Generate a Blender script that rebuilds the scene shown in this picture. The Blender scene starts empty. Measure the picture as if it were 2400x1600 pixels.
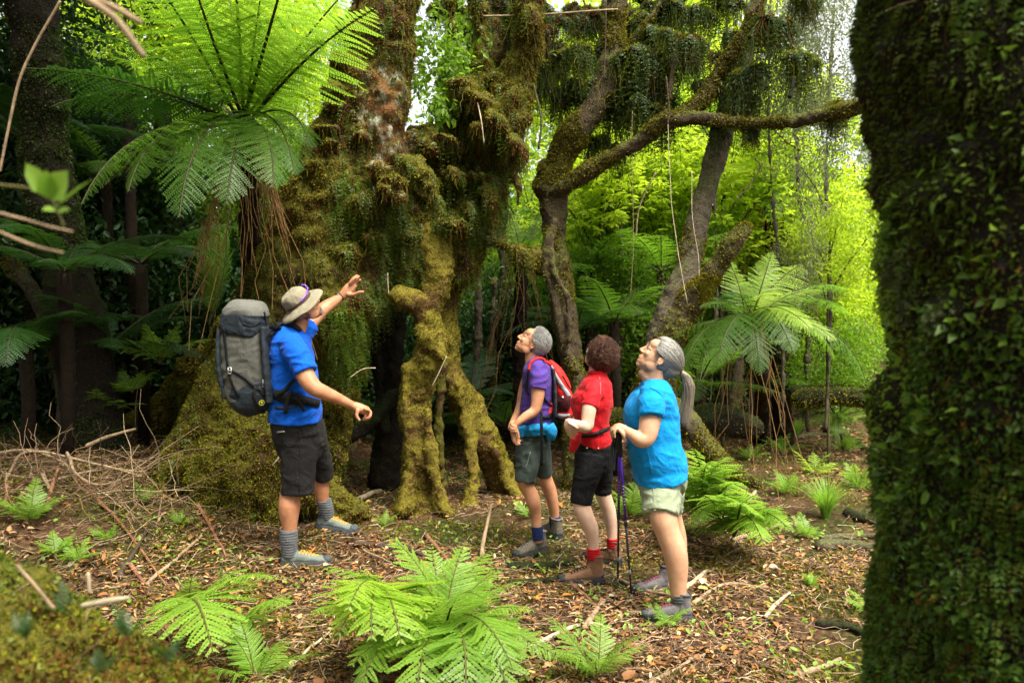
import bpy, bmesh, math, random
import numpy as np
from mathutils import Vector, Matrix
PI = math.pi
SC = bpy.context.scene
# ---------------------------------------------------------------- camera, sky, sun, exposure
FPX = 28 / 36 * 2400
PITCH = math.atan(60 / FPX)
CAMH = 1.75
cam_d = bpy.data.cameras.new('camera'); cam = bpy.data.objects.new('camera', cam_d)
SC.collection.objects.link(cam); SC.camera = cam
cam.location = (0, 0, CAMH); cam.rotation_euler = (PI / 2 - PITCH, 0, 0)
cam_d.lens = 28; cam_d.sensor_width = 36; cam_d.clip_start = .05; cam_d.clip_end = 400
cam_d.dof.use_dof = True; cam_d.dof.focus_distance = 5.4; cam_d.dof.aperture_fstop = 3.2
w = bpy.data.worlds.new('World'); SC.world = w; w.use_nodes = True
nt = w.node_tree; bg = nt.nodes['Background']
sky = nt.nodes.new('ShaderNodeTexSky'); sky.sky_type = 'NISHITA'; sky.sun_disc = False
SUN_EL, SUN_AZ = math.radians(63), math.radians(140)      # azimuth from +Y towards +X
sky.sun_elevation = SUN_EL; sky.sun_rotation = SUN_AZ
sky.air_density = 1.0; sky.dust_density = 5.0; sky.ozone_density = 0.6
hs = nt.nodes.new('ShaderNodeHueSaturation'); hs.inputs['Saturation'].default_value = .15
nt.links.new(sky.outputs[0], hs.inputs['Color']); nt.links.new(hs.outputs[0], bg.inputs[0]); bg.inputs[1].default_value = 0.09
sd = bpy.data.lights.new('sun', 'SUN'); so = bpy.data.objects.new('sun', sd); SC.collection.objects.link(so)
sd.energy = 1.5; sd.angle = math.radians(30); sd.color = (1, .93, .76)
sdir = Vector((math.sin(SUN_AZ) * math.cos(SUN_EL), math.cos(SUN_AZ) * math.cos(SUN_EL), math.sin(SUN_EL)))
so.rotation_euler = sdir.to_track_quat('Z', 'Y').to_euler(); so.location = (8, 10, 20)
SC.view_settings.view_transform = 'Standard'; SC.view_settings.look = 'None'
SC.view_settings.gamma = 1; SC.view_settings.use_curve_mapping = False
SC.view_settings.exposure = 2.15
SC.render.engine = 'CYCLES'
cy = SC.cycles
cy.max_bounces = 6; cy.diffuse_bounces = 3; cy.glossy_bounces = 2; cy.transmission_bounces = 4; cy.transparent_max_bounces = 4
cy.use_denoising = True; cy.caustics_reflective = False; cy.caustics_refractive = False
cy.use_adaptive_sampling = True; cy.adaptive_threshold = 0.015

# ---------------------------------------------------------------- helpers
_c, _s = math.cos(PITCH), math.sin(PITCH)
def P(x, y, d):
    """point that the 2400x1600 photograph shows at (x, y), d metres ahead of the camera"""
    fx = (x - 1200) / FPX; fy = (800 - y) / FPX
    Y = _c + fy * _s; Z = -_s + fy * _c
    k = d / Y
    return np.array((fx * k, d, CAMH + Z * k))
def M_(px, d): return px * d / FPX

def _hash(i, j, k, s):
    n = (i * 374761393 + j * 668265263 + k * 2147483647 + s * 974634777) & 0xffffffff
    n = ((n ^ (n >> 13)) * 1274126177) & 0xffffffff
    n = (n ^ (n >> 16)) & 0xffffffff
    return n.astype(np.float64) / 0xffffffff * 2 - 1
def vnoise(Q, seed=0):
    Q = np.asarray(Q, dtype=float); I = np.floor(Q).astype(np.int64); f = Q - I; f = f * f * (3 - 2 * f)
    i, j, k = I[:, 0], I[:, 1], I[:, 2]; x, y, z = f[:, 0], f[:, 1], f[:, 2]; r = 0
    for a in (0, 1):
        for b in (0, 1):
            for c in (0, 1):
                wgt = (x if a else 1 - x) * (y if b else 1 - y) * (z if c else 1 - z)
                r = r + wgt * _hash(i + a, j + b, k + c, seed)
    return r
def fbm(Q, scale, octv=3, seed=0, rough=.5):
    Q = np.asarray(Q, dtype=float) * scale; r = 0; a = 1; t = 0
    for o in range(octv):
        r = r + a * vnoise(Q * (2 ** o) + 17.3 * o, seed + o); t += a; a *= rough
    return r / t

def mesh_np(name, V, Fs, mats=(), midx=None, smooth=False, cols=None):
    """Fs: list of (n,k) int arrays"""
    me = bpy.data.meshes.new(name)
    V = np.asarray(V, dtype=np.float32).reshape(-1, 3)
    Fs = [np.asarray(F, dtype=np.int32) for F in Fs if len(F)]
    nl = sum(F.size for F in Fs); npol = sum(len(F) for F in Fs)
    me.vertices.add(len(V)); me.vertices.foreach_set('co', V.ravel())
    me.loops.add(nl); me.polygons.add(npol)
    me.loops.foreach_set('vertex_index', np.concatenate([F.ravel() for F in Fs]))
    tot = np.concatenate([np.full(len(F), F.shape[1], dtype=np.int32) for F in Fs])
    st = np.concatenate(([0], np.cumsum(tot)[:-1])).astype(np.int32)
    me.polygons.foreach_set('loop_start', st); me.polygons.foreach_set('loop_total', tot)
    if midx is not None: me.polygons.foreach_set('material_index', np.asarray(midx, dtype=np.int32))
    for m in mats: me.materials.append(m)
    me.update(calc_edges=True)
    if smooth: me.polygons.foreach_set('use_smooth', np.ones(npol, dtype=bool))
    if cols is not None:
        for nm, arr in cols.items():
            at = me.attributes.new(nm, 'FLOAT', 'POINT'); at.data.foreach_set('value', np.asarray(arr, dtype=np.float32))
    return me
def put(name, me, parent=None, mat=None, loc=None):
    o = bpy.data.objects.new(name, me); SC.collection.objects.link(o)
    if mat is not None:
        me.materials.clear(); me.materials.append(mat)
    if parent is not None: o.parent = parent
    if loc is not None: o.location = loc
    return o
def tag(o, label=None, cat=None, group=None, kind=None):
    if label: o['label'] = label
    if cat: o['category'] = cat
    if group: o['group'] = group
    if kind: o['kind'] = kind
    return o
def empty(name, loc=(0, 0, 0), rz=0):
    o = bpy.data.objects.new(name, None); SC.collection.objects.link(o)
    o.location = Vector(loc); o.rotation_euler = (0, 0, rz); o.empty_display_size = .1
    return o
def adopt(root, objs):
    """parent objects modelled in world coordinates to a thing's empty"""
    bpy_inv = Matrix.LocRotScale(root.location, root.rotation_euler, root.scale).inverted()
    for o in objs:
        o.parent = root; o.matrix_parent_inverse = bpy_inv
class MB:
    def __init__(s): s.V = []; s.F = {}; s.n = 0; s.mi = {}
    def add(s, V, F, m=0):
        V = np.asarray(V, dtype=float).reshape(-1, 3); F = np.asarray(F, dtype=np.int64)
        if not len(F): return s
        s.F.setdefault(F.shape[1], []).append(F + s.n); s.mi.setdefault(F.shape[1], []).append(np.full(len(F), m))
        s.V.append(V); s.n += len(V); return s
    def mesh(s, name, mats=(), smooth=False):
        ks = sorted(s.F)
        return mesh_np(name, np.concatenate(s.V), [np.concatenate(s.F[k]) for k in ks], mats,
                       np.concatenate([np.concatenate(s.mi[k]) for k in ks]), smooth)
    def obj(s, name, mat, parent=None, smooth=True):
        mats = mat if isinstance(mat, (list, tuple)) else [mat]
        return put(name, s.mesh(name, mats, smooth), parent)
def unit(v): v = np.asarray(v, dtype=float); return v / (np.linalg.norm(v, axis=-1, keepdims=True) + 1e-12)
def spline(K, n):
    """Catmull-Rom through rows of K, n steps per span"""
    K = np.asarray(K, dtype=float)
    if len(K) == 2: return K[0] + (K[1] - K[0]) * np.linspace(0, 1, n + 1)[:, None]
    E = np.vstack([2 * K[0] - K[1], K, 2 * K[-1] - K[-2]]); out = []
    for i in range(len(K) - 1):
        p0, p1, p2, p3 = E[i:i + 4]
        for t in np.arange(n) / n:
            out.append(.5 * (2 * p1 + (p2 - p0) * t + (2 * p0 - 5 * p1 + 4 * p2 - p3) * t * t + (3 * p1 - p0 - 3 * p2 + p3) * t ** 3))
    out.append(K[-1]); return np.array(out)
def tube(C, ra, rb=None, seg=10, ref=(0, 1, 0), caps=True, power=2.0, rnd=False):
    """loft of (super)ellipses; ra across the path in the plane normal to ref, rb along ref"""
    C = np.asarray(C, dtype=float); n = len(C); ra = np.broadcast_to(np.asarray(ra, dtype=float), (n,)); rb = ra if rb is None else np.broadcast_to(np.asarray(rb, dtype=float), (n,))
    T = unit(np.gradient(C, axis=0)); ref = np.asarray(ref, dtype=float)
    A = np.cross(T, ref); bad = np.linalg.norm(A, axis=1) < .15
    if bad.any(): A[bad] = np.cross(T[bad], np.array((1., 0, .3)))
    A = unit(A); B = unit(np.cross(A, T))
    if rnd:      # rounded ends: extra rings
        def dome(c, t, a, b, A_, B_, sgn):
            rs = []
            for ph in (.35, .7, 1.05, 1.4):
                rs.append((c + sgn * t * min(a, b) * math.sin(ph), a * math.cos(ph), b * math.cos(ph), A_, B_))
            return rs
        s0 = dome(C[0], T[0], ra[0], rb[0], A[0], B[0], -1)[::-1]; s1 = dome(C[-1], T[-1], ra[-1], rb[-1], A[-1], B[-1], 1)
        C = np.vstack([[q[0] for q in s0], C, [q[0] for q in s1]])
        ra = np.concatenate([[q[1] for q in s0], ra, [q[1] for q in s1]]); rb = np.concatenate([[q[2] for q in s0], rb, [q[2] for q in s1]])
        A = np.vstack([[q[3] for q in s0], A, [q[3] for q in s1]]); B = np.vstack([[q[4] for q in s0], B, [q[4] for q in s1]]); n = len(C)
    th = np.arange(seg) / seg * 2 * PI; c, s = np.cos(th), np.sin(th)
    if power != 2.0: c = np.sign(c) * np.abs(c) ** (2 / power); s = np.sign(s) * np.abs(s) ** (2 / power)
    V = C[:, None] + A[:, None] * (ra[:, None, None] * c[None, :, None]) + B[:, None] * (rb[:, None, None] * s[None, :, None])
    V = V.reshape(-1, 3)
    i = np.arange(n - 1)[:, None] * seg; j = np.arange(seg)[None]; k = (j + 1) % seg
    F = np.stack([i + j, i + k, i + seg + k, i + seg + j], -1).reshape(-1, 4)
    if not caps: return V, F, None
    V = np.vstack([V, C[0], C[-1]]); a, b = len(V) - 2, len(V) - 1; jj = np.arange(seg); kk = (jj + 1) % seg
    T3 = np.vstack([np.stack([np.full(seg, a), kk, jj], -1), np.stack([np.full(seg, b), (n - 1) * seg + jj, (n - 1) * seg + kk], -1)])
    return V, F, T3
def add_tube(mb, C, ra, rb=None, seg=10, ref=(0, 1, 0), m=0, **k):
    V, F, T3 = tube(C, ra, rb, seg, ref, **k)
    n0 = mb.n
    if T3 is None: mb.add(V, F, m); return
    mb.V.append(V); mb.n += len(V)
    mb.F.setdefault(4, []).append(F + n0); mb.mi.setdefault(4, []).append(np.full(len(F), m))
    mb.F.setdefault(3, []).append(T3 + n0); mb.mi.setdefault(3, []).append(np.full(len(T3), m))
def add_ell(mb, c, r, R=None, seg=14, rings=9, m=0):
    th = np.linspace(0, PI, rings)[1:-1]; ph = np.arange(seg) / seg * 2 * PI
    V = np.array([(math.sin(t) * math.cos(p), math.sin(t) * math.sin(p), math.cos(t)) for t in th for p in ph] + [(0, 0, 1), (0, 0, -1)])
    V = V * np.asarray(r); n = len(th)
    if R is not None: V = V @ np.asarray(R).T
    V = V + np.asarray(c)
    i = np.arange(n - 1)[:, None] * seg; j = np.arange(seg)[None]; k = (j + 1) % seg
    F = np.stack([i + j, i + seg + j, i + seg + k, i + k], -1).reshape(-1, 4)
    jj = np.arange(seg); kk = (jj + 1) % seg; a, b = len(V) - 2, len(V) - 1
    T3 = np.vstack([np.stack([np.full(seg, a), jj, kk], -1), np.stack([np.full(seg, b), (n - 1) * seg + kk, (n - 1) * seg + jj], -1)])
    n0 = mb.n; mb.V.append(V); mb.n += len(V)
    mb.F.setdefault(4, []).append(F + n0); mb.mi.setdefault(4, []).append(np.full(len(F), m))
    mb.F.setdefault(3, []).append(T3 + n0); mb.mi.setdefault(3, []).append(np.full(len(T3), m))
def box_mb(mb, c, h, R=None, m=0):
    V = np.array([(x, y, z) for x in (-1, 1) for y in (-1, 1) for z in (-1, 1)]) * np.asarray(h)
    if R is not None: V = V @ np.asarray(R).T
    mb.add(V + np.asarray(c), [(0, 1, 3, 2), (4, 6, 7, 5), (0, 4, 5, 1), (2, 3, 7, 6), (0, 2, 6, 4), (1, 5, 7, 3)], m)
def remesh(mb, voxel, smooth_it=2):
    """union of everything in mb as one continuous surface -> V, F(quads)"""
    me = mb.mesh('tmp'); o = bpy.data.objects.new('tmp', me); SC.collection.objects.link(o)
    md = o.modifiers.new('r', 'REMESH'); md.mode = 'VOXEL'; md.voxel_size = voxel; md.adaptivity = 0
    if smooth_it:
        sm = o.modifiers.new('s', 'SMOOTH'); sm.factor = .5; sm.iterations = smooth_it
    dg = bpy.context.evaluated_depsgraph_get(); ev = o.evaluated_get(dg); m2 = ev.to_mesh()
    n = len(m2.vertices); V = np.empty(n * 3, dtype=np.float32); m2.vertices.foreach_get('co', V)
    L = np.empty(len(m2.loops), dtype=np.int32); m2.loops.foreach_get('vertex_index', L)
    ev.to_mesh_clear(); bpy.data.objects.remove(o); bpy.data.meshes.remove(me)
    return V.reshape(-1, 3).astype(float), L.reshape(-1, 4)
def vnormals(V, F):
    fn = np.cross(V[F[:, 2]] - V[F[:, 0]], V[F[:, 3 % F.shape[1]]] - V[F[:, 1]]) if F.shape[1] == 4 else np.cross(V[F[:, 1]] - V[F[:, 0]], V[F[:, 2]] - V[F[:, 0]])
    N = np.zeros_like(V)
    for k in range(F.shape[1]): np.add.at(N, F[:, k], fn)
    return unit(N), fn
def sample_surface(V, F, n, rng, wfun=None):
    """random points on quads: positions, face normals"""
    _, fn = vnormals(V, F); area = np.linalg.norm(fn, axis=1); N = unit(fn); C = V[F].mean(1)
    wgt = area if wfun is None else area * wfun(C, N)
    p = wgt / wgt.sum(); idx = rng.choice(len(F), n, p=p)
    u, v = rng.random((n, 1)), rng.random((n, 1)); q = V[F[idx]]
    return q[:, 0] * (1 - u) * (1 - v) + q[:, 1] * u * (1 - v) + q[:, 2] * u * v + q[:, 3] * (1 - u) * v, N[idx]
def leaves4(pos, d, nrm, L, W, fold=.25):
    """n folded rhombic leaves -> V,F"""
    pos = np.asarray(pos, dtype=float); n = len(pos); d = unit(d); s = unit(np.cross(d, nrm)); u = np.cross(s, d)
    L = np.broadcast_to(np.asarray(L, dtype=float), (n,))[:, None]; W = np.broadcast_to(np.asarray(W, dtype=float), (n,))[:, None]
    mid = pos + d * L * .45 + u * W * fold
    V = np.stack([pos, mid + s * W * .5, pos + d * L - u * L * .08, mid - s * W * .5], 1).reshape(-1, 3)
    b = np.arange(n)[:, None] * 4
    return V, b + np.array([[0, 1, 2, 3]])
def leaves6(pos, d, nrm, L, W, fold=.2, droop=.15):
    """elliptic leaves with a midrib fold (two quads each)"""
    pos = np.asarray(pos, dtype=float); n = len(pos); d = unit(d); s = unit(np.cross(d, nrm)); u = np.cross(s, d)
    L = np.broadcast_to(np.asarray(L, dtype=float), (n,))[:, None]; W = np.broadcast_to(np.asarray(W, dtype=float), (n,))[:, None]
    a = pos + d * L * .3 + u * W * fold; b_ = pos + d * L * .72 + u * (W * fold - L * droop * .4)
    V = np.stack([pos, a + s * W * .5, b_ + s * W * .38, pos + d * L - u * L * droop, b_ - s * W * .38, a - s * W * .5], 1).reshape(-1, 3)
    b = np.arange(n)[:, None] * 6
    return V, np.vstack([b + np.array([[0, 1, 2, 3]]), b + np.array([[0, 3, 4, 5]])])
def rand_dir(rng, n): return unit(rng.normal(size=(n, 3)))

# ---------------------------------------------------------------- materials
def mat(name):
    m = bpy.data.materials.new(name); m.use_nodes = True; t = m.node_tree; b = t.nodes['Principled BSDF']
    return m, t, b
def nd(t, typ, **k):
    n = t.nodes.new(typ)
    for a, v in k.items():
        if a in n.inputs and not hasattr(n, a): n.inputs[a].default_value = v
        elif hasattr(n, a): setattr(n, a, v)
        else: n.inputs[a].default_value = v
    return n
def ramp(t, stops):
    r = t.nodes.new('ShaderNodeValToRGB'); e = r.color_ramp.elements
    e[0].position, e[0].color = stops[0][0], (*stops[0][1], 1); e[1].position, e[1].color = stops[-1][0], (*stops[-1][1], 1)
    for p, c in stops[1:-1]:
        x = e.new(p); x.color = (*c, 1)
    return r
def noise(t, scale, detail=3, rough=.55, coord=None, dist=0):
    n = t.nodes.new('ShaderNodeTexNoise'); n.inputs['Scale'].default_value = scale; n.inputs['Detail'].default_value = detail
    n.inputs['Roughness'].default_value = rough; n.inputs['Distortion'].default_value = dist
    if coord is None:
        g = t.nodes.new('ShaderNodeNewGeometry'); coord = g.outputs['Position']
    t.links.new(coord, n.inputs['Vector']); return n
def mixc(t, fac, a, b, mode='MIX'):
    m = t.nodes.new('ShaderNodeMix'); m.data_type = 'RGBA'; m.blend_type = mode
    for v, i in ((fac, 0), (a, 6), (b, 7)):
        if isinstance(v, (int, float)): m.inputs[i].default_value = v
        elif isinstance(v, tuple): m.inputs[i].default_value = (*v[:3], 1)
        else: t.links.new(v, m.inputs[i])
    return m.outputs[2]
def bump(t, b, h, strength=.5, dist=.01):
    bp = t.nodes.new('ShaderNodeBump'); bp.inputs['Strength'].default_value = strength; bp.inputs['Distance'].default_value = dist
    t.links.new(h, bp.inputs['Height']); t.links.new(bp.outputs[0], b.inputs['Normal']); return bp
def leaf_mat(name, c1, c2, trans=.4, tcol=None, rough=.5, big=.6, spec=.35):
    """leaf: two-colour variation per leaf and per clump, partly translucent"""
    m, t, b = mat(name); g = t.nodes.new('ShaderNodeNewGeometry'); oi = t.nodes.new('ShaderNodeObjectInfo')
    n = noise(t, big, 2)
    ad = nd(t, 'ShaderNodeMath', operation='ADD'); t.links.new(g.outputs['Random Per Island'], ad.inputs[0]); t.links.new(n.outputs[0], ad.inputs[1])
    ad2 = nd(t, 'ShaderNodeMath', operation='MULTIPLY_ADD'); t.links.new(oi.outputs['Random'], ad2.inputs[0]); ad2.inputs[1].default_value = .7; t.links.new(ad.outputs[0], ad2.inputs[2])
    mr = nd(t, 'ShaderNodeMapRange'); t.links.new(ad2.outputs[0], mr.inputs[0]); mr.inputs[1].default_value = .35; mr.inputs[2].default_value = 1.75
    col = mixc(t, mr.outputs[0], c1, c2)
    t.links.new(col, b.inputs['Base Color']); b.inputs['Roughness'].default_value = rough; b.inputs['Specular IOR Level'].default_value = spec
    tr = t.nodes.new('ShaderNodeBsdfTranslucent')
    if tcol is None: tcol = tuple(min(1, x * k) for x, k in zip(c2, (2.4, 2.2, 1.2)))
    tm = mixc(t, .75, col, tcol); t.links.new(tm, tr.inputs[0])
    mx = t.nodes.new('ShaderNodeMixShader'); mx.inputs[0].default_value = trans
    t.links.new(b.outputs[0], mx.inputs[1]); t.links.new(tr.outputs[0], mx.inputs[2])
    t.links.new(mx.outputs[0], t.nodes['Material Output'].inputs[0]); return m
def solid(name, c, rough=.7, spec=.3, metal=0, nscale=60, namt=.25, bmp=0, bscale=300, sheen=0):
    """plain surface with fine mottling (object space) and optional bump"""
    m, t, b = mat(name); tc = t.nodes.new('ShaderNodeTexCoord')
    n = noise(t, nscale, 4, .6, tc.outputs['Object'])
    lo = tuple(x * (1 - namt) for x in c); hi = tuple(min(1, x * (1 + namt)) for x in c)
    mr = nd(t, 'ShaderNodeMapRange'); t.links.new(n.outputs[0], mr.inputs[0]); mr.inputs[1].default_value = .3; mr.inputs[2].default_value = .7
    t.links.new(mixc(t, mr.outputs[0], lo, hi), b.inputs['Base Color'])
    b.inputs['Roughness'].default_value = rough; b.inputs['Specular IOR Level'].default_value = spec; b.inputs['Metallic'].default_value = metal
    if sheen: b.inputs['Sheen Weight'].default_value = sheen
    if bmp:
        n2 = noise(t, bscale, 2, .5, tc.outputs['Object']); bump(t, b, n2.outputs[0], bmp, .003)
    return m

def bark_mat(name, bark1, bark2, moss1, moss2, moss_amt=.5, rough=.9, up=.25, attr=None):
    """bark patched with moss; more moss where the surface faces up"""
    m, t, b = mat(name)
    n1 = noise(t, 2.2, 5, .6); n2 = noise(t, 14, 4, .6); n3 = noise(t, 60, 4, .7)
    bk = mixc(t, n2.outputs[0], bark1, bark2); ms = mixc(t, n2.outputs[0], moss1, moss2)
    g = t.nodes.new('ShaderNodeNewGeometry'); sp = t.nodes.new('ShaderNodeSeparateXYZ'); t.links.new(g.outputs['Normal'], sp.inputs[0])
    ma = nd(t, 'ShaderNodeMath', operation='MULTIPLY_ADD'); t.links.new(sp.outputs[2], ma.inputs[0]); ma.inputs[1].default_value = up; t.links.new(n1.outputs[0], ma.inputs[2])
    m3 = nd(t, 'ShaderNodeMath', operation='MULTIPLY_ADD'); t.links.new(n3.outputs[0], m3.inputs[0]); m3.inputs[1].default_value = .35; t.links.new(ma.outputs[0], m3.inputs[2])
    mr = nd(t, 'ShaderNodeMapRange'); t.links.new(m3.outputs[0], mr.inputs[0]); mr.inputs[1].default_value = .98 - moss_amt * .6; mr.inputs[2].default_value = 1.12 - moss_amt * .6
    col = mixc(t, mr.outputs[0], bk, ms)
    dk = ramp(t, [(.3, (.35, .35, .35)), (.62, (1.15, 1.15, 1.15))]); t.links.new(n3.outputs[0], dk.inputs[0])
    col = mixc(t, 1.0, col, dk.outputs[0], 'MULTIPLY')
    if attr:
        at = nd(t, 'ShaderNodeAttribute'); at.attribute_name = attr[0]
        a2 = noise(t, 9, 4, .6); cr = ramp(t, [(.38, attr[1]), (.5, attr[2]), (.6, attr[3])]); t.links.new(a2.outputs[0], cr.inputs[0])
        col = mixc(t, at.outputs['Fac'], col, cr.outputs[0])
    t.links.new(col, b.inputs['Base Color']); b.inputs['Roughness'].default_value = rough; b.inputs['Specular IOR Level'].default_value = .2
    ad = nd(t, 'ShaderNodeMath', operation='MULTIPLY_ADD'); t.links.new(n2.outputs[0], ad.inputs[0]); ad.inputs[1].default_value = 1.5; t.links.new(n3.outputs[0], ad.inputs[2])
    bump(t, b, ad.outputs[0], .9, .02); return m
MT = {}
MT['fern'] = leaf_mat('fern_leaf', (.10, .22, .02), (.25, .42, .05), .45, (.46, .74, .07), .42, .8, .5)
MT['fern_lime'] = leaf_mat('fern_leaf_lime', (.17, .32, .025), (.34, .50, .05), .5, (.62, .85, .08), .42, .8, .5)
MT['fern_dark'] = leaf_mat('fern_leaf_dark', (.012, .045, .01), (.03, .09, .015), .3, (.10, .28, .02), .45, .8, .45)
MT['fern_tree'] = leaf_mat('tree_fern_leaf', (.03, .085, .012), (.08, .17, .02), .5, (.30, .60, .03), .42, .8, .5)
MT['fern_old'] = leaf_mat('withered_fern_leaf', (.10, .11, .02), (.20, .20, .03), .4, (.4, .4, .04), .6)
MT['lime'] = leaf_mat('lime_leaf', (.14, .25, .012), (.33, .45, .022), .6, (.71, .90, .05), .45, .25, .4)
MT['green'] = leaf_mat('green_leaf', (.05, .12, .010), (.16, .27, .018), .5, (.30, .55, .03), .45, .3, .4)
MT['dark'] = leaf_mat('dark_leaf', (.008, .028, .006), (.022, .06, .01), .25, (.06, .16, .02), .5, .5, .35)
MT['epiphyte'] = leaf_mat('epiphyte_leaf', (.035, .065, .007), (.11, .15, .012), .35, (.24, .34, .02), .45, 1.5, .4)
MT['fern_backlit'] = leaf_mat('backlit_tree_fern_leaf', (.07, .17, .015), (.17, .30, .025), .5, (.40, .68, .05), .42, .8, .5)  # brighter copy of the tree fern leaf, backlight put into its colour
MT['epi_dark'] = leaf_mat('shaded_epiphyte', (.012, .028, .005), (.045, .075, .008), .3, (.16, .26, .015), .5, 1.5, .3)  # darker copy of the epiphyte leaf, shade put into its colour
MT['stalk_gold'] = solid('hanging_dead_stalk', (.24, .13, .045), .8, nscale=25, namt=.5)
MT['moss'] = leaf_mat('moss_tuft', (.06, .052, .006), (.21, .185, .013), .3, (.22, .2, .02), .8, 2.5, .15)
MT['moss_green'] = leaf_mat('green_moss_tuft', (.06, .062, .008), (.25, .235, .016), .3, (.2, .25, .02), .8, 2.5, .15)
MT['moss_brown'] = leaf_mat('brown_moss_tuft', (.04, .020, .007), (.15, .078, .016), .25, (.14, .09, .02), .85, 2.5, .1)
MT['lichen'] = leaf_mat('pale_lichen', (.12, .14, .06), (.24, .27, .13), .3, (.3, .34, .15), .8, 2.5, .1)
MT['rachis'] = solid('frond_stalk', (.040, .035, .010), .6)
MT['rachis_green'] = solid('green_frond_stalk', (.10, .09, .02), .6)
MT['stick'] = solid('dry_stick', (.27, .19, .11), .85, nscale=25, namt=.5, bmp=.4, bscale=80)
MT['stick_pale'] = solid('pale_dry_stick', (.42, .34, .22), .85, nscale=25, namt=.4, bmp=.4, bscale=80)
MT['stick_red'] = solid('reddish_dry_stick', (.22, .10, .05), .85, nscale=25, namt=.5, bmp=.4, bscale=80)
MT['stick_dark'] = solid('dark_wet_stick', (.06, .04, .025), .85, nscale=25, namt=.5, bmp=.4, bscale=80)
MT['bark_great'] = bark_mat('mossy_bark', (.035, .018, .009), (.10, .052, .018), (.055, .048, .007), (.15, .135, .014), .6,
                            attr=('bare', (.20, .085, .03), (.15, .09, .035), (.42, .42, .30)))
MT['bark_leg'] = bark_mat('golden_mossy_bark', (.07, .038, .012), (.19, .105, .03), (.12, .092, .012), (.26, .21, .022), .7)
MT['bark_dark'] = bark_mat('dark_bark', (.012, .009, .006), (.032, .022, .013), (.016, .022, .006), (.035, .045, .010), .45)
MT['bark_brown'] = bark_mat('brown_bark', (.04, .028, .014), (.12, .088, .048), (.05, .055, .012), (.13, .13, .028), .5)
MT['bark_grey'] = bark_mat('grey_green_bark', (.06, .045, .028), (.15, .125, .08), (.07, .075, .025), (.15, .15, .06), .4)
MT['trunk_fern'] = bark_mat('tree_fern_trunk', (.012, .008, .005), (.035, .02, .01), (.02, .02, .006), (.04, .035, .01), .2)
# ---------------------------------------------------------------- the setting: forest floor
rng = np.random.default_rng(7)
FEET = {'lead_near': P(712, 1324, 5.38), 'lead_far': P(782, 1238, 5.9), 'purp_near': P(1262, 1304, 5.83), 'purp_far': P(1304, 1262, 6.2),
        'red_near': P(1375, 1364, 5.22), 'red_far': P(1442, 1323, 5.58), 'turq_near': P(1585, 1453, 4.6), 'turq_far': P(1545, 1382, 5.05)}
def sstep(x): x = np.clip(x, 0, 1); return x * x * (3 - 2 * x)
def base_z(x, y):
    x = np.asarray(x, dtype=float); y = np.asarray(y, dtype=float)
    Q = np.stack([x, y, np.zeros_like(x)], -1).reshape(-1, 3)
    n = fbm(Q, .55, 2, 3).reshape(x.shape) * .09 + fbm(Q, 2.3, 2, 9).reshape(x.shape) * .035
    z = n + .62 * sstep((-x - 1.25) / 2.6) * sstep((y - 3.2) / 3) + .5 * sstep((-x - 3.5) / 5) * sstep((y - 6) / 5)
    z = z + .9 * sstep((y - 14) / 22) + .25 * sstep((x - 5) / 6)
    return z
_fk = [(p[0], p[1], p[2] - float(base_z(np.array([p[0]]), np.array([p[1]]))[0])) for p in FEET.values()]
_fk += [(0.2, 3.6, 0.0), (-.6, 4.2, 0)]
_Kx = np.array([f[0] for f in _fk]); _Ky = np.array([f[1] for f in _fk]); _Kz = np.array([f[2] for f in _fk])
_G = np.exp(-((_Kx[:, None] - _Kx) ** 2 + (_Ky[:, None] - _Ky) ** 2) / (2 * .26 ** 2)); _W = np.linalg.solve(_G + np.eye(len(_fk)) * 1e-3, _Kz)
def gz(x, y):
    x = np.asarray(x, dtype=float); y = np.asarray(y, dtype=float)
    z = base_z(np.atleast_1d(x), np.atleast_1d(y))
    for a, b, wv in zip(_Kx, _Ky, _W): z = z + wv * np.exp(-((x - a) ** 2 + (y - b) ** 2) / (2 * .26 ** 2))
    return z if np.ndim(x) else float(z[0])
def gpt(x, y, up=0): return np.array((x, y, float(gz(x, y)) + up))
def dgy(yp, d0=None):
    """distance at which flat ground shows at photo row yp"""
    return CAMH * FPX / (yp - 740)
def on_ground(px, py):
    d = dgy(py)
    for _ in range(12):
        p = P(px, py, d); z = float(gz(p[0], p[1])); d = d + ((p[2] - z)) * d / (CAMH) * .7
    p = P(px, py, d); return gpt(p[0], p[1])
xs = np.concatenate([np.linspace(-60, -7, 40)[:-1], np.linspace(-7, 6.5, 300), np.linspace(6.5, 60, 40)[1:]])
ys = np.concatenate([np.linspace(-25, 1, 20)[:-1], np.linspace(1, 13, 270), np.linspace(13, 90, 60)[1:]])
X, Y = np.meshgrid(xs, ys); Z = gz(X, Y)
near = ((np.abs(X) < 7) & (Y < 13) & (Y > .5)).astype(float)
Z = Z + near * (fbm(np.stack([X, Y, X * 0], -1).reshape(-1, 3), 9, 3, 21).reshape(X.shape) * .018)
V = np.stack([X, Y, Z], -1).reshape(-1, 3); ny, nx = X.shape
i = np.arange(ny - 1)[:, None] * nx + np.arange(nx - 1)[None]; i = i.reshape(-1)
m, t, b = mat('forest_soil')
n1 = noise(t, 1.1, 4); n2 = noise(t, 22, 5, .65); n3 = noise(t, 90, 4, .7)
c1 = ramp(t, [(.3, (.025, .014, .008)), (.5, (.085, .045, .022)), (.7, (.19, .11, .055))]); t.links.new(n2.outputs[0], c1.inputs[0])
c2 = ramp(t, [(.3, (.015, .018, .005)), (.55, (.05, .055, .012)), (.7, (.10, .10, .02))]); t.links.new(n2.outputs[0], c2.inputs[0])
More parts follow.
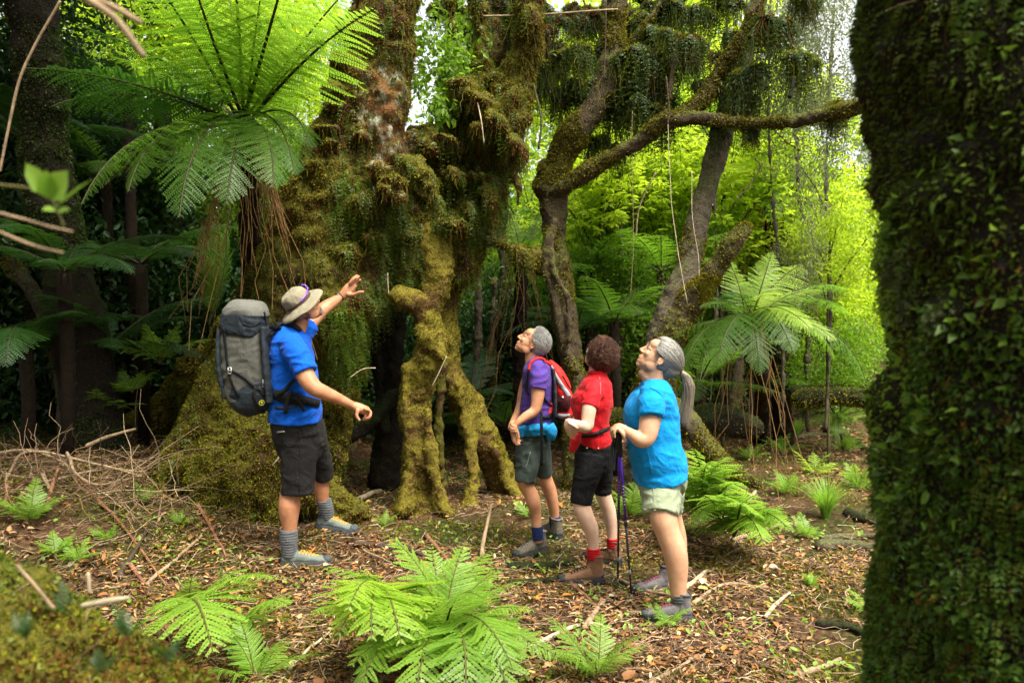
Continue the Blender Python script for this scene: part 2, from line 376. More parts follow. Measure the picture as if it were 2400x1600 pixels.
fr = ramp(t, [(.46, (0, 0, 0)), (.6, (1, 1, 1))]); t.links.new(n1.outputs[0], fr.inputs[0])
t.links.new(mixc(t, fr.outputs[0], c1.outputs[0], c2.outputs[0]), b.inputs['Base Color']); b.inputs['Roughness'].default_value = .95
b.inputs['Specular IOR Level'].default_value = .15
bump(t, b, n3.outputs[0], .8, .02)
floor = put('ground', mesh_np('ground', V, [np.stack([i, i + 1, i + 1 + nx, i + nx], -1)], [m], smooth=True)); tag(floor, kind='structure')

def litter_mat(name, stops, rough=.75, trans=0):
    m, t, b = mat(name); g = t.nodes.new('ShaderNodeNewGeometry'); oi = t.nodes.new('ShaderNodeObjectInfo')
    a = nd(t, 'ShaderNodeMath', operation='ADD'); t.links.new(g.outputs['Random Per Island'], a.inputs[0]); t.links.new(oi.outputs['Random'], a.inputs[1])
    fr = nd(t, 'ShaderNodeMath', operation='FRACT'); t.links.new(a.outputs[0], fr.inputs[0])
    r = ramp(t, stops); r.color_ramp.interpolation = 'CONSTANT' if len(stops) > 5 else 'LINEAR'; t.links.new(fr.outputs[0], r.inputs[0])
    n = noise(t, 120, 3, .6); dk = ramp(t, [(.3, (.68, .68, .66)), (.65, (1.42, 1.38, 1.28))]); t.links.new(n.outputs[0], dk.inputs[0])
    t.links.new(mixc(t, 1., r.outputs[0], dk.outputs[0], 'MULTIPLY'), b.inputs['Base Color'])
    b.inputs['Roughness'].default_value = rough; b.inputs['Specular IOR Level'].default_value = .3; return m
MT['litter'] = litter_mat('dead_leaves', [(0, (.07, .034, .016)), (.18, (.16, .075, .030)), (.36, (.24, .115, .042)), (.52, (.31, .18, .085)),
    (.64, (.38, .25, .13)), (.74, (.10, .05, .027)), (.86, (.40, .17, .035)), (.94, (.30, .10, .03)), (.975, (.50, .40, .22))])
MT['twigs'] = litter_mat('twig_litter', [(0, (.10, .06, .035)), (.4, (.22, .14, .08)), (.75, (.34, .24, .15)), (1, (.5, .4, .28))])
def in_view(p, mx=120):
    d = p[:, 1]; px = 1200 + p[:, 0] / d * FPX
    py = 740 + (CAMH - p[:, 2]) / d * FPX
    return (px > -mx) & (px < 2400 + mx) & (py < 1600 + 150)
def litter_density(x, y):
    Q = np.stack([x, y, x * 0], -1)
    k = np.clip(.75 + fbm(Q, 1.1, 2, 5) * 1.6, .08, 1)
    k = k * np.where(x < -1.4, np.clip(1.3 + (x + 1.4) * .35, .5, 1), 1)
    return k
def scatter_ground(n, y0, y1, seed, power=1.0, xk=.75):
    r = np.random.default_rng(seed); u = r.random(n)
    y = y0 * (y1 / y0) ** (u ** power); x = (r.random(n) * 2 - 1) * (y * xk + .4)
    return x, y, r
# leaf litter
x, y, r = scatter_ground(150000, 2.3, 15, 11); k = r.random(len(x)) < litter_density(x, y); x, y = x[k], y[k]
pos = np.stack([x, y, gz(x, y) + r.random(len(x)) * .028 + .004], -1); pos = pos[in_view(pos)]; n = len(pos)
d = rand_dir(r, n); d[:, 2] *= .28; nr = rand_dir(r, n) * .45 + (0, 0, 1)
L = r.uniform(.018, .058, n) * (1 + (pos[:, 1] > 8) * .35)
Vv, Ff = leaves6(pos, d, nr, L, L * r.uniform(.16, .5, n), .12, .2)
tag(put('leaf_litter', mesh_np('leaf_litter', Vv, [Ff], [MT['litter']])), 'carpet of small brown dead leaves over the forest floor', 'leaf litter', kind='stuff')
def sticks_mesh(name, pos, d, L, rad, mt, seg=3, bend=.12, seed=3, n_pts=4):
    r = np.random.default_rng(seed); n = len(pos); d = unit(d); side = unit(np.cross(d, rand_dir(r, n))); up = np.cross(side, d)
    L = np.broadcast_to(L, (n,)); rad = np.broadcast_to(rad, (n,)); tt = np.linspace(0, 1, n_pts)
    off = r.normal(size=(n, n_pts, 1)) * bend * L[:, None, None]
    off[:, 0] = 0
    C = pos[:, None] + d[:, None] * (tt[None, :, None] * L[:, None, None]) + side[:, None] * off * .5
    th = np.arange(seg) / seg * 2 * PI
    tp = (1 - tt * .45)
    V = C[:, :, None] + (side[:, None, None] * np.cos(th)[None, None, :, None] + up[:, None, None] * np.sin(th)[None, None, :, None]) * (rad[:, None] * tp[None])[:, :, None, None]
    V = V.reshape(-1, 3); b0 = (np.arange(n) * n_pts * seg)[:, None, None, None]
    i = (np.arange(n_pts - 1) * seg)[None, :, None, None]; j = np.arange(seg)[None, None, :, None]; kk = (j + 1) % seg
    F = np.concatenate([b0 + i + j, b0 + i + kk, b0 + i + seg + kk, b0 + i + seg + j], -1).reshape(-1, 4)
    return mesh_np(name, V, [F], [mt], smooth=True)
x, y, r = scatter_ground(30000, 2.3, 13, 12); k = r.random(len(x)) < np.clip(litter_density(x, y) + .15, 0, 1); x, y = x[k], y[k]
pos = np.stack([x, y, gz(x, y) + r.random(len(x)) * .03 + .006], -1); pos = pos[in_view(pos)]; n = len(pos)
d = rand_dir(r, n); d[:, 2] *= .12
tag(put('twig_litter', sticks_mesh('twig_litter', pos, d, r.uniform(.04, .22, n) , r.uniform(.001, .0035, n), MT['twigs'])), 'thin broken twigs strewn over the brown leaf litter', 'twig litter', kind='stuff')
# moss and seedling cover on the floor
x, y, r = scatter_ground(110000, 2.2, 14, 14)
Q = np.stack([x, y, x * 0], -1); k = (fbm(Q, 1.6, 3, 33) + np.where(x < -1.3, .32, 0) > .06 + r.random(len(x)) * .2); x, y = x[k], y[k]
pos = np.stack([x, y, gz(x, y) + r.random(len(x)) * .02], -1); pos = pos[in_view(pos)]; n = len(pos)
d = rand_dir(r, n); d[:, 2] = np.abs(d[:, 2]) + .3
L = r.uniform(.015, .038, n)
Vv, Ff = leaves4(pos, d, rand_dir(r, n), L, L * .6)
tag(put('ground_moss', mesh_np('ground_moss', Vv, [Ff], [MT['moss_green']])), 'low olive green moss patches on the forest floor', 'moss', kind='stuff')
x, y, r = scatter_ground(9000, 2.3, 12, 15); Q = np.stack([x, y, x * 0], -1)
k = (fbm(Q, 1.3, 2, 44) > .22) | (r.random(len(x)) < .015); x, y = x[k], y[k]
pos = np.stack([x, y, gz(x, y) + .01 + r.random(len(x)) * .05], -1); pos = pos[in_view(pos)]; n = len(pos)
d = rand_dir(r, n); d[:, 2] = np.abs(d[:, 2]) * .5 + .1
L = r.uniform(.02, .045, n); Vv, Ff = leaves6(pos, d, np.array((0, 0, 1.)) + rand_dir(r, n) * .5, L, L * .6)
tag(put('ground_seedlings', mesh_np('ground_seedlings', Vv, [Ff], [MT['fern']])), 'tiny bright green seedlings dotted through the leaf litter', 'seedlings', kind='stuff')
# larger fallen leaves that can be told apart: pieces of the floor
leafm = []
for q, (c, nm) in enumerate([((.42, .16, .03), 'orange'), ((.55, .42, .10), 'yellow'), ((.30, .13, .05), 'brown'), ((.50, .40, .26), 'pale')]):
    mt_ = solid(nm + '_fallen_leaf', c, .6, nscale=80, namt=.35)
    r2 = np.random.default_rng(q)
    Vv, Ff = leaves6(np.zeros((1, 3)), np.array([[1., 0, .05]]), np.array([[.1, 0, 1.]]), 1, .5 + .1 * q, .12, .25)
    bmq = MB(); bmq.add(Vv, Ff)
    add_tube(bmq, [(-.25, 0, .02), (0, 0, 0), (.2, 0, .03)], .012, seg=3, caps=False)
    leafm.append(bmq.mesh('fallen_leaf', [mt_]))
x, y, r = scatter_ground(900, 2.5, 7.5, 16); cnt = 0
for q in range(len(x)):
    p = gpt(x[q], y[q], .03)
    if not in_view(p[None])[0] or p[1] < 2.4 or r.random() > litter_density(x[q:q + 1], y[q:q + 1])[0]: continue
    o = put('fallen_leaf', leafm[r.choice(4, p=(.36, .14, .35, .15))], floor, loc=p)
    s = r.uniform(.045, .085); o.scale = (s, s, s); o.rotation_euler = (r.uniform(-.5, .5), r.uniform(-.5, .5), r.uniform(0, 6.28)); cnt += 1
    if cnt >= 230: break
# ---------------------------------------------------------------- ferns: frond meshes
def frond_mesh(name, L=1., W=.3, npair=26, npin=14, droop=.8, mats=None, seed=0, bare=.12, sweep=1.15, flat=.0, pinw=.5, tipw=.35, shape='broad', fill=.82, jit=.05):
    """bipinnate frond from the origin; plane bends down by droop radians along its length"""
    r = np.random.default_rng(seed); ns = 24; s = np.linspace(0, 1, ns + 1)
    ang = droop * .5 - droop * s ** 1.2; dx = np.cos(ang) / ns * L; dz = np.sin(ang) / ns * L
    cx = np.concatenate([[0], np.cumsum(dx)[:-1]]); cz = np.concatenate([[0], np.cumsum(dz)[:-1]])
    mb = MB(); add_tube(mb, np.stack([cx, cx * 0, cz], -1)[::2], np.linspace(.009, .0022, len(cx[::2])) * L ** .6, seg=4, m=1, caps=False)
    pos, dr, nrm, LL, WW = [], [], [], [], []
    for i in range(npair):
        u = bare + (1 - bare) * (i + .5) / npair
        if shape == 'broad': ln = W * min(1, ((u - bare) / (1 - bare) + .25) * 1.9) * (1 - ((u - bare) / (1 - bare)) ** 2.0) ** .85 + W * .03
        else: ln = W * min(1, ((u - bare) / (1 - bare) + .12) * 3.2) * (1 - (u - bare) / (1 - bare)) ** .75 + W * .03
        bx, bz, a = np.interp(u, s, cx), np.interp(u, s, cz), np.interp(u, s, ang)
        Tg = np.array((math.cos(a), 0, math.sin(a))); Up = np.array((-math.sin(a), 0, math.cos(a)))
        for sd in (-1, 1):
            sw = sweep * (1 - .35 * u) + r.normal() * jit; dd = Tg * math.cos(sw) + np.array((0, sd, 0)) * math.sin(sw)
            dd = unit(dd - Up * (.12 + flat + r.normal() * jit * 1.3)); ln *= 1 + r.normal() * jit; k = max(4, int(npin * (ln / W) ** .7))
            tt = (np.arange(k) + .5) / k; side = unit(np.cross(dd, Up)); upp = np.cross(side, dd)
            base = np.array((bx, 0, bz)); curve = base + dd * (tt[:, None] * ln) - upp * (tt[:, None] ** 2 * ln * .16)
            pl = ln * pinw * .5 * (1 - tt) ** .6 + ln * .02
            pl = np.minimum(pl, L / npair * tipw * 2.4 * (1 - tt * .75) ** .6) * (1 + r.normal(size=k) * .08)
            for s2 in (-1, 1):
                pd = unit(side * s2 * .9 + dd * .38 - upp * .08)
                pos.append(curve); dr.append(np.broadcast_to(pd, (k, 3))); nrm.append(np.broadcast_to(upp, (k, 3))); LL.append(pl); WW.append(np.full(k, ln / k * fill))
            pos.append(curve[-1:]); dr.append(dd[None]); nrm.append(upp[None]); LL.append(np.array([ln * .08])); WW.append(np.array([ln * .03]))
    Vv, Ff = leaves4(np.concatenate(pos), np.concatenate(dr), np.concatenate(nrm), np.concatenate(LL), np.concatenate(WW), .12)
    mb.add(Vv, Ff, 0); me = mb.mesh(name, mats)
    me['tx'] = float(cx[-1]); me['tz'] = float(cz[-1]); return me
FR = {}
def fronds(kind, droop):
    """cached frond meshes by kind and bend"""
    key = (kind, round(droop * 2) / 2)
    if key not in FR:
        dp = max(.2, key[1]); sd = len(FR)
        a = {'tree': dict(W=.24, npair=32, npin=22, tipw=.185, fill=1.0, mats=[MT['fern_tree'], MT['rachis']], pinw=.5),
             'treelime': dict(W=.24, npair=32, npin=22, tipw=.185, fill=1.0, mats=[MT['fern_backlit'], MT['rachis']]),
             'treebright': dict(W=.24, npair=32, npin=22, tipw=.185, fill=1.0, mats=[MT['fern_lime'], MT['rachis']]),  # lime leaf colour stands in for bright light on these fronds
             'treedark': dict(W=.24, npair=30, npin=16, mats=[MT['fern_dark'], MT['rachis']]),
             'treeold': dict(W=.22, npair=28, npin=16, mats=[MT['fern_old'], MT['rachis']]),
             'ground': dict(W=.33, npair=17, npin=18, jit=.09, fill=1.55, mats=[MT['fern'], MT['rachis_green']], tipw=.21, shape='narrow'),
             'groundlime': dict(W=.33, npair=17, npin=18, jit=.13, fill=1.55, mats=[MT['fern_lime'], MT['rachis_green']], tipw=.21, shape='narrow'),
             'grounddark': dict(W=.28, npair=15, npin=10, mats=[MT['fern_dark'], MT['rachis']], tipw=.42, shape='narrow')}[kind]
        FR[key] = frond_mesh('frond', droop=dp, seed=sd, **a)
    return FR[key]
def frond_obj(kind, base, tip, droop=.8, roll=0, parent=None, wide=1.0, name='frond', up=(0, 0, 1)):
    me = fronds(kind, droop); ch = np.array((me['tx'], 0, me['tz'])); cl = np.linalg.norm(ch)
    base = np.asarray(base, dtype=float); v = np.asarray(tip, dtype=float) - base; ln = np.linalg.norm(v); xh = v / ln
    upv = np.asarray(up, dtype=float); zh = upv - xh * xh.dot(upv)
    if np.linalg.norm(zh) < .15: zh = np.array((0, -1, .3)) - xh * xh.dot(np.array((0, -1, .3)))
    zh = unit(zh); yh = np.cross(zh, xh)
    if roll: c, s = math.cos(roll), math.sin(roll); yh, zh = yh * c + zh * s, zh * c - yh * s
    W_ = np.stack([xh, yh, zh], 1); a = math.atan2(ch[2], ch[0]); Lc = np.array([[math.cos(a), 0, math.sin(a)], [0, 1, 0], [-math.sin(a), 0, math.cos(a)]])
    R = W_ @ Lc; s = ln / cl; S = np.diag((s, s * wide, s))
    Mx = Matrix([list(r_) + [t_] for r_, t_ in zip((R @ S).tolist(), base.tolist())] + [[0, 0, 0, 1]])
    o = bpy.data.objects.new(name, me); SC.collection.objects.link(o)
    if parent is not None:
        o.parent = parent; o.matrix_parent_inverse = Matrix.LocRotScale(parent.location, parent.rotation_euler, parent.scale).inverted()
    o.matrix_basis = Mx
    return o
def fern_plant(name, base, specs, label, cat='fern', group=None, kind='ground', wide=1.0):
    """specs: (azimuth deg, length, elevation of the chord deg, droop)"""
    e = empty(name, base); tag(e, label, cat, group)
    for sp_ in specs:
        az, L, el, dp = sp_[:4]; kd = sp_[4] if len(sp_) > 4 else kind
        a, e_ = math.radians(az), math.radians(el)
        tip = np.asarray(base) + L * np.array((math.cos(a) * math.cos(e_), math.sin(a) * math.cos(e_), math.sin(e_)))
        frond_obj(kd, base, tip, dp, random.uniform(-.25, .25), e, wide)
    return e
# ---------------------------------------------------------------- the great mossy tree
def path_blob(mb, K, n=5, seg=14):
    """K rows (x, y, r_px, d) in photo pixels and metres of distance"""
    K = np.asarray(K, dtype=float); S = spline(K, n); C = np.array([P(a, b, d) for a, b, _, d in S]); R = np.array([M_(c, d) for _, _, c, d in S])
    add_tube(mb, C, np.maximum(R, .004), seg=seg, rnd=True)
def displace(V, F, amps, seed=0):
    for sc_, am, sd in amps:
        N, _ = vnormals(V, F); V = V + N * (fbm(V, sc_, 3, seed + sd) * am)[:, None]
    return V
gt = empty('great_mossy_tree', P(900, 1180, 7.2)); tag(gt, 'huge gnarled old tree covered in moss, with swollen buttress and stilt roots, behind the hikers', 'tree')
mb = MB()
# left buttress and trunk
for K in [[(530, 1290, 112, 6.85), (575, 1040, 108, 6.85), (625, 880, 104, 6.9), (690, 730, 100, 6.95), (745, 560, 105, 7.0), (800, 400, 92, 7.0), (850, 240, 74, 7.0), (890, 100, 60, 7.0), (920, -90, 52, 7.0)],
          [(350, 1270, 34, 6.25), (385, 1150, 40, 6.3), (440, 1030, 42, 6.4), (520, 900, 46, 6.6), (620, 740, 52, 6.85)], [(450, 1290, 40, 6.15), (475, 1160, 40, 6.25), (510, 1040, 40, 6.4), (560, 900, 44, 6.6), (630, 760, 50, 6.8)], [(560, 1280, 40, 6.2), (565, 1170, 36, 6.3), (575, 1060, 36, 6.4), (600, 930, 40, 6.6)],
          [(650, 1280, 40, 6.35), (640, 1160, 46, 6.4), (630, 1030, 50, 6.5), (650, 880, 60, 6.7)],
          [(700, 1250, 55, 6.6), (690, 1120, 62, 6.7), (690, 960, 70, 6.9), (700, 800, 85, 7.0)],
          [(705, 1150, 45, 6.5), (765, 1170, 42, 6.35), (815, 1200, 30, 6.25), (860, 1215, 18, 6.2)],
          [(345, 1240, 26, 6.0), (375, 1130, 22, 6.05), (410, 1080, 16, 6.15)],
          [(200, 1130, 30, 7.9), (320, 1020, 42, 7.9), (430, 920, 42, 7.8), (540, 790, 48, 7.7), (640, 660, 60, 7.5), (720, 560, 70, 7.3)],
          [(300, 1230, 30, 7.3), (400, 1100, 40, 7.3), (500, 960, 50, 7.3), (600, 830, 60, 7.3)],
          [(740, 640, 75, 6.8), (790, 700, 75, 6.8), (800, 800, 55, 6.85), (800, 900, 35, 6.9), (790, 1010, 24, 7.0), (770, 1130, 22, 7.0)]]:
    path_blob(mb, K)
# central mass: set back between the stems
for c in [(1000, 440, 100, 7.75, 1.5), (1100, 460, 80, 7.6, 1.2), (930, 520, 90, 7.65, 1.4), (1060, 580, 62, 7.5, 1.2), (980, 620, 60, 7.5, 1.0), (1150, 120, 70, 8.1, 1.4), (1090, 300, 70, 7.7, 1.0), (870, 620, 60, 7.3, 1.6)]:
    p = P(c[0], c[1], c[3]); rr = M_(c[2], c[3]); add_ell(mb, p, (rr, rr * .7, rr * c[4]))
# ledges and lumps that jut out, each with a hollow below
def ledge(x, y, w_, h_, d, proj=.28, tilt=0):
    p = P(x, y, d); W_ = M_(w_, d); H_ = M_(h_, d); c_, s_ = math.cos(tilt), math.sin(tilt)
    add_ell(mb, p, (W_, proj, H_), np.array([[c_, 0, -s_], [0, 1, 0], [s_, 0, c_]]), 18, 10)
for a_ in [(812, 160, 36, 18, 6.95), (795, 222, 34, 16, 6.9), (800, 262, 40, 14, 6.9), (782, 312, 42, 17, 6.85), (790, 346, 34, 12, 6.85), (762, 396, 52, 20, 6.9), (755, 470, 40, 22, 6.85), (735, 560, 44, 26, 6.8), (812, 600, 34, 24, 6.8), (700, 650, 40, 22, 6.8),
           (895, 405, 34, 14, 6.75), (925, 432, 40, 13, 6.65, .3, -.3), (912, 450, 30, 10, 6.6, .25, -.5), (860, 480, 36, 20, 6.8), (880, 560, 30, 16, 6.85), (1010, 350, 48, 20, 7.05), (1050, 335, 44, 18, 7.0, .3, -.3), (1120, 250, 56, 18, 7.0, .35, -.55), (1165, 300, 52, 20, 6.95, .35, -.9), (1205, 350, 34, 20, 6.9, .3, -1.0), (1130, 310, 34, 14, 6.95),
           (1085, 205, 34, 12, 6.95, .25, -.4), (1070, 420, 40, 18, 7.1), (1130, 420, 34, 16, 7.1), (1060, 530, 40, 22, 7.0), (1000, 470, 30, 22, 7.2), (975, 560, 30, 20, 7.1), (1105, 500, 24, 30, 7.15), (840, 90, 34, 20, 7.0), (850, 330, 26, 16, 6.85)]: ledge(*a_)
for K in [[(1075, 640, 42, 7.35), (1100, 540, 52, 7.35), (1120, 440, 56, 7.3), (1165, 350, 56, 7.2), (1190, 270, 52, 7.15), (1200, 215, 44, 7.15), (1228, 130, 38, 7.1), (1245, 50, 36, 7.0), (1255, -60, 33, 7.0)],
          [(880, 700, 34, 7.0), (885, 560, 50, 7.05), (900, 440, 50, 7.0), (895, 340, 50, 6.95), (905, 260, 46, 6.9), (915, 160, 43, 6.9), (940, 60, 41, 6.9), (965, -50, 38, 6.9)],
          [(1000, 640, 34, 7.2), (1010, 540, 44, 7.2), (1030, 440, 46, 7.25), (1060, 350, 44, 7.2), (1090, 260, 40, 7.15), (1100, 200, 26, 7.1)],
          [(955, 660, 22, 7.0), (960, 560, 26, 7.0), (975, 470, 22, 7.1), (960, 400, 18, 7.0), (960, 330, 12, 7.0)],
          [(830, 780, 30, 6.95), (845, 680, 40, 6.95), (830, 560, 40, 6.95), (835, 450, 36, 6.95)], [(770, 860, 30, 6.85), (775, 740, 44, 6.8), (770, 640, 44, 6.8)],
          [(945, 370, 15, 6.75), (985, 400, 18, 6.6), (1015, 440, 15, 6.55), (1035, 500, 9, 6.55)],
          [(890, 450, 26, 6.7), (925, 440, 17, 6.5), (945, 470, 9, 6.45)],
          [(1150, 555, 20, 7.2), (1200, 585, 18, 7.2), (1245, 605, 20, 7.4), (1290, 620, 16, 7.6)],
          [(1190, 380, 18, 6.9), (1212, 430, 11, 6.85), (1216, 480, 5, 6.85)], [(1120, 400, 20, 7.0), (1150, 470, 12, 6.95), (1160, 540, 7, 6.95)], [(1165, 440, 14, 7), (1190, 490, 10, 7), (1180, 545, 5, 7)],
          [(600, 700, 40, 7.1), (680, 560, 50, 7.1), (740, 430, 50, 7.1)],
          [(1040, 190, 12, 7.3), (1060, 60, 13, 7.3), (1050, -50, 12, 7.3)], [(1130, 200, 20, 7.2), (1130, 90, 15, 7.2), (1120, -40, 18, 7.2)], [(850, 150, 20, 7.1), (835, 60, 18, 7.1), (850, -50, 20, 7.1)]]:
    path_blob(mb, K)
V, F = remesh(mb, .023, 1)
V = V + vnormals(V, F)[0] * (fbm(V * (1, 1, .22), 7, 2, 77) * .05)[:, None]
V = displace(V, F, [(2.4, .07, 1), (6, .065, 5), (13, .038, 9), (32, .016, 13)])
Nn, _ = vnormals(V, F)
bp = P(905, 240, 6.75); e1 = (V[:, 0] - bp[0]) / .19; e2 = (V[:, 2] - bp[2]) / .42; bare = np.clip(1.35 - np.sqrt(e1 ** 2 + e2 ** 2) + fbm(V, 6, 2, 3) * .5, 0, 1) * (Nn[:, 1] < .2) * (V[:, 1] < 7.1)
for (qx, qy, qr) in ((885, 370, .14), (935, 465, .1), (870, 830, .10)):
    q = P(qx, qy, 6.7); bare = np.maximum(bare, np.clip(1.2 - np.linalg.norm((V - q) / (qr, .6, qr), axis=1), 0, .8))
put('trunk', mesh_np('trunk', V, [F], [MT['bark_great']], smooth=True, cols={'bare': bare})); trunk_o = SC.objects['trunk']
adopt(gt, [trunk_o]); GT = (V, F)
# stilt legs
def leg_part(name, Ks, vox=.018, amps=None, ell=(), mt='bark_leg'):
    mb = MB()
    for K in Ks: path_blob(mb, K)
    for c in ell: add_ell(mb, P(c[0], c[1], c[3]), np.array((M_(c[2], c[3]),) * 3) * np.array((1, .9, c[4])))
    v, f = remesh(mb, vox, 2); v = displace(v, f, amps or [(4, .028, 2), (10, .024, 6), (26, .014, 7), (70, .007, 3)])
    o = put(name, mesh_np(name, v, [f], [MT[mt]], smooth=True)); adopt(gt, [o]); return v, f
LEG1 = leg_part('stilt_root', [[(1015, 560, 46, 7.1), (1025, 650, 36, 7.0), (1000, 730, 31, 6.95), (1012, 795, 36, 6.95), (1000, 845, 38, 6.95), (975, 910, 37, 7.0), (970, 980, 36, 7.0), (985, 1060, 39, 7.0), (985, 1130, 47, 7.05), (975, 1230, 70, 7.1)],
    [(1035, 830, 16, 6.85), (1005, 800, 24, 6.85), (985, 770, 14, 6.87)], [(955, 860, 14, 6.9), (952, 960, 12, 6.9), (965, 1080, 16, 6.92), (950, 1190, 24, 6.85)], [(1000, 960, 10, 6.82), (1010, 1060, 12, 6.85), (1030, 1160, 16, 6.85), (1050, 1200, 14, 6.8)]])
LEG2 = leg_part('stilt_root', [[(1035, 790, 36, 7.4), (1055, 880, 34, 7.4), (1095, 950, 36, 7.45), (1135, 1030, 38, 7.5), (1170, 1110, 38, 7.6), (1215, 1200, 50, 7.7)],
    [(1080, 560, 28, 7.5), (1065, 640, 24, 7.5), (1050, 720, 22, 7.5), (1050, 800, 30, 7.45)], [(1075, 900, 14, 7.3), (1095, 1000, 13, 7.3), (1110, 1100, 16, 7.3), (1100, 1190, 20, 7.2)], [(1160, 1050, 12, 7.35), (1190, 1130, 14, 7.4), (1245, 1180, 14, 7.3)]])
LEG3 = leg_part('knotted_root', [[(935, 690, 26, 6.75), (950, 700, 28, 6.8), (985, 715, 28, 6.9), (1005, 770, 26, 6.95)]], mt='bark_leg')
leg_part('hanging_root', [[(1040, 860, 14, 7.2), (1028, 960, 11, 7.2), (1030, 1060, 9, 7.25), (1040, 1160, 10, 7.3)]], mt='bark_great')
leg_part('hanging_root', [[(925, 660, 38, 8.0), (910, 830, 34, 8.0), (915, 980, 34, 8.0), (905, 1120, 45, 8.0)], [(868, 740, 12, 7.9), (885, 880, 12, 7.8), (900, 1000, 14, 7.7)], [(920, 930, 20, 7.7), (850, 1000, 16, 7.5), (780, 1050, 18, 7.3)]], mt='bark_dark', vox=.022)

# moss tufts, drapery and hanging ferns: thousands of small leaves grown from the surface
def tufts(name, VF, n, mt, Lr, Wr, seed, wfun, parent, down=.5, label=None):
    r = np.random.default_rng(seed); p, N = sample_surface(VF[0], VF[1], n, r, wfun)
    d = N * .8 + rand_dir(r, n) * .7 + np.array((0, 0, -1)) * down
    L = r.uniform(*Lr, n); v, f = leaves4(p - N * .004, d, rand_dir(r, n) + N * .6, L, L * r.uniform(*Wr, n))
    o = put(name, mesh_np(name, v, [f], [MT[mt]])); o['kind'] = 'stuff'; adopt(parent, [o])
    if label: o['label'] = label
    return o
def front(C, N): return (N[:, 1] < .35)
def nz(C, sc_, th, sd, soft=.12): return np.clip((fbm(C, sc_, 2, sd) - th) / soft, 0, 1)
lowmass = lambda C: np.clip((3.0 - C[:, 2]) / .8, 0, 1)
isbare = lambda C: np.clip(1.3 - np.sqrt(((C[:, 0] - bp[0]) / .2) ** 2 + ((C[:, 2] - bp[2]) / .42) ** 2), 0, 1)
tufts('moss', GT, 85000, 'moss', (.012, .032), (.35, .7), 1, lambda C, N: front(C, N) * (.25 + nz(C, 1.6, -.1, 3)) * (1 - .93 * isbare(C)), gt, .5)
tufts('moss', GT, 55000, 'moss_green', (.010, .028), (.4, .8), 2, lambda C, N: front(C, N) * (nz(C, 1.3, .05, 8) * .8 + nz(-C[:, :] * (1, 0, 1), .9, -.2, 2) * (C[:, 0] < -1.2) * (C[:, 2] < 1.7) * 1.4) * (1 - isbare(C)), gt, .2)
tufts('moss', GT, 26000, 'moss_brown', (.018, .05), (.15, .35), 4, lambda C, N: front(C, N) * (nz(C, 1.5, .05, 18)) * (1 - isbare(C)), gt, 1.3)
for q, (VF, k) in enumerate(((LEG1, 8000), (LEG2, 7000), (LEG3, 400))):
    tufts('moss', VF, k, 'moss', (.008, .022), (.4, .8), 20 + q, lambda C, N: front(C, N) * (.03 + nz(C, 4, .0, 3)), gt, .3)
    tufts('moss', VF, k // 4, 'moss_green', (.010, .024), (.4, .8), 30 + q, lambda C, N: front(C, N) * nz(C, 2, -.05, 6), gt, .3)
def mass_zone(C):   # where the drapery of filmy ferns hangs
    px = 1200 + C[:, 0] / C[:, 1] * FPX; py = 740 + (CAMH - C[:, 2]) / C[:, 1] * FPX
    return np.clip((px - 740) / 60, 0, 1) * np.clip((1250 - px) / 60, 0, 1) * np.clip((py - 380) / 120, 0.08, 1) * np.clip((960 - py) / 100, 0, 1)
def drapery(name, VF, n, seed, wfun, parent, mt='epiphyte', Lr=(.07, .2), pin=7, wd=.17):
    """hanging fronds: a drooping midrib with pairs of leaflets"""
    r = np.random.default_rng(seed); p, N = sample_surface(VF[0], VF[1], n, r, wfun)
    out = unit(N + rand_dir(r, n) * .5); L = r.uniform(*Lr, n); pos, dd, nn, ll = [], [], [], []
    for k in range(pin):
        t = (k + .6) / pin; c = p + out * (L * .45 * math.sin(t * 1.5))[:, None] + np.array((0, 0, -1)) * (L * t * t)[:, None]
        s = unit(np.cross(out, (0, 0, 1)) + rand_dir(r, n) * .15)
        for sg in (-1, 1):
            pos.append(c); dd.append(s * sg + np.array((0, 0, -.7)) + rand_dir(r, n) * .2); nn.append(out + rand_dir(r, n) * .3); ll.append(L * wd * (1 - t * .45))
    v, f = leaves4(np.concatenate(pos), np.concatenate(dd), np.concatenate(nn), np.concatenate(ll), np.concatenate(ll) * .45)
    o = put(name, mesh_np(name, v, [f], [MT[mt]])); o['kind'] = 'stuff'; adopt(parent, [o]); return o
drapery('hanging_ferns', GT, 3600, 41, lambda C, N: front(C, N) * mass_zone(C) * nz(C, 2.2, -.1, 4) * (1 - isbare(C)), gt)
drapery('hanging_ferns', GT, 1800, 43, lambda C, N: front(C, N) * mass_zone(C) * nz(C, 3, 0, 14) * (1 - isbare(C)), gt, 'green', (.06, .18), 7, .15)
drapery('hanging_ferns', GT, 1500, 44, lambda C, N: front(C, N) * nz(C, 3, .1, 24) * (1 - isbare(C)), gt, 'epiphyte', (.08, .2))
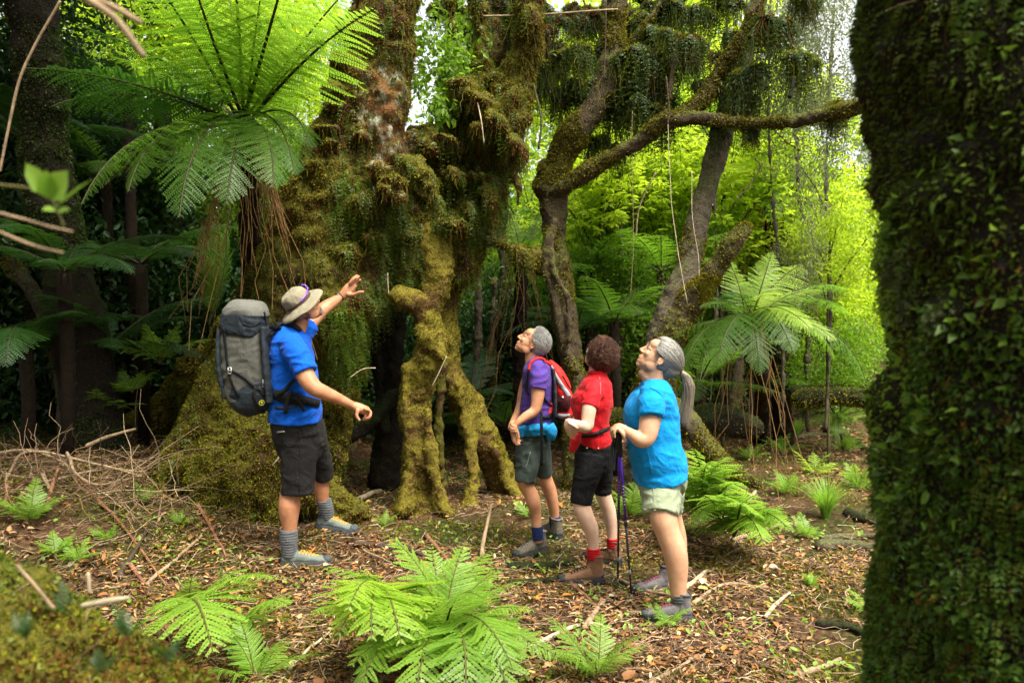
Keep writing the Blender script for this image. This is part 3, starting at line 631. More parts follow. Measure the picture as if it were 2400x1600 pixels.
# fine strands that hang from ledges and overhangs
def fringe(name, VF, n, seed, wfun, parent, mt, Lr, rad=.0022, seg_=6):
    r = np.random.default_rng(seed); p, N = sample_surface(VF[0], VF[1], n, r, wfun); L = r.uniform(Lr[0], Lr[1], n) * r.random(n) ** .5
    o = put(name, sticks_mesh(name, p - N * .01, N * .22 + rand_dir(r, n) * .28 + (0, 0, -1), L, rad * r.uniform(.6, 1.6, n), MT[mt], 3, .13, seed, seg_)); o['kind'] = 'stuff'; adopt(parent, [o]); return o
for q_, (mt_, n_, lo, hi) in enumerate((('moss_brown', 5000, .03, .20), ('moss', 7000, .03, .15), ('epiphyte', 5000, .04, .24), ('moss_green', 4000, .03, .14))):
    fringe('moss_fringe', GT, n_, 200 + q_, lambda C, N: (N[:, 2] < .05) * front(C, N) * (.2 + nz(C, 2.5, -.1, 60 + q_)) * (1 - isbare(C)), gt, mt_, (lo, hi), .0024)
# leafy creeper between the two stems
r = np.random.default_rng(5); cl = []
for (cx_, cy_, sx, sy, dd_, n) in ((1050, 150, 40, 90, 7.1, 420), (1035, 250, 35, 40, 7.0, 240), (1060, 40, 40, 60, 7.6, 200), (1090, 130, 40, 50, 7.2, 160), (700, 380, 50, 60, 7.6, 200), (985, 90, 26, 60, 7.8, 170), (985, 190, 22, 30, 7.5, 90)):
    for _ in range(n): cl.append(P(cx_ + r.normal() * sx * .6, cy_ + r.normal() * sy * .6, dd_ + r.uniform(-.25, .2)))
cl = np.array(cl); v, f = leaves6(cl, rand_dir(r, len(cl)) + (0, 0, -.5), rand_dir(r, len(cl)) + (0, -.5, .8), r.uniform(.04, .085, len(cl)), r.uniform(.025, .05, len(cl)))
o = put('creeper_leaves', mesh_np('creeper_leaves', v, [f], [MT['green']])); o['kind'] = 'stuff'; adopt(gt, [o])
# ---------------------------------------------------------------- trees and plants round the clearing
random.seed(4)
def limb(mb, K, n=5, seg=12, rough=.12, seed=0):
    """one wandering limb from rows (x, y, r_px, d)"""
    K = np.asarray(K, dtype=float); S = spline(K, n); C = np.array([P(a, b, d) for a, b, _, d in S]); R = np.array([M_(c, d) for _, _, c, d in S])
    R = R * (1 + rough * fbm(C, 4, 2, seed)); add_tube(mb, C, np.maximum(R, .003), seg=seg, rnd=True)
def bark_tree(name, label, parts, mt, cat='tree', group=None, moss=0, seed=0, vox=.018, mossmat='moss'):
    """parts: (part name, [limbs], [amps]) each remeshed, roughened"""
    K0 = parts[0][1][0][0]; e = empty(name, P(K0[0], K0[1], K0[3])); tag(e, label, cat, group); out = {}
    for pn, Ks, *rest in parts:
        m_ = rest[0] if rest and rest[0] else mt; mb = MB()
        for K in Ks: limb(mb, K, seed=seed)
        v, f = remesh(mb, vox, 1); v = displace(v, f, [(4, .03, seed), (12, .018, seed + 3), (34, .010, seed + 5), (80, .004, seed + 6)])
        o = put(pn, mesh_np(pn, v, [f], [MT[m_]], smooth=True)); adopt(e, [o]); out[pn] = (v, f)
        if moss: tufts('moss', (v, f), moss, mossmat, (.01, .03), (.4, .8), seed + 9, lambda C, N: front(C, N) * (.05 + nz(C, 2.5, .0, 3)), e, .4)
    return e, out
# slender forked tree right of the great tree
sl, SL = bark_tree('slender_forked_tree', 'slender brown tree with a twisted root, forking into two long mossy limbs', [
    ('trunk', [[(1372, 1190, 58.8, 7.6), (1362, 1080, 43.7, 7.6), (1352, 970, 35.3, 7.6), (1345, 880, 30.2, 7.6), (1325, 760, 28.6, 7.6), (1310, 640, 27.7, 7.6), (1300, 540, 27.7, 7.6), (1295, 450, 35.3, 7.6), (1290, 400, 33.6, 7.6)],
               [(1350, 870, 11.8, 7.4), (1318, 790, 10.9, 7.4), (1300, 700, 11.8, 7.4), (1280, 640, 10.1, 7.4), (1285, 570, 10.1, 7.4), (1300, 520, 10.1, 7.45)],
               [(1335, 800, 7.6, 7.35), (1330, 700, 8.4, 7.35), (1300, 640, 7.6, 7.35), (1290, 560, 6.7, 7.4)]], 'bark_brown'),
    ('branch', [[(1285, 440, 35.3, 7.6), (1330, 340, 35.3, 7.55), (1380, 270, 30.2, 7.5), (1420, 190, 28.6, 7.5), (1440, 90, 26.9, 7.5), (1450, -60, 25.2, 7.5)],
                [(1400, 210, 15.1, 7.5), (1470, 120, 11.8, 7.45), (1520, 50, 10.1, 7.4), (1580, -40, 8.4, 7.4)]], 'bark_brown'),
    ('branch', [[(1300, 450, 18.5, 7.5), (1340, 425, 20.2, 7.4), (1420, 375, 20.2, 7.3), (1500, 330, 20.2, 7.2), (1560, 285, 21.0, 7.1), (1640, 278, 15.1, 7.0), (1740, 288, 12.6, 6.8), (1850, 285, 11.8, 6.5), (1960, 262, 18.5, 6.2), (2080, 240, 16.8, 6.0)],
                [(1570, 285, 15.1, 7.1), (1640, 240, 15.1, 7.1), (1690, 160, 14.3, 7.1), (1740, 80, 12.6, 7.0), (1800, -40, 11.8, 7.0)],
                [(1660, 215, 10.1, 7.1), (1720, 175, 12.6, 7.2), (1760, 150, 10.1, 7.3)],
                [(1800, 290, 5.9, 6.7), (1840, 330, 5.0, 6.7), (1870, 350, 3.4, 6.7)],
                [(1560, 270, 6.7, 7.1), (1575, 180, 5.9, 7.1), (1590, 80, 5.9, 7.1)]], 'bark_brown')], 'bark_brown', moss=9000, seed=1)
# leaning tree
bark_tree('leaning_mossy_tree', 'leaning grey green tree with a broken mossy stub, behind the woman in turquoise', [
    ('trunk', [[(1515, 1230, 70, 7.0), (1525, 1080, 55, 7.0), (1530, 960, 50, 7.0), (1545, 850, 50, 7.0), (1570, 760, 44, 7.0), (1610, 640, 32, 7.1), (1640, 500, 28, 7.2), (1680, 360, 27, 7.3), (1710, 240, 24, 7.4), (1745, 110, 22, 7.5), (1790, -40, 20, 7.6)]], 'bark_grey'),
    ('broken_stub', [[(1560, 800, 40, 6.95), (1610, 720, 34, 6.9), (1670, 640, 28, 6.8), (1725, 560, 22, 6.7), (1750, 535, 15, 6.7)]], 'bark_brown')], 'bark_grey', moss=7000, seed=2)
bark_tree('surface_root', 'long mossy root running down from behind the turquoise woman across the leaf litter', [
    ('root', [[(1545, 930, 26, 6.6), (1610, 980, 27, 6.3), (1660, 1050, 26, 6.1), (1720, 1105, 24, 5.95), (1775, 1135, 15, 5.9)]])], 'bark_brown', cat='root', moss=1600, seed=4)
bark_tree('fallen_mossy_log', 'mossy log lying behind the turquoise woman, at the foot of the leaning tree', [
    ('log', [[(1400, 985, 30, 7.9), (1520, 1000, 34, 7.9), (1680, 985, 36, 8.0), (1760, 1000, 30, 8.0)]])], 'bark_dark', cat='log', moss=5000, seed=5, mossmat='moss_green')
bark_tree('fallen_mossy_log', 'straight mossy log lying across the clearing beside the dark foreground trunk', [
    ('log', [[(1880, 935, 22, 9.3), (1960, 930, 22, 9.2), (2060, 935, 22, 9.0)], [(1860, 915, 12, 9.6), (2040, 910, 12, 9.6)]])], 'bark_dark', cat='log', moss=3000, seed=6, mossmat='moss_green')
# small background trunks, each a tree of its own
for q, (K, lab, mt_) in enumerate([
    ([(1215, 960, 18, 9.0), (1225, 820, 20, 9.0), (1225, 650, 22, 9.0), (1222, 610, 16, 9)], None, None),
    ([(1420, 700, 14, 10.5), (1400, 560, 15, 10.5), (1385, 430, 15, 10.5), (1370, 300, 14, 10.5)], 'thin dark trunk just right of the slender forked tree', 'bark_dark'),
    ([(1720, 970, 12, 9.5), (1728, 880, 13, 9.5), (1735, 790, 11, 9.5)], 'short pale mossy trunk left of the dark tree fern', 'bark_grey'),
    ([(1850, 920, 16, 11), (1900, 860, 16, 11), (1960, 790, 14, 11)], 'leaning grey trunk far back, right of the tree fern', 'bark_grey'),
    ([(1845, 700, 26, 10.5), (1815, 560, 30, 10.5), (1805, 450, 26, 10.5)], None, None),
    ([(1150, 900, 10, 10), (1155, 780, 9, 10), (1160, 660, 8, 10)], 'spindly mossy sapling between the great tree and the man in purple', 'bark_grey'),
    ([(345, 560, 22, 9.5), (330, 430, 22, 9.5), (300, 300, 22, 9.5), (290, 150, 20, 9.5)], 'straight dark trunk in the gloom left of the tree fern', 'bark_dark'),
    ([(450, 680, 20, 9.0), (415, 520, 22, 9.0), (390, 380, 22, 9), (380, 250, 20, 9)], 'dark leaning trunk directly under the big fern fronds', 'bark_dark')]):
    if lab: bark_tree('slim_tree', lab, [('trunk', [K])], mt_, group='slim trunks in the understorey', moss=500, seed=10 + q, vox=.03)
bark_tree('mossy_leaning_tree', 'thin crooked tree with pale green moss in the dark left of the scene', [
    ('trunk', [[(165, 1200, 26, 7.2), (165, 1130, 22, 7.2), (160, 1010, 22, 7.2), (150, 880, 22, 7.2), (125, 790, 20, 7.2), (80, 690, 18, 7.1), (20, 610, 16, 7.1)], [(160, 1000, 22, 7.3), (165, 800, 28, 7.5), (155, 640, 30, 7.6), (140, 450, 34, 7.7)]])], 'bark_grey', moss=9000, seed=21)
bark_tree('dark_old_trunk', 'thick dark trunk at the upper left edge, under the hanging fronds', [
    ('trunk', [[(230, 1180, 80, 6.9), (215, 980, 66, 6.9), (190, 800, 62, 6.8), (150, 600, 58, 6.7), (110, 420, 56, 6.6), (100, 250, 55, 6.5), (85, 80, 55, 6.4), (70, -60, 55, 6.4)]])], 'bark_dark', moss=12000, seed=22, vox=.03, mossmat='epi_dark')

for q, (x0, x1, d_, r_) in enumerate([(1445, 1470, 9.5, 5), (1530, 1500, 10.5, 6), (1660, 1700, 9.2, 4), (1760, 1745, 11, 6), (1890, 1870, 10, 5), (1935, 1950, 9, 4), (1390, 1410, 12, 9), (1590, 1560, 12, 8), (1835, 1800, 9, 4), (1110, 1125, 9.5, 9), (860, 850, 11, 14), (1180, 1170, 11, 12)]):
    bark_tree('slim_tree', ('thin bare' if r_ < 8 else 'slim dark') + ' stem far back, rising ' + ['left of the two pale vines', 'behind the broken stub', 'just right of the leaning tree', 'behind the low tree fern', 'far right among the lime leaves', 'close to the big right trunk', 'by the slender forked tree', 'behind the leaning tree', 'above the low tree fern', 'seen past the right stilt root', 'in the dark gap under the great tree', 'between the stilt roots and the man in purple'][q], [('trunk', [[(x0, 1000, r_ * 1.2, d_), (x0 * .7 + x1 * .3 + 8, 700, r_, d_), (x0 * .4 + x1 * .6 - 8, 400, r_ * .9, d_), (x1, 100, r_ * .8, d_), (x1 + 10, -60, r_ * .7, d_)]])], 'bark_grey', group='slim trunks in the understorey', vox=.02, seed=50 + q)
# hanging masses of moss and ferns on the limbs above the clearing
def clump(px, py, r, d, hang, seed, k=1.0, mats=('epiphyte', 'moss')):
    rq = np.random.default_rng(seed); mb = MB(); rr = M_(r, d); p = P(px, py, d)
    for _ in range(6):
        o_ = rq.normal(size=3) * (rr * .6, rr * .3, rr * .32); q_ = rr * rq.uniform(.22, .5); add_ell(mb, p + o_, (q_ * 1.3, q_, q_ * .7))
    v, f = remesh(mb, rr / 9, 1); v = displace(v, f, [(5, rr * .25, seed), (14, rr * .16, seed + 1)])
    o = put('moss_clump', mesh_np('moss_clump', v, [f], [MT['bark_dark']], smooth=True)); adopt(sl, [o]); al = lambda C, N: np.ones(len(C))
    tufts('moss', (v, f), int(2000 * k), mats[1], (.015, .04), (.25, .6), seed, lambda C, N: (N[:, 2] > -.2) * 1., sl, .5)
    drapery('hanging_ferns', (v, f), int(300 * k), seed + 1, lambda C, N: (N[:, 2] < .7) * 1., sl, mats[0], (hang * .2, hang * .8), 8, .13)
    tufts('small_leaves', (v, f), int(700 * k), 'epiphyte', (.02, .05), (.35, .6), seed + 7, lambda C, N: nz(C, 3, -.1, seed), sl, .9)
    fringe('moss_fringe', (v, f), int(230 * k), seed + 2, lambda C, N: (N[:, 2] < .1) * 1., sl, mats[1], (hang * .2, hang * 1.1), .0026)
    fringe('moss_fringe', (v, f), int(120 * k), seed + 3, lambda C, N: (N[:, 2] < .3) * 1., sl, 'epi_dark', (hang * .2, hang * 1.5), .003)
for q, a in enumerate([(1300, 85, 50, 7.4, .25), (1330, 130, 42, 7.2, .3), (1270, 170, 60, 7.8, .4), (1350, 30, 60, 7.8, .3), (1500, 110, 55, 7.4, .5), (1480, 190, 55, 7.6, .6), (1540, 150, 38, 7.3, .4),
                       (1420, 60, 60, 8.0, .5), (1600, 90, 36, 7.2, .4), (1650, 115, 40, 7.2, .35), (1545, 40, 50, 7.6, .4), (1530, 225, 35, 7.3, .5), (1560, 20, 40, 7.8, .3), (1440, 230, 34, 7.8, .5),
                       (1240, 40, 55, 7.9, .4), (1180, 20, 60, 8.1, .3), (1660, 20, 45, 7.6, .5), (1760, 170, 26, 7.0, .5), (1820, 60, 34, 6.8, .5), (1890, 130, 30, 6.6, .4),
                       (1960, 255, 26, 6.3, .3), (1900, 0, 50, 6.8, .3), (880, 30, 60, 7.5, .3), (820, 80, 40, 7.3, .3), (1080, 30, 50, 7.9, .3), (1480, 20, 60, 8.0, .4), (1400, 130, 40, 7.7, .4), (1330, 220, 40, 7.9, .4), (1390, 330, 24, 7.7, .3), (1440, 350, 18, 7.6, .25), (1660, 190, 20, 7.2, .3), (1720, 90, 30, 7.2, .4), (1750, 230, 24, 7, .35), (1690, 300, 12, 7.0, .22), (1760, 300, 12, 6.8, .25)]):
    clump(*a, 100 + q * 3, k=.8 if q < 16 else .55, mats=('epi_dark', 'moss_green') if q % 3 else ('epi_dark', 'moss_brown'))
# strands of pale lichen
r = np.random.default_rng(9); pts = []
for cx_, y0, y1, d_ in ((1880, 380, 720, 6.6), (1900, 420, 640, 6.5), (1840, 120, 300, 6.8), (1800, 100, 260, 6.9), (1930, 330, 500, 6.3), (1740, 180, 300, 7), (1860, 60, 200, 6.8)):
    for _ in range(340): y_ = r.uniform(y0, y1); pts.append(P(cx_ + r.normal() * 14 + 12 * math.sin(y_ / 40), y_, d_ + r.normal() * .08))
pts = np.array(pts); v, f = leaves4(pts, rand_dir(r, len(pts)) * .6 + (0, 0, -1), rand_dir(r, len(pts)), r.uniform(.02, .06, len(pts)), r.uniform(.004, .014, len(pts)))
o = put('hanging_lichen', mesh_np('hanging_lichen', v, [f], [MT['lichen']])); o['kind'] = 'stuff'; adopt(sl, [o])

# vines and aerial roots
def vine(name, pts, r_mm, mt, label, group=None, cat='vine'):
    S = spline(np.array(pts, dtype=float), 8); C = np.array([P(a, b, d) for a, b, d in S]); C += np.stack([fbm(C, 3, 2, 5), fbm(C, 3, 2, 6), C[:, 0] * 0], -1) * .012
    mb = MB(); add_tube(mb, C, np.full(len(C), r_mm / 1000), seg=5)
    o = mb.obj(name, MT[mt], None); tag(o, label, cat, group); return o
vine('hanging_vine', [(1565, 275, 6.9), (1570, 420, 6.85), (1585, 560, 6.8), (1612, 715, 6.75)], 3.2, 'stick_pale', 'long thin pale vine hanging in front of the leaning tree')
vine('hanging_vine', [(1620, 400, 6.9), (1625, 520, 6.85), (1637, 610, 6.8), (1640, 680, 6.75)], 2.8, 'stick_pale', 'shorter thin vine hanging beside the long vine, on the right')
vine('hanging_vine', [(1482, 260, 7.2), (1481, 400, 7.2), (1484, 560, 7.2), (1478, 700, 7.2)], 2.8, 'stick', 'straight thin vine left of the two pale vines')
vine('hanging_vine', [(1560, 180, 6.8), (1568, 260, 6.8), (1566, 290, 6.8)], 9, 'bark_brown', 'short thick aerial root dropping onto the long horizontal limb')
vine('hanging_vine', [(1420, -10, 7.1), (1420, 90, 7.1), (1415, 190, 7.1)], 6, 'stick_dark', 'brown vine hanging across the dark limb at the top')
vine('hanging_vine', [(1250, 200, 7), (1268, 280, 6.9), (1262, 350, 6.9)], 10, 'bark_brown', 'mossy aerial root beside the great tree, under its thick upright limb')
vine('hanging_vine', [(1120, 240, 6.7), (1130, 290, 6.65), (1134, 335, 6.65)], 5.5, 'stick_pale', 'broken pale stick hanging on the mossy ledge of the great tree', cat='stick')
vine('hanging_vine', [(1860, 180, 6.5), (1850, 230, 6.5)], 18, 'bark_dark', 'dark hanging moss tail below the limb at the upper right')
vine('horizontal_branch', [(1130, 38, 7.0), (1230, 36, 7.0), (1340, 30, 7.0), (1450, 22, 7.0)], 9, 'stick', 'thin pale horizontal branch crossing in front of the limbs at the top', cat='branch')
vine('thin_branch', [(1720, 480, 8), (1780, 400, 8), (1770, 370, 8)], 7, 'stick_dark', 'thin dark twig curving up among the lime leaves', cat='branch')
vine('thin_branch', [(1490, 560, 9), (1500, 480, 9), (1540, 400, 9)], 9, 'stick', 'thin pale stem rising through the lime leaves', cat='branch')
vine('thin_branch', [(820, 885, 6.5), (850, 865, 6.5), (880, 862, 6.5)], 4, 'stick_pale', 'bare pale twig between the leader and the stilt roots', cat='branch')
vine('thin_branch', [(910, 640, 6.6), (912, 690, 6.6)], 4, 'stick_pale', 'small twig beside the knotted root', cat='branch')
vine('thin_branch', [(1046, 835, 6.8), (1030, 870, 6.8), (1012, 905, 6.8)], 4, 'stick_pale', 'pale twig leaning on the stilt root', cat='branch')

# ---------------------------------------------------------------- crowns of the understorey trees
def palmate_crown(name, n, R, seed, mt, ll=(.10, .17), sub=5):
    r = np.random.default_rng(seed); c = rand_dir(r, n) * (r.random((n, 1)) ** .45) * R
    c = c + np.stack([fbm(c, 1.2, 2, seed), fbm(c, 1.2, 2, seed + 1), fbm(c, 1.2, 2, seed + 2)], -1) * .5
    up = unit(np.array((0, 0, 1.)) + rand_dir(r, n) * .55); a = unit(np.cross(up, rand_dir(r, n))); b = np.cross(up, a); pos, dd, nn, ll_ = [], [], [], []
    L = r.uniform(*ll, n)
    for k in range(sub):
        th = 2 * PI * k / sub * .82; d = a * math.cos(th) + b * math.sin(th) - up * .22; pos.append(c + d * (L * .12)[:, None]); dd.append(d); nn.append(up); ll_.append(L * (1 - .12 * abs(k - sub / 2)))
    v, f = leaves6(np.concatenate(pos), np.concatenate(dd), np.concatenate(nn), np.concatenate(ll_), np.concatenate(ll_) * .4, .1, .2)
    return mesh_np(name, v, [f], [MT[mt]])
def small_crown(name, n, R, seed, mt, ll=(.05, .09)):
    r = np.random.default_rng(seed); k = max(8, n // 90); cen = rand_dir(r, k) * (r.random((k, 1)) ** .4) * R
    c = cen[r.integers(0, k, n)] + rand_dir(r, n) * (r.random((n, 1)) ** .6) * np.mean(R) * .32
    d = rand_dir(r, n) + (0, 0, -.25); L = r.uniform(*ll, n); v, f = leaves6(c, d, rand_dir(r, n) * .8 + (0, 0, 1), L, L * .5, .12, .2)
    return mesh_np(name, v, [f], [MT[mt]])
CR = {'lime': [palmate_crown('crown', 620, (1.25, 1.1, 1.0), 51 + k, 'lime') for k in range(3)],
      'limesmall': [small_crown('crown', 6500, (1.4, 1.3, 1.1), 61 + k, 'lime', (.05, .1)) for k in range(2)],
      'green': [small_crown('crown', 6000, (1.4, 1.3, 1.1), 71 + k, 'green', (.05, .1)) for k in range(2)],
      'dark': [small_crown('crown', 7000, (1.4, 1.3, 1.1), 81 + k, 'dark', (.05, .1)) for k in range(2)]}
mbq = MB(); add_tube(mbq, spline([(0, 0, 0), (.08, .03, .4), (-.05, .05, .8), (.05, 0, 1.15)], 4), np.linspace(.03, .012, 13), seg=6)
for a in range(7): 
    th = a * 2.4; z0 = .6 + a * .08; add_tube(mbq, [(0, .03, z0), (.25 * math.cos(th), .25 * math.sin(th), z0 + .14), (.5 * math.cos(th), .5 * math.sin(th), z0 + .24)], [.01, .007, .004], seg=4, caps=False)
STEM = {k: mbq.mesh('trunk', [MT[k]], True) for k in ('bark_brown', 'bark_dark')}
cnt = {}; SEEN = {}
def where(px, py, near=False):
    xs_ = [(60, 'at the left edge'), (190, 'beside the dark trunk at the left'), (330, 'right of the dark trunk at the left'), (480, 'left of the backpack'), (640, 'behind the backpack'), (790, 'behind the leader'), (900, 'beyond the raised arm'),
           (1010, 'behind the stilt roots'), (1130, 'right of the stilt roots'), (1230, 'left of the man in purple'), (1340, 'behind the man in purple'), (1450, 'behind the woman in red'), (1540, 'left of the leaning tree'), (1640, 'behind the leaning tree'), (1740, 'right of the leaning tree'), (1850, 'behind the low tree fern'), (1940, 'right of the low tree fern'), (9999, 'next to the big trunk at the right')]
    h = next(t_ for k_, t_ in xs_ if px < k_); v = 'high overhead' if py < 150 else 'at branch height' if py < 370 else 'below the limbs' if py < 560 else 'at head height' if py < 740 else 'low down'
    return h + ', ' + v
def under_tree(px, py, d, s, kind, label, group, trunk=True):
    label = label + ' ' + where(px, py)
    if label in SEEN: label = label + (', farther back' if d > SEEN[label] else ', nearer')
    SEEN[label] = d
    c = P(px, py, d); g = float(gz(c[0], d)); h = c[2] - g; e = empty('understorey_tree', (c[0], d, g)); tag(e, label, 'tree', group)
    ms = CR[kind]; q = cnt.get(kind, 0); cnt[kind] = q + 1
    o = put('crown', ms[q % len(ms)], e, loc=(0, 0, h)); o.scale = (s, s, s * random.uniform(.8, 1.05)); o.rotation_euler = (random.uniform(-.2, .2), random.uniform(-.2, .2), random.uniform(0, 6.28))
    if trunk and h > .5:
        o = put('trunk', STEM['bark_dark' if kind == 'dark' else 'bark_brown'], e); o.scale = (s * .8 + h * .12, s * .8 + h * .12, h); o.rotation_euler = (0, 0, random.uniform(0, 6.28))
LG = 'lime leaved understorey trees glowing behind the limbs'
for a in [(1420, 420, 9.5, .75), (1560, 400, 10, .8), (1700, 440, 10, .85), (1480, 560, 10.5, .8), (1600, 540, 11, .8), (1780, 330, 11, .9), (1380, 560, 11, .7),
          (1700, 600, 11, .8), (1860, 470, 11, .9), (1440, 310, 12, 1.0), (1620, 300, 12, 1.0), (1780, 200, 12, .9)]:
    under_tree(*a, 'lime', 'lime tree with hand-shaped leaves', LG)
for a in [(1350, 480, 14, 1.3), (1500, 450, 14, 1.3), (1680, 480, 14, 1.4), (1850, 560, 14, 1.3), (1900, 650, 12, 1.0), (1960, 700, 11, .8), (1560, 180, 15, 1.6), (1400, 200, 15, 1.5),
          (1950, 560, 9, .55), (1300, 620, 13, 1.0), (1600, 30, 16, 1.5), (480, 40, 13, 1.2), (560, 160, 13, 1.2), (330, 130, 12, 1.0), (640, 60, 14, 1.3), (730, 300, 12, .9), (250, 60, 12, .9), (700, 430, 12, .8), (1180, 640, 13, .8), (1120, 160, 14, .6)]:
    under_tree(*a, 'limesmall', 'far bright small-leaved tree', 'bright small-leaved trees far back')
for a in [(1430, 700, 10, .8), (1560, 690, 12, 1.0), (1340, 730, 11, .9), (1660, 740, 12, .9), (1880, 780, 12, .8), (1980, 850, 10, .6), (1480, 800, 11, .8), (1130, 700, 12, 1.0), (1240, 520, 13, 1.0), (560, 480, 10, .8), (470, 560, 10, .8), (640, 420, 10.5, .8), (340, 330, 10, .7), (200, 200, 10, .6)]:
    under_tree(*a, 'green', 'mid green bushy tree', 'mid green trees behind the clearing')
for a in [(1120, 860, 11, 1.0), (1020, 820, 11, 1.0), (1220, 800, 11, 1.0), (1320, 880, 11.5, .9), (920, 800, 11, 1.0), (1420, 880, 12, .9), (820, 900, 11, 1.0), (1550, 880, 12.5, .9), (1700, 860, 13, .9), (1850, 840, 14, .9), (800, 760, 12, 1.2), (1000, 960, 13, .8), (1150, 960, 13, .8),
          (60, 820, 8.5, 1.1), (220, 760, 9.0, 1.1), (360, 700, 9.5, 1.1), (120, 620, 9.0, 1.2), (280, 540, 9.5, 1.1), (30, 480, 8.5, 1.1), (480, 760, 9.5, 1.0), (-80, 700, 7.5, 1.0), (0, 950, 8, .9), (380, 880, 10, 1.0), (180, 400, 9.5, .9), (20, 250, 8.5, .9), (20, 60, 8.5, 1.0), (180, 940, 9, .8), (560, 640, 10.5, 1.0)]:
    under_tree(*a, 'dark', 'dark evergreen bush', 'dark bushes in the shade of the forest')
for q, (x_, y_, z_, s_) in enumerate([(-4.2, 5.2, 6.3, 1.3), (-3.2, 3.2, 6.0, 1.2), (-5.6, 3.4, 5.0, 1.3), (-6.0, 6.0, 5.4, 1.4), (-4.4, 7.6, 6.6, 1.4), (-3.4, .6, 5.6, 1.2), (-7.5, 8.0, 5.0, 1.6), (-2.6, 6.8, 7.4, 1.2), (-6.8, 4.6, 3.4, 1.3), (-1.2, 8.2, 7.8, 1.3), (.8, 8.6, 8.0, 1.3)]):  # unseen crowns added out of frame to shade the left and the great tree
    g = float(gz(x_, y_)); e = empty('shade_crown', (x_, y_, g)); tag(e, 'unseen canopy crown shading the ' + ('left bank' if x_ < -3 else 'great tree') + ', ' + ('near the viewpoint' if y_ < 2 else 'above the tree fern' if y_ < 5.5 else 'behind the tree fern') + (', far out left' if x_ < -5.5 else ', closer in'), 'tree', 'unseen canopy crowns added to shade the left side')
    o = put('crown', CR['dark'][q % 2], e, loc=(0, 0, z_ - g)); o.scale = (s_, s_, s_ * .8); o.rotation_euler = (0, 0, q * 1.3)
for q, (x_, y_, z_, s_) in enumerate([(-2.2, -2.5, 6.2, 1.7), (.8, -3.4, 6.0, 1.7), (-4.4, -2.6, 4.2, 1.6), (1.8, -5.0, 4.0, 1.7), (-1.5, -5.2, 3.6, 1.7)]):  # unseen crowns added behind the camera to block sky light
    g = float(gz(x_, y_)); e = empty('shade_crown', (x_, y_, g)); tag(e, 'unseen dark crown added behind the viewpoint to block sky', 'tree', 'unseen crowns added behind the viewpoint to block sky')
    o = put('crown', CR['dark'][q % 2], e, loc=(0, 0, z_ - g)); o.scale = (s_, s_, s_); o.rotation_euler = (0, 0, q * 1.3)
CR['lichen'] = [small_crown('crown', 5200, (1.0, .9, 1.2), 91, 'lichen', (.03, .07))]
for a in [(1905, 120, 8.6, .62), (1940, 300, 8.4, .5), (1860, 60, 9.2, .6), (1880, 640, 9.0, .45), (1850, 300, 9.2, .5)]: under_tree(*a, 'lichen', 'lichen-hung tree', 'lichen-hung trees at the right', False)
for a in [(1500, 660, 9.6, .5), (1640, 560, 9.8, .4), (1420, 480, 10, .4), (1560, 230, 10.5, .5)]: under_tree(*a, 'green', 'leafy green sapling', 'green saplings before the lime trees')
# far wood: one mass
r = np.random.default_rng(77); n = 90000; a = r.uniform(-.95, .95, n); dd_ = r.uniform(18, 34, n); zz = r.random(n) ** .8 * (r.uniform(5, 10, n) + 1.5 * np.sin(a * 9))
p = np.stack([np.sin(a) * dd_ * 1.2, np.cos(a) * dd_, zz], -1); p[:, 2] += gz(p[:, 0], p[:, 1]); k = fbm(p, .45, 2, 7) + .12 * (zz < 5) > -.08; qx = 1200 + p[:, 0] / p[:, 1] * FPX; qy = 740 + (CAMH - p[:, 2]) / p[:, 1] * FPX; k &= ~((np.abs(qx - 1930 + 30 * np.sin(qy / 40)) < 75) & (qy < 400)) & ~((np.abs(qx - 480) < 60) & (qy < 110)) & ~((np.abs(qx - 978 - 12 * np.sin(qy / 25)) < 20) & (qy < 210)); p = p[k]; n = len(p)
L = r.uniform(.12, .32, n); v, f = leaves4(p, rand_dir(r, n), rand_dir(r, n) + (0, 0, 1), L, L * .7)
tag(put('far_wood', mesh_np('far_wood', v, [f], [MT['limesmall_' if 0 else 'green']])), 'dense mass of green foliage far behind the clearing', 'forest', kind='stuff')

# ---------------------------------------------------------------- tree ferns
def tree_fern(name, base, crown, r0, r1, label, specs, skirt=0, seed=0):
    """specs: frond rows (tipx, tipy, tipd, droop, kind, roll)"""
    rr = np.random.default_rng(seed); B, Cc = np.asarray(base, dtype=float), np.asarray(crown, dtype=float); e = empty(name, B); tag(e, label, 'tree fern')
    mb = MB(); S = spline([B - (0, 0, .1), B * .6 + Cc * .4 + rr.normal(size=3) * .03, Cc], 6); add_tube(mb, S, np.linspace(r0, r1, len(S)), seg=12, rnd=True)
    v, f = remesh(mb, .022, 1); v = displace(v, f, [(9, .03, 3), (26, .02, 5), (60, .01, 6)]); o = put('trunk', mesh_np('trunk', v, [f], [MT['trunk_fern']], smooth=True)); adopt(e, [o])
    for tx, ty, td, dp, kd, rl in specs: frond_obj(kd, Cc + rr.normal(size=3) * .03, P(tx, ty, td), dp, rl, e)
    if skirt:
        n = skirt; th = rr.uniform(0, 6.28, n); L = rr.uniform(.5, 1.5, n) * min(1.3, Cc[2] - B[2]); pos = Cc + np.stack([np.cos(th) * r1, np.sin(th) * r1, rr.uniform(-.1, .05, n)], -1)
        d = np.stack([np.cos(th) * .28, np.sin(th) * .28, -np.ones(n)], -1); o = put('dead_stalks', sticks_mesh('dead_stalks', pos, d, L, .0048, MT['stalk_gold'], 4, .07, seed, 6)); o['kind'] = 'stuff'; adopt(e, [o])
    return e
cA = P(575, 290, 6.6)
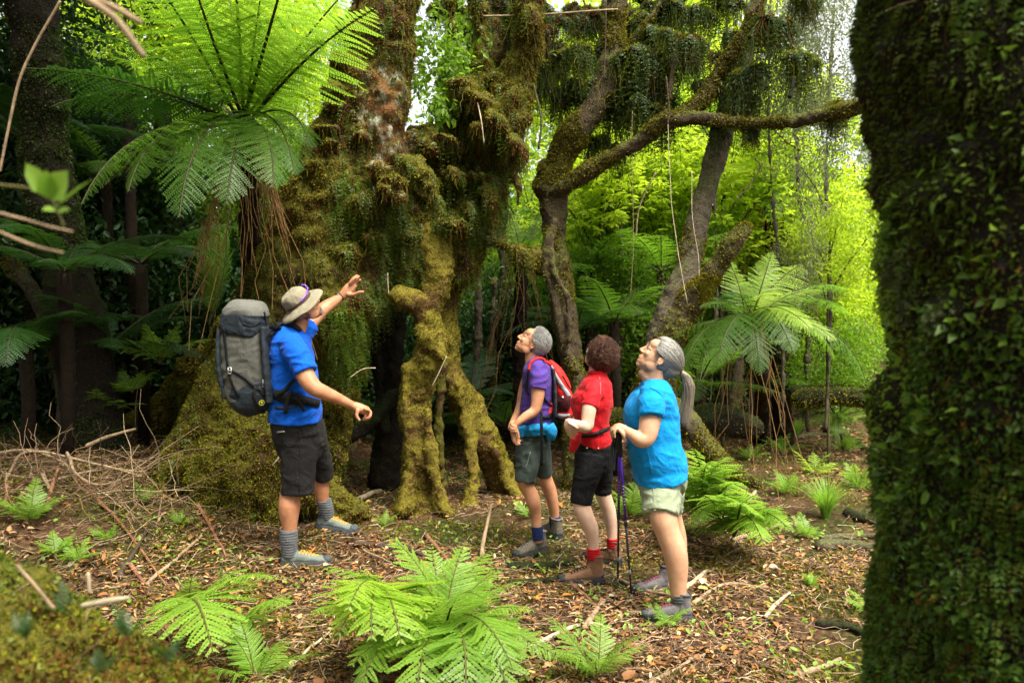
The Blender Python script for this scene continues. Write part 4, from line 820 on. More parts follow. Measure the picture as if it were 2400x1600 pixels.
tree_fern('tree_fern', gpt(P(600, 900, 7.9)[0], 8.0), cA, .10, .085, 'tall tree fern on the left with huge fronds spreading above the leader', [
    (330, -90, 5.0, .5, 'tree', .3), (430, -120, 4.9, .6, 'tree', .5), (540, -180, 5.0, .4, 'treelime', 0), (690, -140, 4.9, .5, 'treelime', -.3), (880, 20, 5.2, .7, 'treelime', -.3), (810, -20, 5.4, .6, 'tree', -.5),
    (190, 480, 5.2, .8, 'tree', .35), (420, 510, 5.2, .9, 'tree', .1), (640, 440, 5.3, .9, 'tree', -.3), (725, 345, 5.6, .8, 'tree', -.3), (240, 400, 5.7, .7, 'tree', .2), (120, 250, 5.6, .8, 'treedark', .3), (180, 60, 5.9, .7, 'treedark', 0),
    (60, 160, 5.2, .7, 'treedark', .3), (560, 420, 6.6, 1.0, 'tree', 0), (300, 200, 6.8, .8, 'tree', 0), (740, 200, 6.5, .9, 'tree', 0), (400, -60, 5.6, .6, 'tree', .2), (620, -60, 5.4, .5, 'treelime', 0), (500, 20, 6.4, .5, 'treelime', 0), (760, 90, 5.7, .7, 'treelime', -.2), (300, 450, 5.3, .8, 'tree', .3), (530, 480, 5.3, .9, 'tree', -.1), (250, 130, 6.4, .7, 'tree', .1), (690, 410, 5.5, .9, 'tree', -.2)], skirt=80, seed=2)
cB = P(1765, 745, 6.9)
tree_fern('tree_fern', on_ground(1775, 1035), cB, .09, .08, 'low spreading tree fern right of the turquoise woman, with hanging dead stalks', [
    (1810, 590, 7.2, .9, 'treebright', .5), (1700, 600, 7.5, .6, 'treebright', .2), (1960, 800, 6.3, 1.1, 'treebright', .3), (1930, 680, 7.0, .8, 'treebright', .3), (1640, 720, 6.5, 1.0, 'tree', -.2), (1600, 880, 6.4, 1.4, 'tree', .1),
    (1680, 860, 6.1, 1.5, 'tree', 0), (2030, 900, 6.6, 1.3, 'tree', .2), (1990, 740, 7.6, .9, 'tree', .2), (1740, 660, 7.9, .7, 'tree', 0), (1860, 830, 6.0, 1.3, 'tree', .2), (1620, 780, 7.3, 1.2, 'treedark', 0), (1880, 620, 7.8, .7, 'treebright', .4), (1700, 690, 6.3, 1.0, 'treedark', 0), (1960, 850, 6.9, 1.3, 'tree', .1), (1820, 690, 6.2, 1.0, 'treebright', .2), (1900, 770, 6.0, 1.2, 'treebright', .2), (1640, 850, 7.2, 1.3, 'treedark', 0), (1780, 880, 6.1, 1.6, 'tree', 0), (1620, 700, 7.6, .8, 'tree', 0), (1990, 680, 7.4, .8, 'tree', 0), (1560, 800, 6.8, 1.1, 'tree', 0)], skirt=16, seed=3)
cC = P(1222, 590, 8.6)
tree_fern('tree_fern', gpt(P(1222, 900, 8.6)[0], 8.7), cC, .08, .07, 'dark small tree fern between the great tree and the slender forked tree', [
    (1300, 540, 8.2, .8, 'tree', 0), (1140, 560, 8.3, .8, 'tree', 0), (1350, 640, 8.6, 1.1, 'tree', 0), (1120, 660, 8.6, 1.2, 'treedark', 0), (1270, 500, 9, .5, 'tree', 0), (1190, 490, 9, .5, 'tree', 0), (1250, 560, 7.9, .9, 'tree', 0), (1180, 600, 7.9, 1, 'treedark', 0)], skirt=24, seed=4)
cD = P(1810, 440, 10.5)
tree_fern('tree_fern', gpt(P(1845, 900, 10.5)[0], 10.6), cD, .14, .12, 'tall tree fern far back, its trunk wrapped in a brown skirt of dead stalks', [
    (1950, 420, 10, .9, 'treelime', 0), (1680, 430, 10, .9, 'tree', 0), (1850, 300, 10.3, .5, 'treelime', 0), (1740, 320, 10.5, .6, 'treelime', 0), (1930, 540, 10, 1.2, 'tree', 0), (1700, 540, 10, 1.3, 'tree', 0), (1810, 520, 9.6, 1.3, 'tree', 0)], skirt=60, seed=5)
cE = P(480, 640, 8.8)
fe = fern_plant('fern', gpt(cE[0], 8.8), [], 'upright yellowish fern fronds standing in the dark behind the backpack')
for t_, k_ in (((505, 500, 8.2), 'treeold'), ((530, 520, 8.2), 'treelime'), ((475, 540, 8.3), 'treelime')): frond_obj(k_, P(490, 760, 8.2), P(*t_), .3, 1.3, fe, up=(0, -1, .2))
for q, (cx_, cy_, d_, lab, kk) in enumerate([(1440, 760, 8.6, 'dark arching fern directly behind the woman in red', 'tree'), (1380, 640, 9.4, 'fern with long pale fronds beside the slender forked trunk', 'tree'), (1100, 940, 9.0, 'dark low fern seen between the stilt roots and the man in purple', 'treedark'),
        (1350, 780, 8.6, 'dark fern behind the grey haired man and the slender trunk', 'treedark'), (1960, 980, 10.0, 'small fern by the log near the dark foreground trunk', 'tree'), (1640, 900, 8.2, 'shaded fern at the foot of the leaning tree', 'tree'), (1550, 640, 9.2, 'fern in front of the lime leaves, left of the leaning tree', 'tree'),
        (300, 240, 8.0, 'dark tree fern crown in the upper left gloom', 'treedark'), (60, 330, 7.4, 'dark fern crown near the left edge', 'treedark'), (250, 420, 8.2, 'backlit fern crown behind the large hanging fronds', 'tree'), (700, 980, 8.6, 'shaded fern under the great tree', 'treedark'), (150, 640, 6.3, 'dark fern hanging in front of the thick dark trunk at the left', 'treedark'), (60, 820, 6.4, 'dark fern low at the left edge above the brush pile', 'treedark'), (250, 820, 6.9, 'dark fern between the thick dark trunk and the backpack', 'treedark'), (330, 620, 7.4, 'shadowed fern left of the yellowish upright fronds', 'treedark'), (1180, 1000, 9.5, 'low fern at the far side of the stilt roots', 'tree')]):
    c = P(cx_, cy_, d_); e = empty('fern', (c[0], d_, float(gz(c[0], d_)))); tag(e, lab, 'fern'); rr = random.Random(q)
    for k in range(9):
        th = k * 2.4 + q; L = rr.uniform(.7, 1.15); el = rr.uniform(-.1, .55)
        frond_obj(kk, c, c + L * np.array((math.cos(th) * math.cos(el), math.sin(th) * math.cos(el), math.sin(el))), rr.uniform(.7, 1.4), 0, e)
    if c[2] - float(gz(c[0], d_)) > .5:
        mb = MB(); add_tube(mb, [(0, 0, -.1), (0.02, 0, (c[2] - e.location[2]) * .5), (0, 0, c[2] - e.location[2])], .055, seg=8); mb.obj('trunk', MT['trunk_fern'], e)

# ---------------------------------------------------------------- ferns on the floor
def star(n, L, el0, el1, dp, seed, az0=0, az1=360, kinds=('ground',)):
    rr = random.Random(seed); return [(az0 + (az1 - az0) * (k + rr.uniform(.1, .9)) / n, L * rr.uniform(.75, 1.1), rr.uniform(el0, el1), dp + rr.uniform(-.3, .3), rr.choice(kinds)) for k in range(n)]
b0 = on_ground(1040, 1560)
f0 = fern_plant('fern', b0, [], 'large bright green fern spreading across the bottom centre foreground')
base = b0 + (0, 0, .14)
for tx, ty, td, dp, kd, rl in [(905, 1252, 4.0, .8, 'ground', .1), (1090, 1270, 4.1, .9, 'ground', .1), (1010, 1280, 4.2, .7, 'ground', 0), (1150, 1290, 4.2, .8, 'ground', -.1), (1235, 1360, 3.9, 1.0, 'ground', -.2), (1255, 1430, 3.7, 1.1, 'ground', 0), (1240, 1500, 3.5, 1.2, 'ground', .2), (1310, 1540, 3.6, 1.2, 'ground', .2),
        (1200, 1640, 3.1, 1.4, 'ground', 0), (1090, 1660, 3.0, 1.4, 'ground', -.2), (970, 1660, 3.05, 1.4, 'ground', 0), (840, 1620, 3.2, 1.3, 'ground', .2), (770, 1500, 3.5, 1.1, 'ground', .2), (740, 1330, 3.9, .9, 'ground', .2), (1180, 1330, 4.0, .9, 'ground', .1), (820, 1560, 3.3, 1.2, 'ground', 0), (1130, 1400, 3.3, 1.2, 'ground', .1), (960, 1350, 3.7, 1.0, 'ground', 0), (1200, 1560, 3.2, 1.3, 'ground', 0)]:
    frond_obj(kd, base, P(tx, ty, td), dp, rl, f0, 1.2)
b1 = on_ground(890, 1540); f1 = fern_plant('fern', b1, [], 'yellow lime fern just left of the large foreground fern, with young pale fronds'); base = b1 + (0, 0, .20)
for tx, ty, td, dp, kd in [(850, 1330, 3.8, .8, 'groundlime'), (775, 1360, 3.7, 1.0, 'groundlime'), (930, 1350, 3.9, .8, 'groundlime'), (790, 1490, 3.4, 1.4, 'groundlime'), (940, 1510, 3.2, 1.3, 'groundlime'), (1005, 1440, 3.4, 1.2, 'groundlime'), (815, 1430, 3.3, 1.4, 'groundlime'), (870, 1500, 3.2, 1.4, 'groundlime'), (730, 1440, 3.6, 1.1, 'ground'), (990, 1500, 3.3, 1.2, 'groundlime')]:
    frond_obj(kd, base, P(tx, ty, td), dp, random.uniform(-.2, .2), f1, 1.1)
b2 = on_ground(440, 1490); f2 = fern_plant('fern', b2, [], 'fern with a long arching frond at the lower left, near the leader\'s boots'); base = b2 + (0, 0, .1)
for tx, ty, td, dp, kd in [(655, 1355, 4.0, 1.2, 'ground'), (590, 1330, 4.3, 1.0, 'ground'), (450, 1350, 4.2, .8, 'ground'), (380, 1430, 3.8, 1.0, 'ground'), (500, 1530, 3.3, 1.2, 'ground')]: frond_obj(kd, base, P(tx, ty, td), dp, random.uniform(-.2, .2), f2)
b3 = on_ground(570, 1500); f3 = fern_plant('fern', b3, [], 'single arching fern frond between the two lower left ferns'); frond_obj('ground', b3, P(675, 1415, 3.8), 1.0, .1, f3); frond_obj('ground', b3, P(590, 1440, 3.9), .7, .1, f3)
b4 = on_ground(1650, 1230); f4 = fern_plant('fern', b4, [], 'pale green fern behind the turquoise woman\'s legs'); base = b4 + (0, 0, .05)
for tx, ty, td, dp, kd in [(1625, 1050, 5.5, .4, 'ground'), (1700, 1070, 5.4, .5, 'ground'), (1590, 1100, 5.4, .5, 'ground'), (1735, 1130, 5.3, .6, 'ground'), (1665, 1080, 5.3, .4, 'ground'), (1570, 1160, 5.4, .6, 'tree')]: frond_obj(kd, base, P(tx, ty, td), dp, random.uniform(-.5, .5), f4, .8)
b5 = on_ground(1720, 1275); f5 = fern_plant('fern', b5, [], 'lower right one of the two pale ferns behind the turquoise woman'); base = b5 + (0, 0, .06)
for tx, ty, td, dp, kd in [(1650, 1160, 5.1, .5, 'ground'), (1700, 1150, 5.2, .4, 'ground'), (1770, 1160, 5.2, .5, 'ground'), (1825, 1190, 5.1, .6, 'ground'), (1850, 1240, 5.0, .8, 'ground'), (1790, 1275, 4.9, .9, 'ground'), (1640, 1230, 5.0, .8, 'tree'), (1740, 1180, 4.9, .5, 'ground')]: frond_obj(kd, base, P(tx, ty, td), dp, random.uniform(-.5, .5), f5, .8)
for q, (px, py, L, lab, kd) in enumerate([(1475, 1215, .5, 'green fern seen between the red and turquoise women\'s legs', 'ground'), (1400, 1590, .38, 'small upright fern at the bottom edge, right of the large fern', 'ground'), (1560, 1470, .2, 'tiny fern beside the turquoise woman\'s front boot', 'ground'),
        (600, 1600, .35, 'small fern at the bottom edge, left of the yellow lime fern', 'ground'), (2050, 1440, .24, 'small fern at the foot of the dark foreground trunk', 'ground'), (1910, 1110, .35, 'pale small fern behind the grass tuft', 'groundlime'), (1840, 1160, .35, 'feathery low fern left of the grass tuft', 'ground'),
        (70, 1225, .32, 'small fern at the left edge above the mossy bank', 'ground'), (130, 1300, .22, 'low fern on the left bank behind the blurred stump', 'ground'), (330, 1180, .2, 'little fern between the brush pile and the buttress', 'ground'), (250, 1270, .16, 'tiny fern between the long reddish stick and the stump', 'ground'), (420, 1230, .15, 'tiny fern at the foot of the buttress', 'ground'), (1240, 1210, .2, 'little fern in front of the right stilt root', 'ground'), (900, 1235, .16, 'tiny fern right of the leader\'s rear shoe', 'ground'), (1900, 1380, .14, 'tiny fern alone in the litter at the right', 'ground'), (375, 850, .5, 'fern growing on the dark root left of the backpack', 'ground'), (310, 920, .35, 'smaller fern lower on the dark root at the left', 'ground'), (230, 980, .45, 'dull fern above the pile of dead branches', 'grounddark'), (180, 1320, .2, 'tiny bright fern on the mossy bank at the left', 'ground'),
        (1850, 960, .5, 'fern below the right hand tree fern', 'ground'), (1900, 960, .4, 'pale fern right of the tree fern trunk', 'groundlime'), (1560, 1130, .4, 'fern fronds showing behind the turquoise woman\'s shorts', 'ground'),
        (1690, 1010, .45, 'fern by the mossy log left of the tree fern stalks', 'ground'), (1830, 1060, .35, 'low fern in front of the tree fern trunk', 'ground'), (1980, 1060, .4, 'fern beside the dark curved root', 'ground'), (1760, 1080, .3, 'small fern at the end of the surface root', 'ground'), (2010, 1150, .35, 'fern near the dark mossy log end', 'ground'), (1960, 1000, .5, 'fern on the far side of the clearing, right of the grass', 'ground'), (1640, 960, .5, 'shaded fern behind the turquoise woman\'s shoulder', 'ground'), (1890, 1260, .22, 'tiny fern at the foot of the grass clump', 'ground')]):
    d_ = {375: 6.9, 310: 6.9, 230: 6.9}.get(px); b = on_ground(px, py) if d_ is None else P(px, py, d_)
    fern_plant('fern', b, star(7, L, 15, 60, .9, q + 40), lab, kind=kd) if kd != 'groundlime' else fern_plant('fern', b, star(7, L, 15, 60, .9, q + 40, kinds=('groundlime',)), lab)
# grass tufts
def grass(b, n, h, lab, seed):
    r = np.random.default_rng(seed); th = r.uniform(0, 6.28, n); lean = r.uniform(.1, .9, n); L = h * r.uniform(.6, 1.1, n); mb = MB(); V, F = [], []
    t = np.linspace(0, 1, 6); C = np.stack([np.outer(np.cos(th) * lean * L, t ** 1.8), np.outer(np.sin(th) * lean * L, t ** 1.8), np.outer(L, t - .35 * t ** 2.5 * 1)], -1) + np.stack([np.cos(th) * .03, np.sin(th) * .03, th * 0], -1)[:, None]
    s = np.stack([-np.sin(th), np.cos(th), th * 0], -1)[:, None] * (.0035 * (1 - t ** 2 * .9))[None, :, None]
    V = np.stack([C - s, C + s], 2).reshape(-1, 3); b0_ = (np.arange(n) * 12)[:, None, None]; i = (np.arange(5) * 2)[None, :, None]
    F = np.concatenate([b0_ + i, b0_ + i + 1, b0_ + i + 3, b0_ + i + 2], -1).reshape(-1, 4); o = put('grass_tuft', mesh_np('grass_tuft', V, [F], [MT['fern']]), loc=b); tag(o, lab, 'grass')
grass(on_ground(1935, 1215), 260, .5, 'clump of long green grass at the right of the clearing', 1); grass(on_ground(1865, 1025), 200, .42, 'smaller bluish grass clump below the tree fern', 2)
from mathutils.bvhtree import BVHTree
# ---------------------------------------------------------------- foreground: mossy trunk, mossy mound, twigs close to the lens
MT['wall_moss'] = leaf_mat('deep_green_moss', (.03, .055, .006), (.12, .16, .015), .25, (.10, .18, .01), .7, 3, .2); MT['wall_fern'] = leaf_mat('deep_green_fernlet', (.03, .075, .009), (.10, .19, .015), .25, (.10, .24, .01), .5, 3, .35); MT['wall_fern2'] = leaf_mat('olive_fernlet', (.06, .085, .009), (.17, .21, .018), .25, (.16, .26, .01), .5, 3, .35)
ft = empty('foreground_trunk', gpt(1.12, 1.75)); tag(ft, 'massive dark trunk clothed in moss and small leaves, filling the right edge', 'tree')
mb = MB(); add_tube(mb, spline([(1.42, 1.80, -.2), (1.39, 1.8, .5), (1.335, 1.8, 1.2), (1.31, 1.8, 2.2), (1.30, 1.8, 3.6)], 6), np.linspace(.46, .45, 25), seg=40)
v, f = remesh(mb, .02, 1); v = displace(v, f, [(2.2, .08, 1), (6, .05, 4), (16, .022, 6), (45, .008, 3)])
put('trunk', mesh_np('trunk', v, [f], [MT['bark_dark']], smooth=True)); o = SC.objects[[x.name for x in SC.objects if x.name.startswith('trunk')][-1]]
for x in list(SC.objects):
    if x.name.startswith('trunk') and x.parent is None: adopt(ft, [x])
FT = (v, f); vis = lambda C, N: (N[:, 1] < .5) * (N[:, 0] < .75) * (C[:, 2] > .3)
tufts('moss', FT, 60000, 'wall_moss', (.008, .022), (.3, .6), 60, lambda C, N: vis(C, N) * (.3 + nz(C, 3, -.1, 2)), ft, .5)
tufts('small_leaves', FT, 34000, 'wall_fern', (.008, .028), (.3, .7), 61, lambda C, N: vis(C, N) * nz(C, 2.5, -.1, 5), ft, .7)
drapery('hanging_ferns', FT, 2600, 62, lambda C, N: vis(C, N) * nz(C, 2.5, -.15, 9), ft, 'wall_fern', (.02, .08), 6, .26)
drapery('hanging_ferns', FT, 1800, 63, lambda C, N: vis(C, N) * nz(C, 3, -.05, 12), ft, 'wall_fern2', (.02, .06), 6, .26)
tufts('moss', FT, 4000, 'moss_brown', (.01, .03), (.2, .4), 64, lambda C, N: vis(C, N) * nz(C, 2, .12, 15, .05), ft, .9)
tufts('moss', FT, 4000, 'lime', (.006, .016), (.4, .7), 65, lambda C, N: (N[:, 0] < -.75) * (N[:, 1] < .4) * (C[:, 2] < 1.9) * (C[:, 2] > .9), ft, .3)  # lime tufts on the left edge only, light on that side put into colour
tufts('creeper_leaves', FT, 1500, 'fern', (.016, .038), (.4, .6), 67, lambda C, N: vis(C, N) * nz(C, 2.2, .12, 31, .08), ft, .4)
fringe('moss_fringe', FT, 2500, 68, lambda C, N: vis(C, N) * 1., ft, 'moss_brown', (.02, .10), .0012)
lp = P(2180, 715, 1.42); tufts('lichen', FT, 500, 'lichen', (.01, .022), (.6, 1), 66, lambda C, N: (N[:, 1] < 0) * np.exp(-(((C[:, 0] - lp[0]) / .04) ** 2 + ((C[:, 2] - lp[2]) / .06) ** 2)), ft, .3)
r = np.random.default_rng(3); pos, N = sample_surface(v, f, 60, r, vis)
o = put('clinging_twigs', sticks_mesh('clinging_twigs', pos, N * .5 + rand_dir(r, 60) * .6 + (0, 0, .2), r.uniform(.04, .12, 60), .0012, MT['stick'], 4, .15, 7, 6)); adopt(ft, [o]); o['kind'] = 'stuff'
FB = BVHTree.FromPolygons([tuple(x) for x in FT[0]], [tuple(int(k_) for k_ in q_) for q_ in FT[1]])
for px, py, s, tx, ty in [(2250, 735, .045, .4, -.3), (2275, 755, .04, .7, -.5), (2075, 1045, .035, -.9, .2), (2265, 1185, .05, .2, -1), (2165, 1145, .035, -.3, -.6)]:
    a = FB.ray_cast(Vector((0, 0, CAMH)), (Vector(P(px, py, 5)) - Vector((0, 0, CAMH))).normalized())[0]
    if a is None: continue
    a = np.array(a) + (0, -.012, 0); V_, F_ = leaves6(a[None], np.array([[tx, -.25, ty]]), np.array([[0, -1., .3]]), s, s * .45); s *= .7; o = put('bright_leaf', mesh_np('bright_leaf', V_, [F_], [MT['fern']])); adopt(ft, [o])
MT['brushw0'] = litter_mat('stump_twigs', [(0, (.06, .035, .02)), (.5, (.16, .10, .055)), (.85, (.26, .18, .11)), (1, (.38, .30, .2))])
# mossy mound at the lower left, close to the camera
mm = empty('mossy_stump', gpt(-1.0, 1.75)); tag(mm, 'blurred mossy stump close to the camera in the lower left corner', 'stump'); mb = MB()
add_ell(mb, (-1.02, 1.72, .64), (.42, .35, .42)); add_ell(mb, (-.78, 1.66, .44), (.34, .3, .38)); add_ell(mb, (-1.35, 1.8, .80), (.4, .35, .42)); add_tube(mb, [(-1, 1.7, -.2), (-1, 1.7, .6)], .5, seg=20)
v, f = remesh(mb, .018, 2); v = displace(v, f, [(3, .09, 1), (9, .055, 2), (24, .022, 3)]); o = put('stump', mesh_np('stump', v, [f], [MT['bark_great']], smooth=True)); adopt(mm, [o]); VM = (v, f)
up_ = lambda C, N: (N[:, 2] > -.5) * (N[:, 1] < .7) * (C[:, 2] > .3)
tufts('moss', VM, 22000, 'wall_fern2', (.008, .022), (.35, .7), 70, lambda C, N: up_(C, N) * (.2 + nz(C, 3, -.1, 3)), mm, .1); tufts('moss', VM, 20000, 'moss_green', (.008, .02), (.35, .7), 71, lambda C, N: up_(C, N) * nz(C, 3, 0, 13), mm, .1); tufts('moss', VM, 14000, 'moss_brown', (.01, .03), (.3, .5), 72, lambda C, N: up_(C, N) * nz(C, 4, 0, 23), mm, .6)
for q, (px, py, L) in enumerate([(150, 1440, .09), (300, 1500, .10), (60, 1500, .08), (390, 1560, .09), (230, 1580, .09)]):
    b = P(px, py, 1.38); fern_plant('fern', b, star(5, L * .75, 20, 70, .8, q + 90, kinds=('grounddark',)), ('tiny fern rooted on the blurred mossy stump, ' + ['near its top', 'on its right shoulder', 'at its left side', 'at its lower right', 'at the bottom of the frame'][q]))
r = np.random.default_rng(13); pos, N = sample_surface(VM[0], VM[1], 60, r, up_)
o = put('clinging_twigs', sticks_mesh('clinging_twigs', pos, N * .3 + rand_dir(r, 60) * .8, r.uniform(.05, .16, 60), .0016, MT['brushw0'], 4, .15, 7, 6)); adopt(mm, [o]); o['kind'] = 'stuff'
def near_tube(name, rows, mt, label, cat, group=None, parent=None):
    S = spline(np.array(rows, dtype=float), 6); C = np.array([P(a, b, d) for a, b, _, d in S]); R = np.array([M_(c, d) for _, _, c, d in S]); R = R * (1 + .15 * fbm(C, 30, 2, 3)); mb = MB(); add_tube(mb, C, R, seg=8, rnd=True)
    o = mb.obj(name, MT[mt], None)
    if parent is not None: adopt(parent, [o])
    elif label: tag(o, label, cat, group)
    return o
near_tube('broken_wood', [(195, 1418, 6, 1.5), (245, 1409, 8, 1.5), (300, 1400, 5, 1.5)], 'stick_pale', 'short piece of pale rotten wood lying on the blurred mossy stump', 'stick')
near_tube('broken_stick', [(40, 1325, 4, 1.45), (85, 1375, 4, 1.45), (125, 1425, 5, 1.45)], 'stick', 'blurred broken stick poking out of the mossy stump', 'stick')
near_tube('broken_stick', [(207, 1345, 5, 1.5), (210, 1385, 5, 1.5)], 'stick_pale', 'tiny upright pale twig on top of the mossy stump', 'stick')
near_tube('hanging_branch', [(150, -30, 11, 1.1), (230, 15, 9, 1.1), (280, 55, 9, 1.1), (335, 130, 7, 1.1)], 'stick', 'blurred pale branch end hanging into the top left corner', 'branch')
near_tube('hanging_branch', [(200, -10, 8, 1.12), (270, 20, 8, 1.12), (328, 52, 6, 1.12)], 'stick', 'blurred upper branch end at the top left, above the other one', 'branch')
near_tube('bare_twig', [(-20, 495, 3.5, 1.2), (60, 515, 3.5, 1.2), (110, 530, 3.5, 1.2), (170, 543, 2.5, 1.2)], 'stick', 'upper of two blurred bare twigs at the left edge', 'twig')
near_tube('bare_twig', [(-20, 535, 3.5, 1.2), (50, 565, 3.5, 1.2), (100, 582, 3.5, 1.2), (147, 592, 2.5, 1.2)], 'stick', 'lower of two blurred bare twigs at the left edge', 'twig')
near_tube('long_vine', [(140, 5, 3, 2.6), (80, 110, 3, 2.6), (45, 190, 3, 2.6), (22, 290, 3, 2.6), (0, 400, 3, 2.6)], 'stick', 'thin curved vine hanging down the upper left edge', 'vine')
sp_ = empty('leafy_sprig', P(130, 500, 1.15)); tag(sp_, 'blurred green sprig with broad leaves at the left edge', 'sprig')
near_tube('stem', [(150, 530, 3, 1.15), (128, 480, 3, 1.15), (110, 455, 3, 1.15), (70, 442, 4, 1.15), (-20, 432, 4, 1.15)], 'rachis_green', None, None, parent=sp_)
for (x0, y0), (x1, y1), wd in [((115, 460), (60, 382), .028), ((120, 470), (152, 400), .040), ((120, 470), (105, 400), .03), ((125, 490), (210, 415), .006), ((130, 490), (100, 490), .012), ((135, 495), (160, 488), .010)]:
    a, b = P(x0, y0, 1.15), P(x1, y1, 1.13); V_, F_ = leaves6(a[None], (b - a)[None], np.array([[.2, -1., .35]]), np.linalg.norm(b - a), wd, .1, .1)
    o = put('leaf', mesh_np('leaf', V_, [F_], [MT['fern']], smooth=True)); adopt(sp_, [o])
# ---------------------------------------------------------------- dead branches and sticks
def stick(rows, rpx, mt, label, cat='stick', group=None, name='fallen_stick', lift=.02):
    """rows of photo pixels lying on the ground (or (x, y, d) in the air)"""
    pts = [on_ground(*q_) + (0, 0, lift) if len(q_) == 2 else P(*q_) for q_ in rows]; C = spline(np.array(pts), 6); rr = M_(rpx, np.mean(C[:, 1])); nn_ = len(C)
    C = C + np.stack([fbm(C, 9, 2, 5), fbm(C, 9, 2, 6), fbm(C, 9, 2, 7) * .6], -1) * .012
    R = rr * np.linspace(1.1, .6, nn_) * (1 + .2 * fbm(C, 25, 2, 9)); mb = MB(); add_tube(mb, C, R, seg=7, rnd=True); o = mb.obj(name, MT[mt]); tag(o, label, cat, group); return o
stick([(175, 1120), (280, 1230), (400, 1390)], 4, 'stick_red', 'long thin reddish stick slanting down the left bank toward the lower fern')
stick([(280, 1355), (320, 1290), (355, 1232)], 6, 'stick_dark', 'dark purplish stick crossing the long reddish stick')
stick([(345, 1375), (420, 1310), (472, 1262)], 5, 'stick', 'straight brown stick to the right of the crossing sticks')
stick([(422, 1110), (470, 1200), (530, 1310)], 5, 'stick_red', 'reddish stick leaning on the foot of the great tree')
stick([(305, 1330), (340, 1375)], 6, 'stick_red', 'short orange brown stick beside the crossing sticks')
stick([(0, 1150, 5.6), (60, 1060, 5.7), (200, 1080, 5.7), (330, 1115, 5.6)], 3.6, 'stick', 'pale dead branch lying across the brush pile at the left', 'branch')
stick([(0, 1060, 5.9), (70, 1055, 5.8), (150, 1085, 5.7), (180, 1130, 5.6)], 4.2, 'stick', 'curved grey dead branch at the left end of the brush pile', 'branch')
stick([(70, 1110, 5.8), (100, 1130, 5.7), (230, 1100, 5.7), (330, 1105, 5.6)], 4.2, 'stick', 'forked light branch lying in the brush pile', 'branch')
stick([(160, 1060, 5.7), (180, 1110, 5.6), (230, 1135, 5.6), (325, 1115, 5.6)], 3.6, 'stick', 'crooked light branch end sticking out toward the buttress', 'branch')
stick([(205, 1045, 5.9), (260, 1020, 5.9), (315, 1005, 5.9)], 5, 'stick', 'branch pointing up to the right above the brush pile', 'branch')
stick([(10, 1200), (20, 1130, 5.5)], 5, 'stick_red', 'stick standing at the left edge of the brush pile')
stick([(100, 1110, 5.7), (135, 1185, 5.5)], 5, 'stick', 'thick stub hanging from the brush pile')
stick([(110, 1180), (135, 1100, 5.7)], 5, 'stick_red', 'brown stick propped against the brush pile')
MT['brushw'] = litter_mat('brushwood', [(0, (.06, .035, .02)), (.5, (.16, .10, .055)), (.85, (.26, .18, .11)), (1, (.38, .30, .2))]); r = np.random.default_rng(33); n = 260; pos = np.array([P(r.uniform(-20, 420), r.uniform(1040, 1180), r.uniform(5.2, 6.2)) for _ in range(n)]); pos[:, 2] = np.minimum(pos[:, 2], gz(pos[:, 0], pos[:, 1]) + .22)
tag(put('brush_pile', sticks_mesh('brush_pile', pos, rand_dir(r, n) * (1, .6, .5), r.uniform(.2, .7, n), r.uniform(.0015, .0042, n), MT['brushw'], 4, .1, 5, 6)), 'tangle of thin dead twigs heaped on the left bank', 'brush', kind='stuff')
stick([(1590, 1400), (1650, 1350), (1665, 1345)], 6, 'stick_pale', 'curved bleached stick behind the turquoise woman\'s heel')
stick([(1625, 1420), (1700, 1375), (1800, 1385)], 5, 'stick', 'long pale bent stick right of the turquoise woman\'s boot', 'branch')
stick([(1240, 1525), (1340, 1480), (1390, 1470), (1450, 1490)], 6, 'stick_pale', 'pale branch lying right of the large foreground fern', 'branch')
stick([(1370, 1480), (1410, 1420), (1440, 1395)], 6, 'stick', 'branch running up to the trekking pole tips', 'branch')
stick([(1340, 1375), (1400, 1430), (1430, 1460)], 5, 'stick_red', 'reddish stick in front of the red haired woman\'s boot')
stick([(835, 1280), (900, 1285), (960, 1292), (1040, 1330)], 7, 'stick_dark', 'dark wet stick behind the large foreground fern')
stick([(1000, 1260), (1050, 1320)], 6, 'stick_red', 'light brown stick pointing at the large fern')
stick([(1195, 1375), (1260, 1368), (1320, 1362)], 9, 'bark_dark', 'dark mossy stick lying in front of the brown hiking boot')
stick([(1200, 1335), (1270, 1335), (1350, 1322)], 12, 'bark_dark', 'mossy half buried branch behind the large fern, near the grey boots', 'branch')
stick([(1795, 1450), (1830, 1410), (1850, 1395)], 5, 'stick_pale', 'forked bleached stick in the middle of the leaf litter')
stick([(1600, 1320), (1640, 1375)], 4, 'stick', 'thin stick between the woman in turquoise and the ferns')
stick([(1720, 1270), (1830, 1235), (1890, 1230)], 5, 'stick', 'light stick below the grass clump')
stick([(1925, 1285), (1980, 1282), (2070, 1290)], 15, 'bark_grey', 'thick light brown log lying at the right, beside the dark trunk', 'log')
stick([(1930, 1268), (2000, 1262), (2070, 1262)], 9, 'bark_grey', 'thinner log lying just behind the light brown log', 'log')
stick([(1990, 1210), (2060, 1235)], 14, 'bark_dark', 'dark mossy log end near the dark foreground trunk', 'log')
stick([(1920, 1470), (2000, 1480), (2060, 1520)], 10, 'bark_dark', 'dark rotten stick near the foot of the foreground trunk')
stick([(1930, 1010), (2010, 1040), (2050, 1090)], 9, 'bark_dark', 'dark curved root in the clearing near the foreground trunk', 'root')
stick([(1870, 1030), (1900, 1022), (1960, 1025)], 7, 'bark_grey', 'pale mossy branch below the small grass clump', 'branch')
stick([(1510, 1620), (1560, 1590), (1650, 1540)], 6, 'stick', 'light stick at the lower right edge of the litter')
